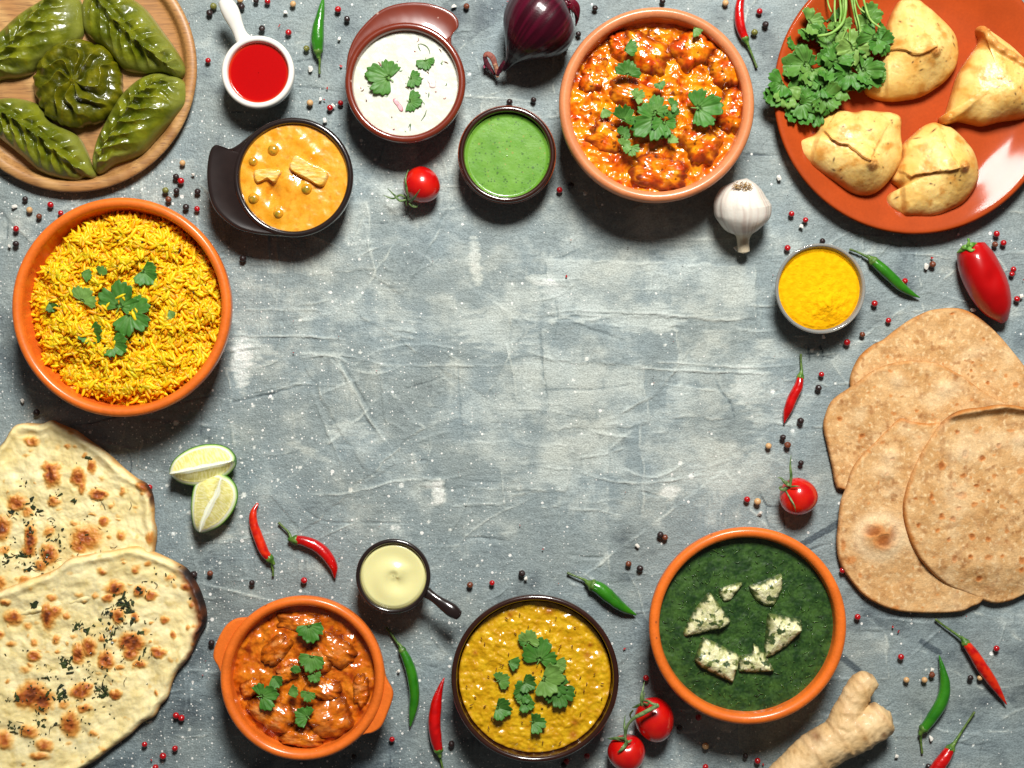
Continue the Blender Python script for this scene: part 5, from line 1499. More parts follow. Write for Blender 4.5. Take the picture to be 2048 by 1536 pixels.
sp2 = [(233, 1176, 18, 14, 1.1), (220, 1196, 11, 8, .9), (303, 1191, 12, 9, 1), (279, 1182, 11, 11, 1), (275, 1138, 9, 9, .8), (207, 1142, 9, 7, .8), (252, 1124, 4, 4, .7), (297, 1126, 5, 5, .7), (372, 1175, 9, 7, 1), (237, 1231, 12, 16, 1), (272, 1234, 10, 8, .9),
       (329, 1239, 9, 8, .85), (263, 1284, 25, 18, 1.2), (262, 1306, 14, 12, 1.05), (319, 1304, 15, 9, 1.0), (280, 1329, 12, 11, .9), (214, 1320, 16, 17, 1.1), (178, 1294, 15, 18, 1.0), (156, 1308, 13, 19, 1.1), (70, 1311, 12, 10, .95), (98, 1232, 14, 26, 1.15), (112, 1222, 14, 12, .8),
       (30, 1234, 18, 15, .95), (13, 1203, 9, 8, .8), (105, 1194, 10, 6, .7), (64, 1390, 26, 26, 1.15), (85, 1400, 22, 22, 1.1), (48, 1395, 16, 22, .9), (162, 1383, 22, 14, 1.05), (176, 1372, 10, 8, .9), (128, 1409, 12, 10, .5), (142, 1448, 18, 24, .95), (169, 1415, 14, 8, .8),
       (59, 1463, 18, 13, .85), (10, 1480, 17, 16, .9), (232, 1389, 12, 8, 1), (89, 1490, 16, 12, .85), (80, 1512, 20, 8, .8), (383, 1208, 5, 7, .7), (378, 1254, 5, 6, .7), (188, 1466, 10, 7, .6), (239, 1335, 8, 6, .7), (313, 1386, 5, 5, .7), (1, 1268, 8, 8, .8), (24, 1288, 10, 7, .6),
       (68, 1285, 8, 8, .6), (114, 1279, 8, 9, .7), (134, 1231, 8, 7, .7), (346, 1270, 6, 6, .8), (303, 1247, 4, 4, .6), (301, 1285, 4, 4, .5), (193, 1190, 7, 6, .5), (15, 1362, 6, 5, .6), (56, 1252, 8, 8, .5), (205, 1275, 7, 7, .6), (341, 1155, 10, 8, .5), (160, 1190, 10, 7, .4),
       (50, 1340, 12, 8, .4), (118, 1302, 7, 6, .5), (60, 1330, 7, 6, .5)]
dr = lambda x, y: 15 * sst(240, -20, (y - 1080) * 1.0 + .1 * x) * sst(330, 250, x)
t2, top2 = naan('naan', 'flat naan lying in front, charred black along its right edge',
    [(-70, 1240), (-40, 1195), (0, 1181), (60, 1157), (110, 1139), (142, 1116), (178, 1108), (232, 1099), (267, 1092), (285, 1094), (315, 1107), (350, 1124), (374, 1139), (392, 1166), (404, 1193), (412, 1222), (412, 1246), (401, 1267), (389, 1294), (377, 1317), (356, 1341), (344, 1365), (335, 1395),
     (320, 1412), (309, 1433), (285, 1446), (261, 1469), (226, 1495), (196, 1519), (166, 1537), (120, 1560), (40, 1590), (-50, 1560), (-90, 1450), (-90, 1320)],
    sp2, 5, 17, [(390, 1165, 44, 1.2, 12), (410, 1212, 44, 1.2, 14), (409, 1258, 36, 1.2, 12), (390, 1300, 34, .6, 4), (375, 1330, 30, .3, 3), (200, 1522, 40, .5, 3)], drape=dr, centre=(180, 1330))
flakes(t2, top2, [(250, 1205, 11, 22, 1.5), (262, 1202, 6, 8, 1.5), (215, 1225, 8, 10, 1.2), (160, 1248, 9, 14, 1.1), (168, 1260, 6, 6, 1.2), (222, 1255, 10, 16, 1.3), (258, 1243, 7, 10, 1.4), (218, 1280, 6, 7, 1.2), (282, 1268, 3, 3, 1.8), (291, 1298, 5, 4, 1.7), (288, 1312, 5, 3, 1.2), (245, 1315, 3, 2, 1.8),
                  (133, 1320, 7, 14, 1.6), (137, 1335, 5, 8, 1.3), (69, 1208, 3, 3, 2.4), (282, 1181, 5, 5, 1.5), (253, 1183, 5, 4, 1.2), (205, 1380, 9, 16, 1.5), (203, 1392, 6, 7, 1.3), (125, 1390, 9, 18, 1.5), (95, 1390, 5, 6, 1.4), (32, 1395, 6, 7, 1.3), (80, 1425, 6, 8, 1.2), (84, 1447, 5, 5, 1.4),
                  (38, 1465, 6, 7, 1.3), (22, 1450, 6, 6, 1), (64, 1482, 4, 4, 1.4), (48, 1455, 4, 3, 1.2), (90, 1350, 12, 9, 1), (115, 1448, 4, 4, 1.2), (298, 1430, 4, 3, 1.3), (383, 1195, 5, 3, 1.2), (250, 1448, 2, 1, 1.6), (170, 1350, 10, 9, 1.0), (205, 1360, 10, 8, 1),
                  (150, 1380, 60, 46, .6), (230, 1240, 50, 50, .6), (330, 1150, 20, 12, .7), (60, 1400, 40, 30, .6), (180, 1430, 40, 16, .6)], 18, 6, n_part=24)


def chapati(label, out, spots, z0, seed, pale=(), drape=None, lift=None, centre=None):
    out = np.array(out, float)
    rr = np.random.default_rng(seed)
    xs0, xs1 = out[:, 0].min(), out[:, 0].max(); ys0, ys1 = out[:, 1].min(), out[:, 1].max()
    small = [(rr.uniform(xs0, xs1), rr.uniform(ys0, ys1), rr.uniform(2, 5.5), rr.uniform(2, 5.5), rr.uniform(.2, .55)) for _ in range(90)]

    def tone(x, y):
        t = np.zeros(np.shape(x))
        wx = x + 4 * fbm(x, y, 12, 3, seed); wy = y + 4 * fbm(x, y, 12, 3, seed + 1)
        for (sx, sy, rx, ry, k) in list(spots) + small:
            t = np.maximum(t, k * sst(1.3, .2, np.hypot((wx - sx) / rx, (wy - sy) / ry)))
        return t

    def hf(x, y, r, d, u):
        e = np.clip(d / 6, 0, 1)
        z = z0 + 2 + 9 * np.sqrt(1 - (1 - e) ** 2) + 3.5 * fbm(x, y, 90, 3, seed + 2) * sst(0, 25, d) + 1.3 * fbm(x, y, 22, 3, seed + 3) * sst(0, 8, d)
        t = tone(x, y)
        z -= 1.8 * sst(.5, .9, t)
        for (px, py, pr, ph) in pale:
            z = z + ph * np.exp(-(np.hypot(x - px, y - py) / pr) ** 2.5)
        if drape is not None: z = z + drape(x, y)
        if lift is not None:
            dl, sl, pl, LL = seg_dist(x, y, lift[0]); z = z + lift[1] * np.exp(-(dl / lift[2]) ** 2)
        return z

    def cf(x, y, z, r, d, u):
        c = mixc(lin(192, 146, 92), lin(212, 172, 120), sst(-.5, .5, fbm(x, y, 40, 4, seed + 7)))
        c = mixc(c, lin(160, 112, 68), sst(.0, .5, fbm(x, y, 34, 5, seed + 8, .65)) * .7)
        c = mixc(c, lin(232, 204, 156), sst(.1, .45, fbm(x, y, 9, 3, seed + 11)) * .6)
        t = tone(x, y)
        c = mixc(c, lin(196, 128, 68), sst(.15, .5, t) * .85); c = mixc(c, lin(148, 80, 32), sst(.55, 1.0, t) * .85)
        c = mixc(c, lin(178, 112, 50), sst(9, 1, d + 7 * fbm(x, y, 40, 3, seed + 9)) * np.clip(.6 + 1.0 * fbm(x, y, 120, 2, seed + 19), .35, .95))
        c = mixc(c, lin(228, 202, 158), sst(.1, .5, fbm(x, y, 90, 3, seed + 20)) * .4)
        c = mixc(c, lin(146, 90, 44), sst(.08, .45, fbm(x, y, 14, 4, seed + 21)) * sst(-.3, .3, fbm(x, y, 80, 2, seed + 22)) * .65)
        for (px, py, pr, ph) in pale:
            q = np.hypot(x - px, y - py) / pr
            c = mixc(c, lin(232, 208, 166), .6 * np.exp(-((q - 1.0) / .35) ** 2) if ph > 6 else .5 * np.exp(-q ** 2))
        return c
    v, f, c = star(out, 110, 460, hf, cf, zb=z0 - 1, centre=centre, under=((.997, .4), (.985, 0)))
    if drape is not None:
        n_u = 2 * 460 + 1; v[-n_u:, 2] = np.maximum(z0 - 1 + drape(v[-n_u:, 0], v[-n_u:, 1]), 1)
    tag(mk('chapati', v, f, CHAP, zref=z0 + 8, cols=c), label, 'chapati', 'stacked chapati breads')


zc = lambda pts: zz(pts, 1600, 600, 2.4)
chapati('rearmost chapati of the stack, under the others beside the red pepper', zc([(242, 415), (248, 350), (288, 270), (350, 215), (400, 190), (450, 150), (520, 100), (580, 68), (640, 46), (730, 37), (800, 48), (880, 95), (960, 170), (1020, 240), (1075, 310), (1150, 420), (1180, 560), (1100, 700), (900, 720), (600, 700), (380, 620), (260, 520)]),
        [(1904, 627, 7, 4, .9), (1967, 677, 5, 4, .7), (1930, 721, 5, 4, .8), (1944, 724, 5, 4, .8), (1942, 741, 5, 5, .8), (1975, 766, 6, 4, .9), (2031, 770, 8, 7, .7), (1886, 728, 4, 4, .6), (1775, 713, 4, 3, .6), (1945, 700, 4, 3, .5), (1810, 625, 5, 3, .5)], 4, 31)
d2 = lambda x, y: 13 * sst(1690, 1760, x - .25 * (y - 900))
chapati('second chapati of the stack, widest at the left', zc([(114, 610), (124, 550), (158, 480), (250, 410), (340, 342), (440, 303), (560, 290), (660, 308), (760, 358), (860, 428), (940, 478), (1000, 510), (1060, 600), (1000, 800), (800, 950), (400, 960), (205, 912), (173, 888), (155, 800), (132, 700)]),
        [(1679, 837, 7, 6, .9), (1721, 871, 8, 7, .95), (1829, 821, 6, 5, .7), (1783, 827, 7, 5, .6), (1776, 742, 6, 4, .7), (1880, 778, 9, 6, .6), (1800, 793, 5, 4, .5), (1860, 830, 5, 4, .5), (1735, 850, 5, 4, .4), (1910, 810, 6, 4, .6)], 4, 41, pale=[(1882, 776, 16, 5), (1790, 762, 14, 4)], drape=d2)
d3 = lambda x, y: 5 * sst(1060, 960, y) + 9 * sst(1180, 1020, y - .15 * (x - 1700)) + 8 * sst(1720, 1850, x) * sst(1180, 1060, y)
chapati('third chapati of the stack with one big toasted blister', zc([(470, 568), (520, 580), (600, 592), (680, 590), (760, 640), (900, 900), (920, 1200), (888, 1425), (820, 1478), (760, 1500), (600, 1505), (450, 1490), (320, 1430), (238, 1340), (190, 1258), (175, 1160), (180, 1080), (190, 970), (215, 900), (250, 800), (330, 700), (400, 628)]),
        [(1742, 1060, 26, 16, 1.1), (1765, 1080, 28, 22, 1.0), (1784, 1068, 16, 26, 1.0), (1779, 917, 6, 4, .9), (1769, 947, 6, 5, .8), (1760, 884, 6, 5, .7), (1700, 1120, 18, 12, .5), (1790, 1215, 12, 8, .5), (1685, 1090, 8, 20, .5), (1720, 1150, 8, 6, .6)], 5, 51, pale=[(1755, 1072, 40, 9), (1775, 912, 16, 5), (1768, 942, 15, 5)], drape=d3)
d4 = lambda x, y: 20 * sst(1200, 1120, y + .0 * x) + 8 * sst(1150, 1000, y)
chapati('front chapati of the stack at the right edge, with many small brown spots', zc([(716, 545), (780, 521), (860, 512), (950, 500), (1075, 522), (1250, 600), (1350, 800), (1350, 1000), (1250, 1250), (1120, 1385), (1060, 1425), (1000, 1450), (920, 1455), (800, 1410), (700, 1368), (600, 1280), (540, 1200), (500, 1110), (480, 1010), (490, 920), (530, 800), (590, 690), (650, 600)]),
        [(1921, 906, 9, 10, 1), (1904, 863, 6, 5, 1), (1944, 862, 8, 6, .7), (1987, 890, 8, 5, .95), (1954, 915, 8, 7, 1), (1875, 929, 9, 12, .95), (1917, 950, 7, 6, .8), (1944, 969, 8, 3, 1), (1912, 988, 16, 9, .75), (1854, 990, 6, 10, .95), (1875, 1031, 8, 8, .9), (1897, 1035, 7, 7, .9),
         (1829, 1048, 6, 6, 1), (1867, 1058, 5, 5, .8), (1890, 1075, 6, 6, 1), (1936, 1071, 8, 8, .9), (1968, 1075, 7, 7, .9), (1902, 1115, 6, 10, .95), (1933, 1110, 6, 6, .9), (1954, 1156, 8, 7, 1), (1970, 1112, 10, 7, .7), (1996, 1108, 5, 5, .8), (2036, 1118, 9, 9, .8), (2036, 1137, 8, 7, .9),
         (1900, 968, 7, 6, .6), (1938, 1006, 8, 8, .7), (1821, 994, 5, 3, .95), (1967, 980, 6, 5, .9), (1908, 1014, 6, 5, .8), (1957, 1000, 6, 5, .6), (1978, 950, 6, 6, .6), (2030, 940, 10, 8, .6), (2020, 1000, 6, 5, .6), (1994, 1010, 6, 5, .6), (2005, 1060, 7, 6, .6), (2010, 860, 10, 5, .6), (2025, 880, 9, 8, .5), (1920, 1160, 4, 4, .5)], 6, 61,
        pale=[(2026, 878, 14, 4), (1915, 905, 16, 3)], drape=d4, lift=([(1895, 828), (1960, 817), (2000, 812), (2060, 822), (2110, 850)], 16, 9))
# ================================================================= lime wedges
LIME = mat('lime', None, rough=.35, coat=.4, coat_rough=.15, sss=.3, sss_r=8, sss_col=(.9, 1, .4), bumps=[(3, .3, 2)])
PEEL = mat('lime_peel', tuple(lin(96, 150, 36)), rough=.35, coat=.4, bumps=[(3, .5, 2)], var=[(10, .15)])


def lime(label, out, ridge, hz, hr, seed):
    out = np.array(out, float)
    t = thing('lime_wedge', out[:, 0].mean(), out[:, 1].mean(), label, 'lime wedge', 'lime wedges', zref=hz)
    rd = catmull(ridge, 30)

    def hf(x, y, r, d, u):
        dr, s, p, L = seg_dist(x, y, rd)
        return hz + (hr - hz) * np.clip(d / (d + dr + .4), 0, 1) - 1.0 * sst(9, 13, d) * sst(5, 9, dr)

    def cf(x, y, z, r, d, u):
        dr, s, p, L = seg_dist(x, y, rd)
        flesh = mixc(lin(218, 210, 122), lin(238, 232, 172), sst(-.35, .35, fbm(p * 90 + dr * .25, dr * .22, 2.6, 3, seed)))
        pith = lin(236, 238, 214)
        w = 3.6 * (1.4 - np.abs(p - .5) * 1.6) + 2.5 * fbm(x, y, 20, 2, seed)
        m = np.maximum(sst(w + 2, w, dr), sst(9, 7, d)); m = np.maximum(m, sst(.92, .99, p) * 0)
        c = mixc(flesh, pith, m)
        c = mixc(c, lin(176, 206, 96), np.exp(-((d - 3.2) / 1.3) ** 2) * .8)
        return mixc(c, lin(84, 140, 30), sst(2.6, 1.4, d))
    v, f, c = star(out, 60, 240, hf, cf, zb=hz - 6, under=((.995, .5),))
    mk('lime_flesh', v, f, LIME, t, zref=hz, cols=c)
    P = catmull(out, 120, True); c0 = P.mean(0); rows = []
    for k, a in enumerate(np.linspace(0, math.pi / 2, 10)):
        q = c0 + (P - c0) * (.25 + .76 * math.cos(a)); rows.append(np.c_[q, np.full(120, hz - .5 - (hz - 1.5) * math.sin(a))])
    v = np.vstack(rows + [[[c0[0], c0[1], 1.0]]])
    j = np.arange(120)
    mk('lime_peel', v, [grid_faces(10, 120), np.stack([1080 + j, 1080 + (j + 1) % 120, np.full(120, 1200)], 1)], PEEL, t, zref=hz, closed=True)


lime('lime wedge lying behind, with its white rib running left to right', [(340, 946), (343, 928), (356, 912), (380, 897), (408, 889), (436, 889), (456, 896), (468, 908), (472, 918), (471, 932), (458, 948), (436, 962), (404, 971), (376, 970), (354, 962)], [(341, 947), (370, 942), (410, 934), (450, 926), (471, 920)], 34, 60, 3)
lime('lime wedge lying in front, pointing down toward the red chillies', [(404, 949), (424, 944), (446, 948), (464, 960), (474, 978), (474, 1002), (462, 1028), (442, 1050), (420, 1062), (402, 1066), (390, 1058), (384, 1038), (382, 1010), (386, 980), (394, 960)], [(404, 1062), (410, 1042), (424, 1012), (438, 986), (446, 956)], 34, 62, 5)

# ================================================================= chillies
CH_RED = mat('red_chilli_skin', None, rough=.28, coat=.8, coat_rough=.07, bumps=[(9, .7, 2)])
CH_GRN = mat('chilli_stem', None, rough=.5, coat=.1, bumps=[(4, .5, 2)])


def chilli(label, body, rad, stem, red, group, seed=0, orange=False):
    body = [(p[0], p[1]) for p in body]
    rmax = max(rad)
    P = catmull(body, 60)
    t = thing('red_chilli' if red else 'green_chilli', P[:, 0].mean(), P[:, 1].mean(), label, 'chilli pepper', group, zref=rmax)
    n = len(body)
    path = [(x, y, max(r, 2.0) + .5 + .35 * (rmax - r)) for (x, y), r in zip(body, np.interp(np.linspace(0, 1, n), np.linspace(0, 1, len(rad)), rad))]
    v, f, s, ph = tube(path, rad, 28, 90, cross=lambda p, s: 1 + .035 * np.sin(2 * p + s * 6 + seed) + .045 * fbm(s * 9 + np.cos(p), np.sin(p) + 0 * s, 1, 2, seed))
    k = np.concatenate([s, [0, 1]])
    if red:
        c = mixc(lin(196, 10, 8), lin(168, 4, 6), sst(-.4, .4, fbm(v[:, 0], v[:, 1], 20, 2, seed)))
        if orange: c = mixc(c, lin(222, 52, 10), .75 * sst(-.2, .5, fbm(v[:, 0], v[:, 1], 14, 2, seed) + .2))
    else:
        c = mixc(lin(34, 104, 18), lin(52, 124, 22), sst(-.5, .5, fbm(v[:, 0], v[:, 1], 40, 2, seed)))
    mk('chilli_body', v, f, CH_RED, t, zref=rmax, cols=c)
    # calyx + stem run from the broad end
    b0 = path[0]; q = path[1]
    d = np.array([b0[0] - q[0], b0[1] - q[1]], float); d /= np.hypot(*d)
    r0 = rad[0]
    cal = [(b0[0] - d[0] * 7, b0[1] - d[1] * 7, b0[2] + .2), (b0[0] + d[0] * 1, b0[1] + d[1] * 1, b0[2] + .2), (b0[0] + d[0] * 8, b0[1] + d[1] * 8, b0[2]), (b0[0] + d[0] * 14, b0[1] + d[1] * 14, b0[2])]
    v1, f1, s1, p1 = tube(cal, [r0 * 1.0, r0 * 1.1, r0 * .62, r0 * .34], 24, 26, cross=lambda p, s: 1 + .05 * np.sin(6 * p) * (s < .5))
    sx = [(cal[2][0], cal[2][1], b0[2])] + [(x, y, z) for x, y, z in stem]
    v2, f2, s2, p2 = tube(sx, [r0 * .42, 2.5, 2.1, 2.6], 10, 36)
    cc = lambda vv: mixc(lin(52, 96, 24), lin(98, 128, 52), sst(-.4, .4, fbm(vv[:, 0], vv[:, 1], 8, 2, seed)))
    c2 = cc(v2); c2 = mixc(c2, lin(84, 84, 46), np.concatenate([s2, [0, 1]]) * .5)
    vv, ff, c = join_sets([(v1, f1, cc(v1)), (v2, f2, c2)])
    mk('stem', vv, ff, CH_GRN, t, zref=rmax, cols=c, closed=False)


GR, GG = 'red chillies around the dishes', 'green chillies around the dishes'
chilli('green chilli hanging from the top edge between the sauce cup and raita', [(636, 103), (635, 84), (636, 58), (641, 28), (645, 2), (646, -8)], [9, 12.5, 12, 9.5, 6, 1.5], [(639, 122, 8), (638, 134, 5), (638, 146, 4)], False, GG, 1)
chilli('red chilli at the top edge between curry bowl and clay plate', [(1491, 78), (1483, 60), (1479, 40), (1479, 15), (1484, -10), (1490, -30)], [7, 9.5, 10, 9, 6.5, 1], [(1499, 95, 6), (1508, 116, 4), (1515, 134, 3)], True, GR, 2)
chilli('green chilli pointing down right beside the turmeric bowl', [(1746, 521), (1763, 536), (1784, 556), (1806, 576), (1826, 588), (1841, 595)], [9, 11, 11, 9.5, 6, 1], [(1733, 512, 7), (1717, 504, 5), (1701, 498, 4)], False, GG, 3)
chilli('small red chilli standing alone left of the chapati stack', [(1601, 753), (1597, 772), (1585, 796), (1576, 820), (1569, 846)], [7, 9.5, 9.5, 8, 1.2], [(1604, 738, 5), (1603, 722, 4), (1603, 708, 3)], True, GR, 4)
chilli('orange-red chilli right of the lime wedges with its tip up', [(540, 1118), (529, 1104), (517, 1076), (507, 1046), (507, 1024), (515, 1007)], [8, 9.5, 9.5, 9, 7.5, 2.5], [(543, 1132, 5), (545, 1143, 3), (545, 1153, 3)], True, GR, 5, orange=True)
chilli('curved red chilli next to the mayonnaise cup, tip down', [(590, 1080), (607, 1082), (632, 1092), (653, 1110), (667, 1134), (669, 1157)], [9, 10.5, 11, 11, 9, 1.5], [(577, 1066, 6), (566, 1055, 5), (556, 1046, 4)], True, GR, 6)
chilli('thick green chilli between the dal and spinach bowls', [(1184, 1170), (1200, 1178), (1222, 1196), (1246, 1216), (1273, 1231)], [11, 13.5, 12.5, 9, 1.5], [(1168, 1160, 8), (1150, 1153, 6), (1135, 1147, 4)], False, GG, 7)
chilli('bent green chilli between the casserole and the dal bowl', [(804, 1300), (815, 1322), (824, 1350), (829, 1390), (825, 1425), (820, 1454)], [7, 10, 11, 10.5, 8, 1.5], [(793, 1284, 6), (781, 1268, 5), (772, 1256, 4)], False, GG, 8)
chilli('straight red chilli with its tip up, left of the dal bowl', [(877, 1502), (872, 1478), (869, 1445), (873, 1405), (881, 1375), (888, 1357)], [9, 12.5, 13, 11.5, 7, 1.2], [(880, 1518, 6), (884, 1534, 4), (888, 1552, 3)], True, GR, 9)
chilli('long red chilli with green stem at the lower right', [(1931, 1285), (1946, 1306), (1965, 1336), (1985, 1364), (2002, 1390), (2015, 1410)], [8, 11, 11.5, 10, 6.5, 1.2], [(1912, 1268, 6), (1892, 1254, 4), (1873, 1240, 3)], True, GR, 10, orange=True)
chilli('curved dark green chilli right of the ginger', [(1847, 1459), (1862, 1438), (1884, 1402), (1890, 1370), (1886, 1340), (1880, 1312)], [9, 11.5, 12, 10.5, 7, 1.2], [(1843, 1478, 6), (1845, 1494, 4), (1847, 1509, 3)], False, GG, 11)
chilli('red chilli cut by the bottom edge at the lower right corner', [(1902, 1497), (1888, 1517), (1870, 1542), (1852, 1570)], [9, 12.5, 13, 10], [(1917, 1478, 6), (1934, 1452, 5), (1952, 1426, 4)], True, GR, 12)

# ================================================================= tomatoes
TOM = mat('tomato_skin', None, rough=.25, coat=.9, coat_rough=.06, sss=.15, sss_r=10, sss_col=(1, .1, .03), bumps=[(30, .5, 1)])


def tomato(label, cx, cy, rx, ry, rot, seed, sepals, cal, extra=()):
    t = thing('cherry_tomato', cx, cy, label, 'tomato', 'cherry tomatoes', zref=rx)
    iv, if_ = icos(5)
    a = math.radians(rot)
    X = iv[:, 0] * rx; Y = iv[:, 1] * ry; Z = iv[:, 2] * min(rx, ry) * .97
    lob = 1 + .02 * np.sin(3 * np.arctan2(iv[:, 1], iv[:, 0]) + seed) + .015 * fbm(iv[:, 0] * 2 + seed, iv[:, 1] * 2, 1, 2, seed)
    x = (X * math.cos(a) - Y * math.sin(a)) * lob + cx; y = (X * math.sin(a) + Y * math.cos(a)) * lob + cy
    cd = np.hypot(x - cal[0], y - cal[1])
    z = Z + min(rx, ry) * .97 - 4 * np.exp(-(cd / 9) ** 2) * (Z > 0)
    v = np.stack([x, y, z], 1)
    c = mixc(lin(190, 8, 10), lin(206, 30, 14), sst(-.4, .5, fbm(x, y, 30, 2, seed)))
    c = mixc(c, lin(150, 2, 8), sst(0, -1, iv[:, 1]) * 0)
    mk('tomato_body', v, [if_], TOM, t, zref=rx, cols=c)
    sets = []
    for k, pts in enumerate(sepals):
        w = pts[0]; path = pts[1]
        tv, tf, s, ph = tube(path, [w * .8, w, w * .7, .4], 10, 26, flat=.35)
        cc = mixc(lin(62, 92, 44), lin(110, 134, 78), sst(-.4, .4, fbm(tv[:, 0], tv[:, 1], 8, 2, k + seed)))
        sets.append((tv, tf, cc))
    v, f, c = join_sets(sets)
    mk('calyx', v, f, CH_GRN, t, zref=rx, cols=c, closed=False)
    for (nm, path, rad) in extra:
        tv, tf, s, ph = tube(path, rad, 12, 60)
        mk(nm, tv, tf, CH_GRN, t, zref=rx, cols=mixc(lin(82, 112, 62), lin(122, 146, 92), sst(-.4, .4, fbm(tv[:, 0], tv[:, 1], 8, 2, seed))))
    return t


tomato('single cherry tomato between the dishes at the top, stem to the lower left', 843, 370, 37.5, 36.5, 20, 1,
       [(2.6, [(818, 402, 40), (815, 382, 58), (813, 362, 66), (818, 342, 56)]), (2.6, [(820, 404, 38), (830, 398, 58), (838, 390, 74), (843, 384, 80)]), (3, [(818, 405, 34), (826, 412, 36), (834, 412, 34), (830, 405, 36)]),
        (2.4, [(812, 400, 40), (800, 402, 44), (790, 392, 46), (776, 378, 50)]), (2.2, [(814, 396, 40), (800, 390, 36), (785, 396, 28), (765, 388, 20)]), (2.2, [(812, 398, 38), (812, 408, 32), (814, 410, 30)])], (818, 398))
tomato('cherry tomato alone between the chapatis and the small red chilli', 1597, 993, 38.5, 37.5, 10, 2,
       [(3, [(1576, 972, 62), (1577, 950, 66), (1575, 930, 68), (1577, 909, 66)]), (3.4, [(1574, 970, 62), (1564, 962, 66), (1558, 955, 62), (1551, 954, 60)]), (3.4, [(1572, 974, 60), (1562, 978, 58), (1556, 974, 58), (1562, 970, 62)]),
        (2, [(1576, 972, 66), (1584, 970, 74), (1592, 970, 76)]), (2, [(1568, 980, 58), (1576, 996, 68), (1582, 1008, 74), (1586, 1021, 68)]), (4, [(1566, 962, 60), (1572, 968, 66), (1577, 971, 66)])], (1574, 972))
tomato('plum-shaped cherry tomato on the vine, upper right of the pair', 1309, 1439, 39, 45, -14, 3,
       [(3, [(1284, 1410, 52), (1281, 1395, 56), (1284, 1378, 54), (1288, 1362, 46)]), (3, [(1280, 1406, 50), (1272, 1412, 44), (1264, 1416, 38)]), (2, [(1282, 1410, 50), (1284, 1396, 58), (1288, 1380, 60)]), (2, [(1266, 1420, 40), (1261, 1432, 30), (1266, 1446, 20)]),
        (3, [(1286, 1404, 54), (1292, 1404, 62), (1298, 1398, 66)])], (1290, 1404))
tomato('round cherry tomato on the vine, cut by the bottom edge', 1253, 1506, 38, 37, 0, 4,
       [(4, [(1250, 1476, 58), (1236, 1472, 60), (1224, 1474, 52), (1214, 1476, 44)]), (4, [(1252, 1478, 66), (1244, 1486, 74), (1236, 1494, 74), (1232, 1497, 70)]), (3.6, [(1248, 1474, 62), (1254, 1476, 70), (1262, 1472, 68)]), (3, [(1250, 1472, 62), (1244, 1470, 66), (1232, 1470, 60)])], (1252, 1480),
       extra=[('vine_stem', [(1248, 1474, 62), (1249, 1458, 66), (1253, 1442, 74), (1264, 1426, 84), (1280, 1416, 90), (1296, 1406, 94), (1311, 1398, 94)], [3, 3.2, 2.6, 3.4, 4.5, 4.2, 4.6]),
              ('vine_branch', [(1310, 1398, 94), (1300, 1396, 92), (1292, 1393, 82), (1286, 1394, 70)], [3, 2.8, 2.6, 2.6]), ('dry_sepal', [(1249, 1466, 62), (1247, 1446, 60), (1249, 1426, 56)], [2.4, 2.2, .5])])

# ================================================================= red pepper
t = thing('red_pepper', 1970, 565, 'smooth pointed red sweet pepper lying above the chapati stack', 'pepper', zref=36)
PEP = mat('pepper_skin', tuple(lin(176, 6, 8)), rough=.35, spec=.3, coat=.5, coat_rough=.06, var=[(60, .12)], bumps=[(40, 1.5, 1)])
v, f, s, ph = tube([(1941, 496, 34), (1949, 516, 36), (1963, 548, 36), (1979, 580, 33), (1995, 610, 27), (2008, 632, 20), (2013, 641, 17)], [29, 37, 40, 40, 36, 27, 9], 56, 110,
                   cross=lambda p, s: 1 + .045 * np.cos(3 * p + .6) * np.clip(1.2 - s, 0, 1) + .02 * fbm(s * 4, np.cos(p), 1, 2, 3))
v[:, 2] -= 4.5 * np.exp(-(((v[:, 0] - 1972) / 13) ** 2 + ((v[:, 1] - 562) / 20) ** 2)) * (v[:, 2] > 40)
v[:, 2] -= 7 * np.exp(-(((v[:, 0] - 1934) / 12) ** 2 + ((v[:, 1] - 497) / 10) ** 2)) * (v[:, 2] > 34)
mk('pepper_body', v, f, PEP, t, zref=34)
sets = []
for pts, r in (([(1934, 496, 58), (1924, 500, 52), (1916, 505, 42)], [6, 5, 1]), ([(1934, 494, 60), (1942, 490, 60), (1953, 487, 54)], [6, 4.5, 1]), ([(1934, 497, 60), (1938, 502, 66), (1944, 500, 68)], [6, 4, 1]),
               ([(1935, 497, 58), (1932, 490, 64), (1933, 484, 66), (1931, 479, 66)], [6, 4, 2.6, 3.0]), ([(1933, 495, 58), (1926, 496, 58), (1920, 500, 48)], [6, 5, 1])):
    tv, tf, _, _ = tube(pts, r, 12, 20, flat=.6)
    sets.append((tv, tf, mixc(lin(66, 120, 34), lin(116, 160, 64), sst(-.4, .4, fbm(tv[:, 0], tv[:, 1], 8, 2, 3)))))
v, f, c = join_sets(sets)
mk('stem', v, f, CH_GRN, t, zref=50, cols=c, closed=False)

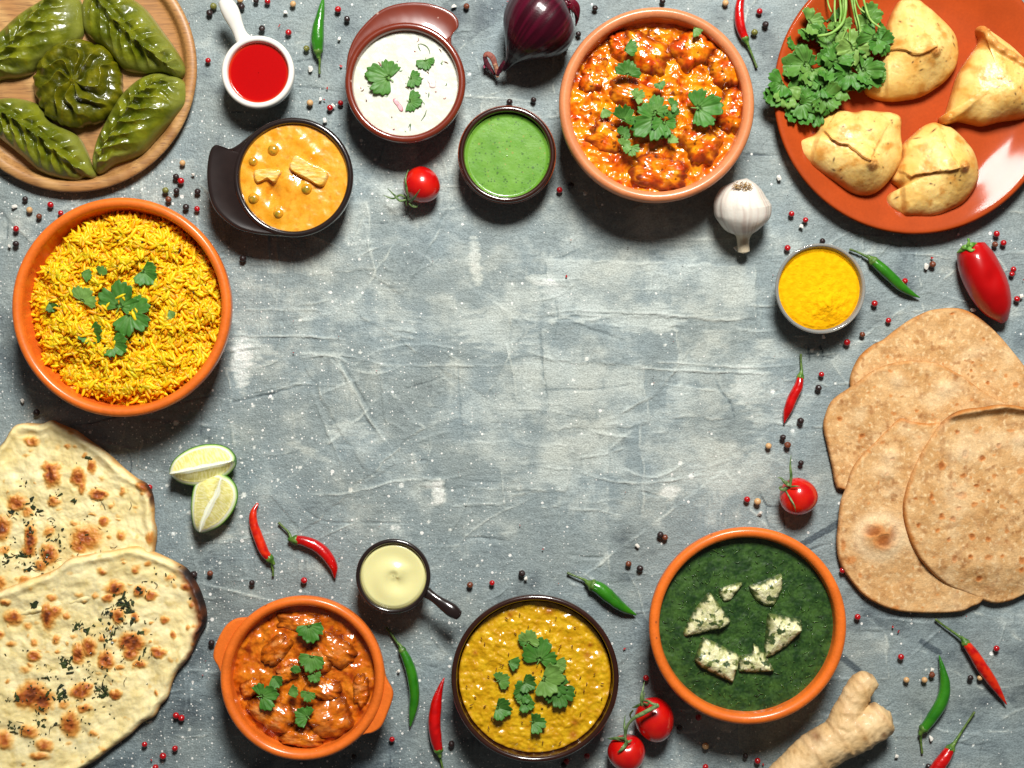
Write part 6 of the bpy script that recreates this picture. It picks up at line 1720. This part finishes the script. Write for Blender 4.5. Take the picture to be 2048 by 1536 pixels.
# ================================================================= red onion
t = thing('red_onion', 1068, 62, 'whole dark purple red onion with dry skin tufts at both ends', 'onion', zref=60)
ON = mat('onion_skin', None, rough=.35, spec=.3, coat=.5, coat_rough=.16, bumps=[(3, .25, 2)])
v, f, s, ph = tube([(1006, 136, 40), (1016, 126, 44), (1030, 108, 56), (1046, 88, 66), (1064, 66, 70), (1084, 42, 70), (1106, 18, 66), (1126, 2, 60)], None or [4, 13, 34, 60, 73, 74, 58, 10], 96, 130,
                   cross=lambda p, s: 1 + .012 * np.cos(5 * p + 1) + .006 * np.sin(23 * p + 3 * s))
phf = np.concatenate([ph, [0, 0]]); sf = np.concatenate([s, [0, 1]])
st = pn(phf * 14, sf * 1.2, 1, 3) + .6 * pn(phf * 38, sf * 2, 1, 4)
c = mixc(lin(44, 1, 14), lin(74, 4, 28), sst(-.4, .6, st)); c = mixc(c, lin(24, 4, 14), sst(.1, .5, fbm(v[:, 0] - v[:, 1] * .2, v[:, 1], 70, 3, 6)) * .8)
c = mixc(c, lin(20, 6, 14), sst(.34, .1, sf) * .7)
mk('onion_bulb', v, f, ON, t, zref=60, cols=c)
sets = []
rr = np.random.default_rng(8)
for k in range(26):
    a = rr.uniform(-1.1, .5); l = rr.uniform(12, 34)
    x, y = 1128 + rr.uniform(-8, 5), 2 + rr.uniform(-8, 12)
    a = math.atan2(rr.uniform(-22, 28), 24)
    tv, tf, _, _ = tube([(x, y, 62 + rr.uniform(-8, 10)), (x + l * .5 * math.cos(a), y + l * .5 * math.sin(a), 60 + rr.uniform(-8, 14)), (x + l * math.cos(a + rr.normal(0, .5)), y + l * math.sin(a + .3) + 4, 40 + rr.uniform(-14, 14))],
                        [rr.uniform(3, 7), rr.uniform(2.5, 6), .6], 8, 14, flat=.18, up=(rr.normal(0, .5), rr.normal(0, .5), 1))
    cc = np.ones((len(tv), 3)) * [lin(96, 8, 30), lin(70, 6, 22), lin(130, 30, 50), lin(190, 140, 90)][rr.choice(4, p=[.4, .3, .2, .1])]
    sets.append((tv, tf, cc))
tv, tf, _, _ = tube([(1132, 0, 66), (1150, 10, 60), (1155, 28, 44), (1153, 44, 26)], [6, 8, 5, 1], 8, 26, flat=.16)
sets.append((tv, tf, np.ones((len(tv), 3)) * lin(92, 10, 30)))
v, f, c = join_sets(sets)
mk('root_tuft', v, f, ON, t, zref=60, cols=c, closed=False)
sets = []
for pts, r, col in (([(1012, 130, 42), (1004, 136, 34), (1000, 140, 28), (994, 148, 22)], [9, 7, 5, 2], lin(90, 8, 36)), ([(996, 148, 20), (990, 128, 26), (984, 114, 30), (974, 108, 30), (969, 113, 28)], [4, 5, 5.5, 6, 4], lin(150, 84, 70)),
                    ([(969, 112, 28), (973, 124, 22), (982, 136, 16), (990, 146, 12)], [4, 5, 4, 2], lin(90, 22, 36)), ([(972, 124, 20), (969, 130, 18), (968, 134, 18)], [3, 3, 1], lin(160, 60, 90)), ([(990, 128, 28), (994, 140, 22), (995, 152, 18)], [4, 4.5, 3], lin(176, 130, 100))):
    tv, tf, _, _ = tube(pts, r, 10, 30, flat=.35)
    sets.append((tv, tf, mixc(col, col * .5, sst(-.3, .4, fbm(tv[:, 0], tv[:, 1], 5, 3, 4)))))
v, f, c = join_sets(sets)
mk('dry_neck', v, f, mat('dry_onion_skin', None, rough=.7, bumps=[(4, .8, 3)]), t, zref=30, cols=c, closed=False)

# ================================================================= garlic
t = thing('garlic_bulb', 1485, 420, 'whole white garlic bulb with its cut neck pointing down', 'garlic', zref=50)
v, f, s, ph = tube([(1490, 366, 62), (1488, 378, 60), (1485, 394, 56), (1484, 410, 52), (1486, 428, 48), (1487, 446, 42), (1489, 462, 34), (1490, 480, 26), (1492, 500, 20)], [20, 42, 53, 55.5, 52, 38, 17, 12, 12.5], 96, 120,
                   cross=lambda p, s: 1 + .035 * np.abs(np.sin(4.5 * p + .5)) ** .6 * np.sin(np.pi * np.clip(s * 1.3, 0, 1)) + .006 * np.sin(40 * p))
phf = np.concatenate([ph, [0, 0]]); sf = np.concatenate([s, [0, 1]])
st = pn(phf * 9, sf * 1.0, 1, 3) + .7 * pn(phf * 26, sf * 1.5, 1, 4)
c = mixc(lin(222, 216, 204), lin(200, 184, 172), sst(0, .7, st)); c = mixc(c, lin(196, 166, 170), sst(.3, .9, pn(phf * 16, sf * 2, 1, 9)) * sst(.3, .55, sf) * sst(.85, .6, sf) * .6)
c = mixc(c, lin(214, 196, 158), sst(.62, .8, sf) * .7)
GARL = mat('garlic_skin', None, rough=.42, coat=.3, coat_rough=.2, sss=.2, sss_r=8, sss_col=(1, .9, .8), bumps=[(3, .2, 2), (20, .8, 2)])
mk('bulb', v, f, GARL, t, zref=50, cols=c)
sets = []
for k in range(90):
    a = rr.uniform(0, 6.28); r = 20 * math.sqrt(rr.random()); x = 1486 + 20 / 20 * r * math.cos(a); y = 372 + .42 * r * math.sin(a)
    q = rr.uniform(0, 6.28); l = rr.uniform(2, 6)
    zt = 100 - .35 * (380 - y)
    tv, tf, _, _ = tube([(x, y, zt - 3), (x + l * .6 * math.cos(q), y + l * .4 * math.sin(q), zt + 2), (x + l * math.cos(q), y + l * .7 * math.sin(q), zt + 1)], [.9, .8, .4], 5, 7)
    sets.append((tv, tf, np.ones((len(tv), 3)) * mixc(lin(196, 160, 100), lin(110, 76, 36), np.array(rr.random() ** 1.5))))
v, f, c = join_sets(sets)
mk('root_hairs', v, f, GARL, t, zref=95, cols=c, closed=False)

# ================================================================= ginger
def ginger():
    t = thing('ginger_root', 1690, 1440, 'knobbly beige ginger root with two stubby branches at the bottom', 'ginger', zref=50)
    segs = [([(1556, 1580, 42), (1598, 1538, 42), (1638, 1506, 42), (1682, 1478, 44), (1722, 1460, 44), (1756, 1444, 44), (1772, 1434, 44)], [40, 41, 42, 43, 43, 40, 33]),
            ([(1690, 1455, 46), (1700, 1420, 44), (1716, 1387, 44), (1742, 1356, 44)], [38, 29, 27, 22]),
            ([(1630, 1475, 50), (1622, 1468, 56)], [18, 10]), ([(1728, 1484, 40), (1724, 1500, 36)], [18, 12])]
    sets = []
    for p, r in segs:
        tv, tf, _, _ = tube(p, r, 28, 30, cross=lambda ph, s: 1 + .06 * fbm(s * 5, np.cos(ph) * 1.5, 1, 2, len(p)))
        sets.append((tv, tf, None))
    v, f, _ = join_sets(sets)
    o = mk('ginger_body', v, f, SAUCE, t, zref=50, flip=False)
    rm = o.modifiers.new('remesh', 'REMESH'); rm.mode = 'VOXEL'; rm.voxel_size = 2.6 * S; rm.use_smooth_shade = True
    sm = o.modifiers.new('smooth', 'SMOOTH'); sm.iterations = 4; sm.factor = .6
    dg = bpy.context.evaluated_depsgraph_get()
    me = bpy.data.meshes.new_from_object(o.evaluated_get(dg))
    o.modifiers.clear(); o.data = me
    n = len(me.vertices)
    co = np.empty(n * 3, np.float32); me.vertices.foreach_get('co', co); co = co.reshape(-1, 3).astype(float)
    nr = np.empty(n * 3, np.float32); me.vertices.foreach_get('normal', nr); nr = nr.reshape(-1, 3)
    w = co + np.array(t.location)
    k = (H - 50) / H * S
    x = w[:, 0] / k + CX; y = CY - w[:, 1] / k
    u = (x - 1700) * .82 - (y - 1450) * .57
    ring = np.zeros(n)
    for r0, wd in ((-90, 5), (-30, 4), (10, 5), (60, 4)):
        ring += np.exp(-((u - r0 + 10 * fbm(x, y, 60, 2, 3)) / wd) ** 2)
    for (a, b) in (((1680, 1422), (1740, 1425)), ((1700, 1400), (1742, 1400)), ((1690, 1375), (1722, 1345))):
        d, s_, p_, L_ = seg_dist(x, y, [a, b]); ring += .8 * np.exp(-(d / 3) ** 2)
    disp = 3.0 * fbm(x, y, 40, 3, 5) + 1.6 * fbm(x * 1.4, y, 12, 3, 6) + ring * 1.6
    co = co + nr * (disp * S)[:, None]
    co[:, 2] = np.maximum(co[:, 2], 0.3 * S)
    me.vertices.foreach_set('co', co.astype(np.float32).ravel()); me.update()
    c = mixc(lin(206, 170, 116), lin(220, 190, 142), sst(-.5, .5, fbm(x, y, 50, 4, 7)))
    c = mixc(c, lin(164, 118, 66), sst(.2, .6, fbm(x * 1.2, y, 16, 4, 8)) * .55 + .35 * np.clip(ring, 0, 1))
    for (px, py, pr) in ((1628, 1468, 12), (1742, 1342, 10), (1744, 1405, 8), (1763, 1465, 7), (1718, 1512, 12), (1786, 1438, 5)):
        c = mixc(c, lin(120, 76, 36), np.exp(-(np.hypot(x - px, y - py) / pr) ** 2) * .85)
    a_ = me.color_attributes.new('Col', 'FLOAT_COLOR', 'POINT')
    cc = np.ones((n, 4), np.float32); cc[:, :3] = c; a_.data.foreach_set('color', cc.ravel())
    me.materials.clear(); me.materials.append(mat('ginger_skin', None, rough=.6, coat=.05, bumps=[(4, .5, 3), (14, 1.2, 3)], var=[(4, .06)]))
    me.polygons.foreach_set('use_smooth', np.ones(len(me.polygons), bool))


ginger()

# ================================================================= coriander bunch on the plate
def bunch():
    t = thing('coriander_bunch', 1650, 110, 'bunch of fresh coriander with stems lying on the left of the clay plate', 'coriander', zref=40)
    stems = [([(1692, -40, 40), (1688, 0, 42), (1687, 25, 44), (1681, 50, 46), (1664, 68, 48), (1650, 74, 46), (1632, 76, 42)], 3.2), ([(1682, -40, 36), (1685, 10, 36), (1684, 45, 36)], 2.8), ([(1700, -40, 40), (1706, 20, 44), (1713, 50, 46), (1716, 72, 46)], 2.0),
             ([(1712, -40, 46), (1724, 15, 50), (1734, 45, 52), (1754, 62, 52)], 2.4), ([(1693, -40, 38), (1706, 30, 38), (1714, 62, 36)], 2.8), ([(1672, -40, 34), (1680, 20, 34), (1677, 50, 36)], 2.4), ([(1650, -20, 30), (1656, 10, 30), (1662, 25, 30)], 1.8),
             ([(1700, -30, 40), (1712, 15, 42), (1728, 32, 44)], 1.8), ([(1690, 60, 44), (1678, 90, 46), (1668, 105, 44), (1640, 122, 40)], 1.6), ([(1708, 165, 30), (1697, 180, 24), (1682, 192, 18), (1672, 200, 14)], 2.4),
             ([(1608, 190, 26), (1590, 186, 30), (1566, 184, 32)], 2.0), ([(1600, 60, 38), (1608, 66, 40), (1614, 78, 40)], 1.4), ([(1668, 0, 34), (1668, 30, 32), (1672, 60, 32)], 2.0), ([(1696, 60, 40), (1700, 110, 38), (1706, 165, 32)], 2.0)]
    for p, r in stems:
        p = [(q[0], q[1], q[2] + (16 if q[1] < 90 else 2)) for q in p]
        tv, tf, s, ph = tube(p, [r, r, r * .9], 10, 40)
        c = mixc(lin(112, 156, 58), lin(150, 184, 96), sst(-.4, .4, fbm(tv[:, 0], tv[:, 1], 20, 2, 3)))
        mk('stem', tv, tf, HERB, t, zref=42, cols=c)
    L = [(1622, 46, 50, -10, 50, .35, .2), (1616, 72, 34, 70, 42, .0, .6), (1592, 92, 30, 120, 30, -.1, .5), (1652, 68, 54, 120, 26, -.15, .2), (1664, 26, 40, 100, 18, -.35, .6),
         (1668, 52, 24, -80, 44, .3, .6), (1684, 56, 26, 70, 46, .4, .5), (1662, 84, 40, 60, 36, .1, .4), (1744, 28, 36, -50, 48, .1, .4), (1726, 55, 40, 170, 40, .25, .4), (1738, 82, 64, 150, 52, -.02, .25), (1760, 92, 50, 60, 46, -.1, .5), (1762, 68, 26, 20, 50, -.1, .5),
         (1702, 80, 44, -60, 44, .55, .2), (1703, 108, 62, 100, 48, .65, .1), (1722, 104, 34, 60, 44, .45, .3), (1598, 112, 44, -100, 24, -.15, .4), (1602, 132, 74, 175, 34, .05, .12), (1604, 160, 66, 120, 30, .02, .15), (1622, 146, 52, 110, 40, .25, .5),  (1676, 108, 46, -70, 40, -.05, .7), (1662, 130, 70, 110, 40, -.05, .3), (1678, 125, 48, 70, 42, .05, .3), (1692, 152, 68, 140, 44, -.1, .25), (1728, 128, 48, -40, 36, .15, .3), (1732, 142, 60, 10, 46, -.02, .4), (1740, 160, 50, 30, 34, -.05, .4),
         (1712, 170, 32, 100, 28, .4, .3), (1732, 166, 26, 80, 26, .35, .3), (1640, 165, 52, -30, 28, -.35, .4), (1650, 172, 56, -20, 36, -.1, .3), (1550, 175, 44, 150, 40, -.1, .2), (1545, 190, 40, 170, 38, -.05, .2), (1550, 202, 38, 110, 36, -.1, .2), (1574, 198, 46, 80, 36, .4, .15), (1610, 205, 62, 20, 38, -.02, .3),
         (1624, 188, 44, -90, 36, -.05, .3), (1655, 200, 60, 40, 38, .1, .25), (1608, 222, 66, 60, 30, -.1, .2), (1634, 226, 52, 80, 28, -.12, .3), (1578, 218, 34, 120, 16, -.3, .3), (1672, 186, 36, 150, 40, .2, .3), (1770, 152, 16, 0, 48, .2, .2), (1688, 176, 30, 60, 26, .3, .3)]
    for (x, y, s, a, z, sh, fo) in L:
        v, f, c = leaf_geo(x, y, s, a, z, seed=int(x * 3 + y), fold=fo, shade=sh + .1, curl=.6, tilt=.2 * math.sin(x * 1.7 + y), lobes=3 if s > 40 else 2, stem=False)
        mk('leaf', v, f, HERB, t, zref=40, cols=c, closed=False)


bunch()

# ================================================================= peppercorns and salt
def corn_mesh(kind, k):
    iv, if_ = icos(3)
    rr = np.random.default_rng(40 + k)
    wr = {'black': .16, 'brown': .14, 'red': .06, 'tan': .05, 'green': .14}[kind]
    n = fbm(iv[:, 0] * 3 + k * 7 + iv[:, 2] * 2, iv[:, 1] * 3 - iv[:, 2] * 2, 1, 3, k)
    r = 1 + wr * (np.abs(n) * 2 - .5)
    if kind == 'red' and k % 2: r = r - .35 * np.exp(-((iv[:, 0] - .4) ** 2 + (iv[:, 1] + .2) ** 2) / .05) * (iv[:, 2] > 0)
    v = iv * r[:, None] * np.array([1, 1, .96])
    me = raw_mesh(kind + '_peppercorn', v * np.array([1, -1, 1]) * S * 6.6, [if_[:, ::-1]])
    return me


PC = {'black': mat('black_pepper', tuple(lin(42, 26, 24)), rough=.5, coat=.35, bumps=[(3, .6, 2)], var=[(4, .4)]), 'brown': mat('brown_pepper', tuple(lin(112, 58, 34)), rough=.5, coat=.3, bumps=[(3, .5, 2)], var=[(4, .35)]),
      'red': mat('pink_pepper', tuple(lin(168, 16, 22)), rough=.3, coat=.7, coat_rough=.1, var=[(6, .25)]), 'tan': mat('white_pepper', tuple(lin(200, 158, 108)), rough=.5, coat=.2, var=[(6, .12)]),
      'green': mat('green_pepper', tuple(lin(112, 112, 50)), rough=.5, coat=.2, bumps=[(3, .6, 2)], var=[(4, .3)])}
SALT = mat('salt', tuple(lin(222, 218, 208)), rough=.3, coat=.3, sss=.4, sss_r=4, sss_col=(1, 1, 1))
meshes = {}
for kd in PC:
    meshes[kd] = [corn_mesh(kd, k) for k in range(3)]
    for me in meshes[kd]: me.materials.append(PC[kd])


def salt_mesh(k):
    import bmesh
    rr = np.random.default_rng(60 + k)
    bm = bmesh.new()
    for _ in range(12):
        p = rr.normal(size=3); p /= np.linalg.norm(p); bm.verts.new(Vector(p * np.array([1, .75, .6]) * S * 6.5))
    bmesh.ops.convex_hull(bm, input=bm.verts)
    me = bpy.data.meshes.new('salt_crystal'); bm.to_mesh(me); bm.free(); me.materials.append(SALT)
    return me


meshes['salt'] = [salt_mesh(k) for k in range(4)]
LM = [('the wooden plate', 144, 135), ('the white sauce cup', 515, 143), ('the raita cup', 810, 160), ('the red onion', 1068, 65), ('the pale curry bowl', 1314, 207), ('the clay plate', 1830, 186), ('the black one-eared dish', 586, 354),
      ('the green chutney bowl', 1014, 308), ('the rice bowl', 241, 614), ('the garlic', 1485, 420), ('the turmeric bowl', 1641, 577), ('the red sweet pepper', 1970, 565), ('the chapati stack', 1840, 920), ('the lime wedges', 410, 975), ('the rear naan', 150, 1000),
      ('the charred naan', 210, 1310), ('the casserole', 604, 1358), ('the mayonnaise cup', 786, 1153), ('the dal bowl', 1070, 1358), ('the spinach bowl', 1496, 1254), ('the ginger', 1700, 1440), ('the vine tomatoes', 1280, 1470), ('the single top tomato', 843, 370),
      ('the right tomato', 1597, 993), ('the lone small red chilli', 1588, 780), ('the dark green chilli', 1870, 1390), ('the long red chilli', 1965, 1340), ('the straight red chilli', 875, 1440), ('the bent green chilli', 815, 1350), ('the thick green chilli', 1215, 1190),
      ('the top green chilli', 640, 60), ('the top red chilli', 1485, 50), ('the orange-red chilli', 520, 1065), ('the curved red chilli', 640, 1100), ('the slim green chilli', 1790, 560), ('the cut-off red chilli', 1890, 1500)]
SC = {'black': [(419, 26), (483, 13), (512, 1), (524, 57), (694, 38), (395, 383), (352, 354), (353, 382), (1157, 68), (1130, 97), (1019, 204), (1067, 200), (1142, 370), (1190, 16), (1325, 2), (1531, 49), (50, 398), (32, 488), (486, 517), (73, 825), (388, 1149), (504, 1166), (423, 1286),
                (708, 1514), (903, 1488), (1044, 1147), (1128, 1530), (1321, 1070), (1280, 1137), (1359, 1456), (1491, 1512), (1645, 482), (1941, 1356), (1857, 1533), (1601, 842), (1566, 875), (1602, 926), (1637, 776), (372, 414)],
      'brown': [(337, 399), (78, 433), (420, 1147), (1330, 1075), (1257, 1128), (1864, 1350), (1575, 890), (1725, 669), (1990, 489), (1865, 529), (940, 1170), (933, 13)],
      'red': [(535, 3), (577, 65), (676, 19), (416, 121), (681, 206), (660, 216), (362, 362), (1119, 380), (1519, 23), (101, 410), (121, 426), (32, 458), (394, 418), (299, 975), (352, 1431), (363, 1436), (289, 1489), (350, 1497), (326, 1512), (311, 1535), (608, 1161), (784, 1479), (984, 1166),
              (1292, 1356), (1174, 1512), (1133, 1523), (1715, 1234), (1685, 1141), (1397, 1435), (1515, 1522), (1411, 1534), (1583, 428), (1611, 440), (1575, 496), (1993, 468), (2007, 486), (1810, 562), (1749, 607), (1777, 641), (1694, 685), (2027, 539), (2024, 548), (2034, 598), (1802, 1314),
              (1993, 1297), (1643, 749), (1494, 999)],
      'tan': [(480, 0), (586, 8), (620, 206), (365, 326), (1451, 6), (59, 420), (1411, 1492), (1813, 1360), (1849, 1360), (1960, 1356), (1537, 892), (1515, 1003)],
      'green': [(427, 13), (331, 381), (1509, 65), (613, 97)],
      'salt': [(571, 26), (678, 77), (620, 137), (640, 198), (666, 211), (649, 240), (385, 347), (908, 13), (1170, 387), (1559, 355), (28, 413), (19, 492), (43, 802), (796, 1342), (1053, 1157), (1275, 1092), (1603, 454), (1853, 533), (1947, 619), (2042, 593), (1863, 1340), (1792, 1513), (1520, 1027), (1647, 673), (1471, 498), (1862, 1478)]}
WORD = {'black': 'black peppercorn', 'brown': 'reddish brown peppercorn', 'red': 'pink-red peppercorn', 'tan': 'pale tan peppercorn', 'green': 'olive green peppercorn', 'salt': 'white salt crystal'}
used_lb = {}


def direction(dx, dy):
    a = math.degrees(math.atan2(dy, dx)) % 360
    return ['right of', 'lower right of', 'below', 'lower left of', 'left of', 'upper left of', 'above', 'upper right of'][int((a + 22.5) // 45) % 8]


def place_label(kd, x, y):
    near = sorted(LM, key=lambda q: math.hypot(q[1] - x, q[2] - y))
    a, b = near[0], near[1]
    lb = f"{WORD[kd]} {direction(x - a[1], y - a[2])} {a[0]}, toward {b[0]}"
    if lb in used_lb:
        lb = f"{WORD[kd]} {direction(x - b[1], y - b[2])} {b[0]}, not far from {a[0]}"
    if lb in used_lb:
        c = near[2]
        lb = f"{WORD[kd]} between {a[0]} and {c[0]}"
    if lb in used_lb:
        o = used_lb[lb]
        w = 'higher' if y < o[1] - 3 else ('lower' if y > o[1] + 3 else ('left-hand' if x < o[0] else 'right-hand'))
        lb = f"{w} {WORD[kd]} {direction(x - a[1], y - a[2])} {a[0]}"
    for w in ('outer', 'inner', 'middle', 'farther', 'nearer'):
        if lb not in used_lb: break
        lb = lb.split(' ', 1)[1] if lb.split(' ')[0] in ('higher', 'lower', 'left-hand', 'right-hand') else lb
        lb = ('leftmost ' if all(x < q[0] for k, q in used_lb.items() if k.endswith(lb)) else 'rightmost ') + lb
        if lb in used_lb: lb = f'{WORD[kd]} near {a[0]}, in line with {near[2][0]}'
    used_lb[lb] = (x, y)
    return lb


rr = np.random.default_rng(21)
for kd, pts in SC.items():
    for i, (x, y) in enumerate(pts):
        me = meshes[kd][(i * 7 + int(x)) % len(meshes[kd])]
        o = bpy.data.objects.new('salt_crystal' if kd == 'salt' else 'peppercorn', me)
        COL.objects.link(o)
        r = rr.uniform(.85, 1.08)
        o.location = to_world(np.array([[x, y, 6.3 * r if kd != 'salt' else 3.6]]), 6)[0]
        if kd == 'salt':
            r = rr.uniform(.8, 1.2); o.rotation_euler = (rr.normal(0, .2), rr.normal(0, .2), rr.uniform(0, 6.28))
        else:
            o.rotation_euler = (rr.uniform(-.6, .6), rr.uniform(-.6, .6), rr.uniform(0, 6.28))
        o.scale = (r, r, r * rr.uniform(.92, 1))
        tag(o, place_label(kd, x, y), 'salt crystal' if kd == 'salt' else 'peppercorn', 'salt crystals scattered on the table' if kd == 'salt' else WORD[kd] + 's scattered on the table')

# husk flakes, crumbs
sets = []
crumbs = [(558, 51), (656, 176), (682, 132), (1016, 3), (650, 200), (1249, 1297), (1785, 1253), (1796, 1262), (1526, 1529), (301, 1521), (1864, 515), (1132, 552), (587, 642), (753, 741), (587, 705), (902, 1120), (678, 1118), (1086, 1098), (378, 47), (2046, 560), (1740, 700), (412, 1321), (406, 1350), (1040, 1050)]
for i in range(90): crumbs.append((rr.uniform(380, 2040), rr.uniform(0, 1530)))
for k, (x, y) in enumerate(crumbs):
    big = k < 12
    s = rr.uniform(2.0, 3.6) if big else (rr.uniform(1, 1.8) if k < 24 else rr.uniform(.6, 1.3))
    n = 5; a = np.sort(rr.uniform(0, 6.28, n)); r = s * rr.uniform(.6, 1.3, n)
    top = np.stack([x + r * np.cos(a), y + r * np.sin(a), 2.2 + rr.uniform(0, 1.5, n)], 1); bot = top.copy(); bot[:, 2] -= 2.0
    v = np.vstack([top, bot]); j = np.arange(n); jn = (j + 1) % n
    col = [lin(170, 24, 24), lin(190, 80, 40), lin(60, 30, 24)][k % 3 if k >= 24 else 0]
    sets.append((v, [np.stack([j, j + n, jn + n, jn], 1), j[None, :].copy()], np.ones((len(v), 3)) * col))
v, f, c = join_sets(sets)
tag(mk('pepper_husks', v, f, mat('husk', None, rough=.5), smooth=False, cols=c, closed=False, kind='stuff'), 'tiny red and brown pepper husk crumbs strewn on the table', 'crumbs')
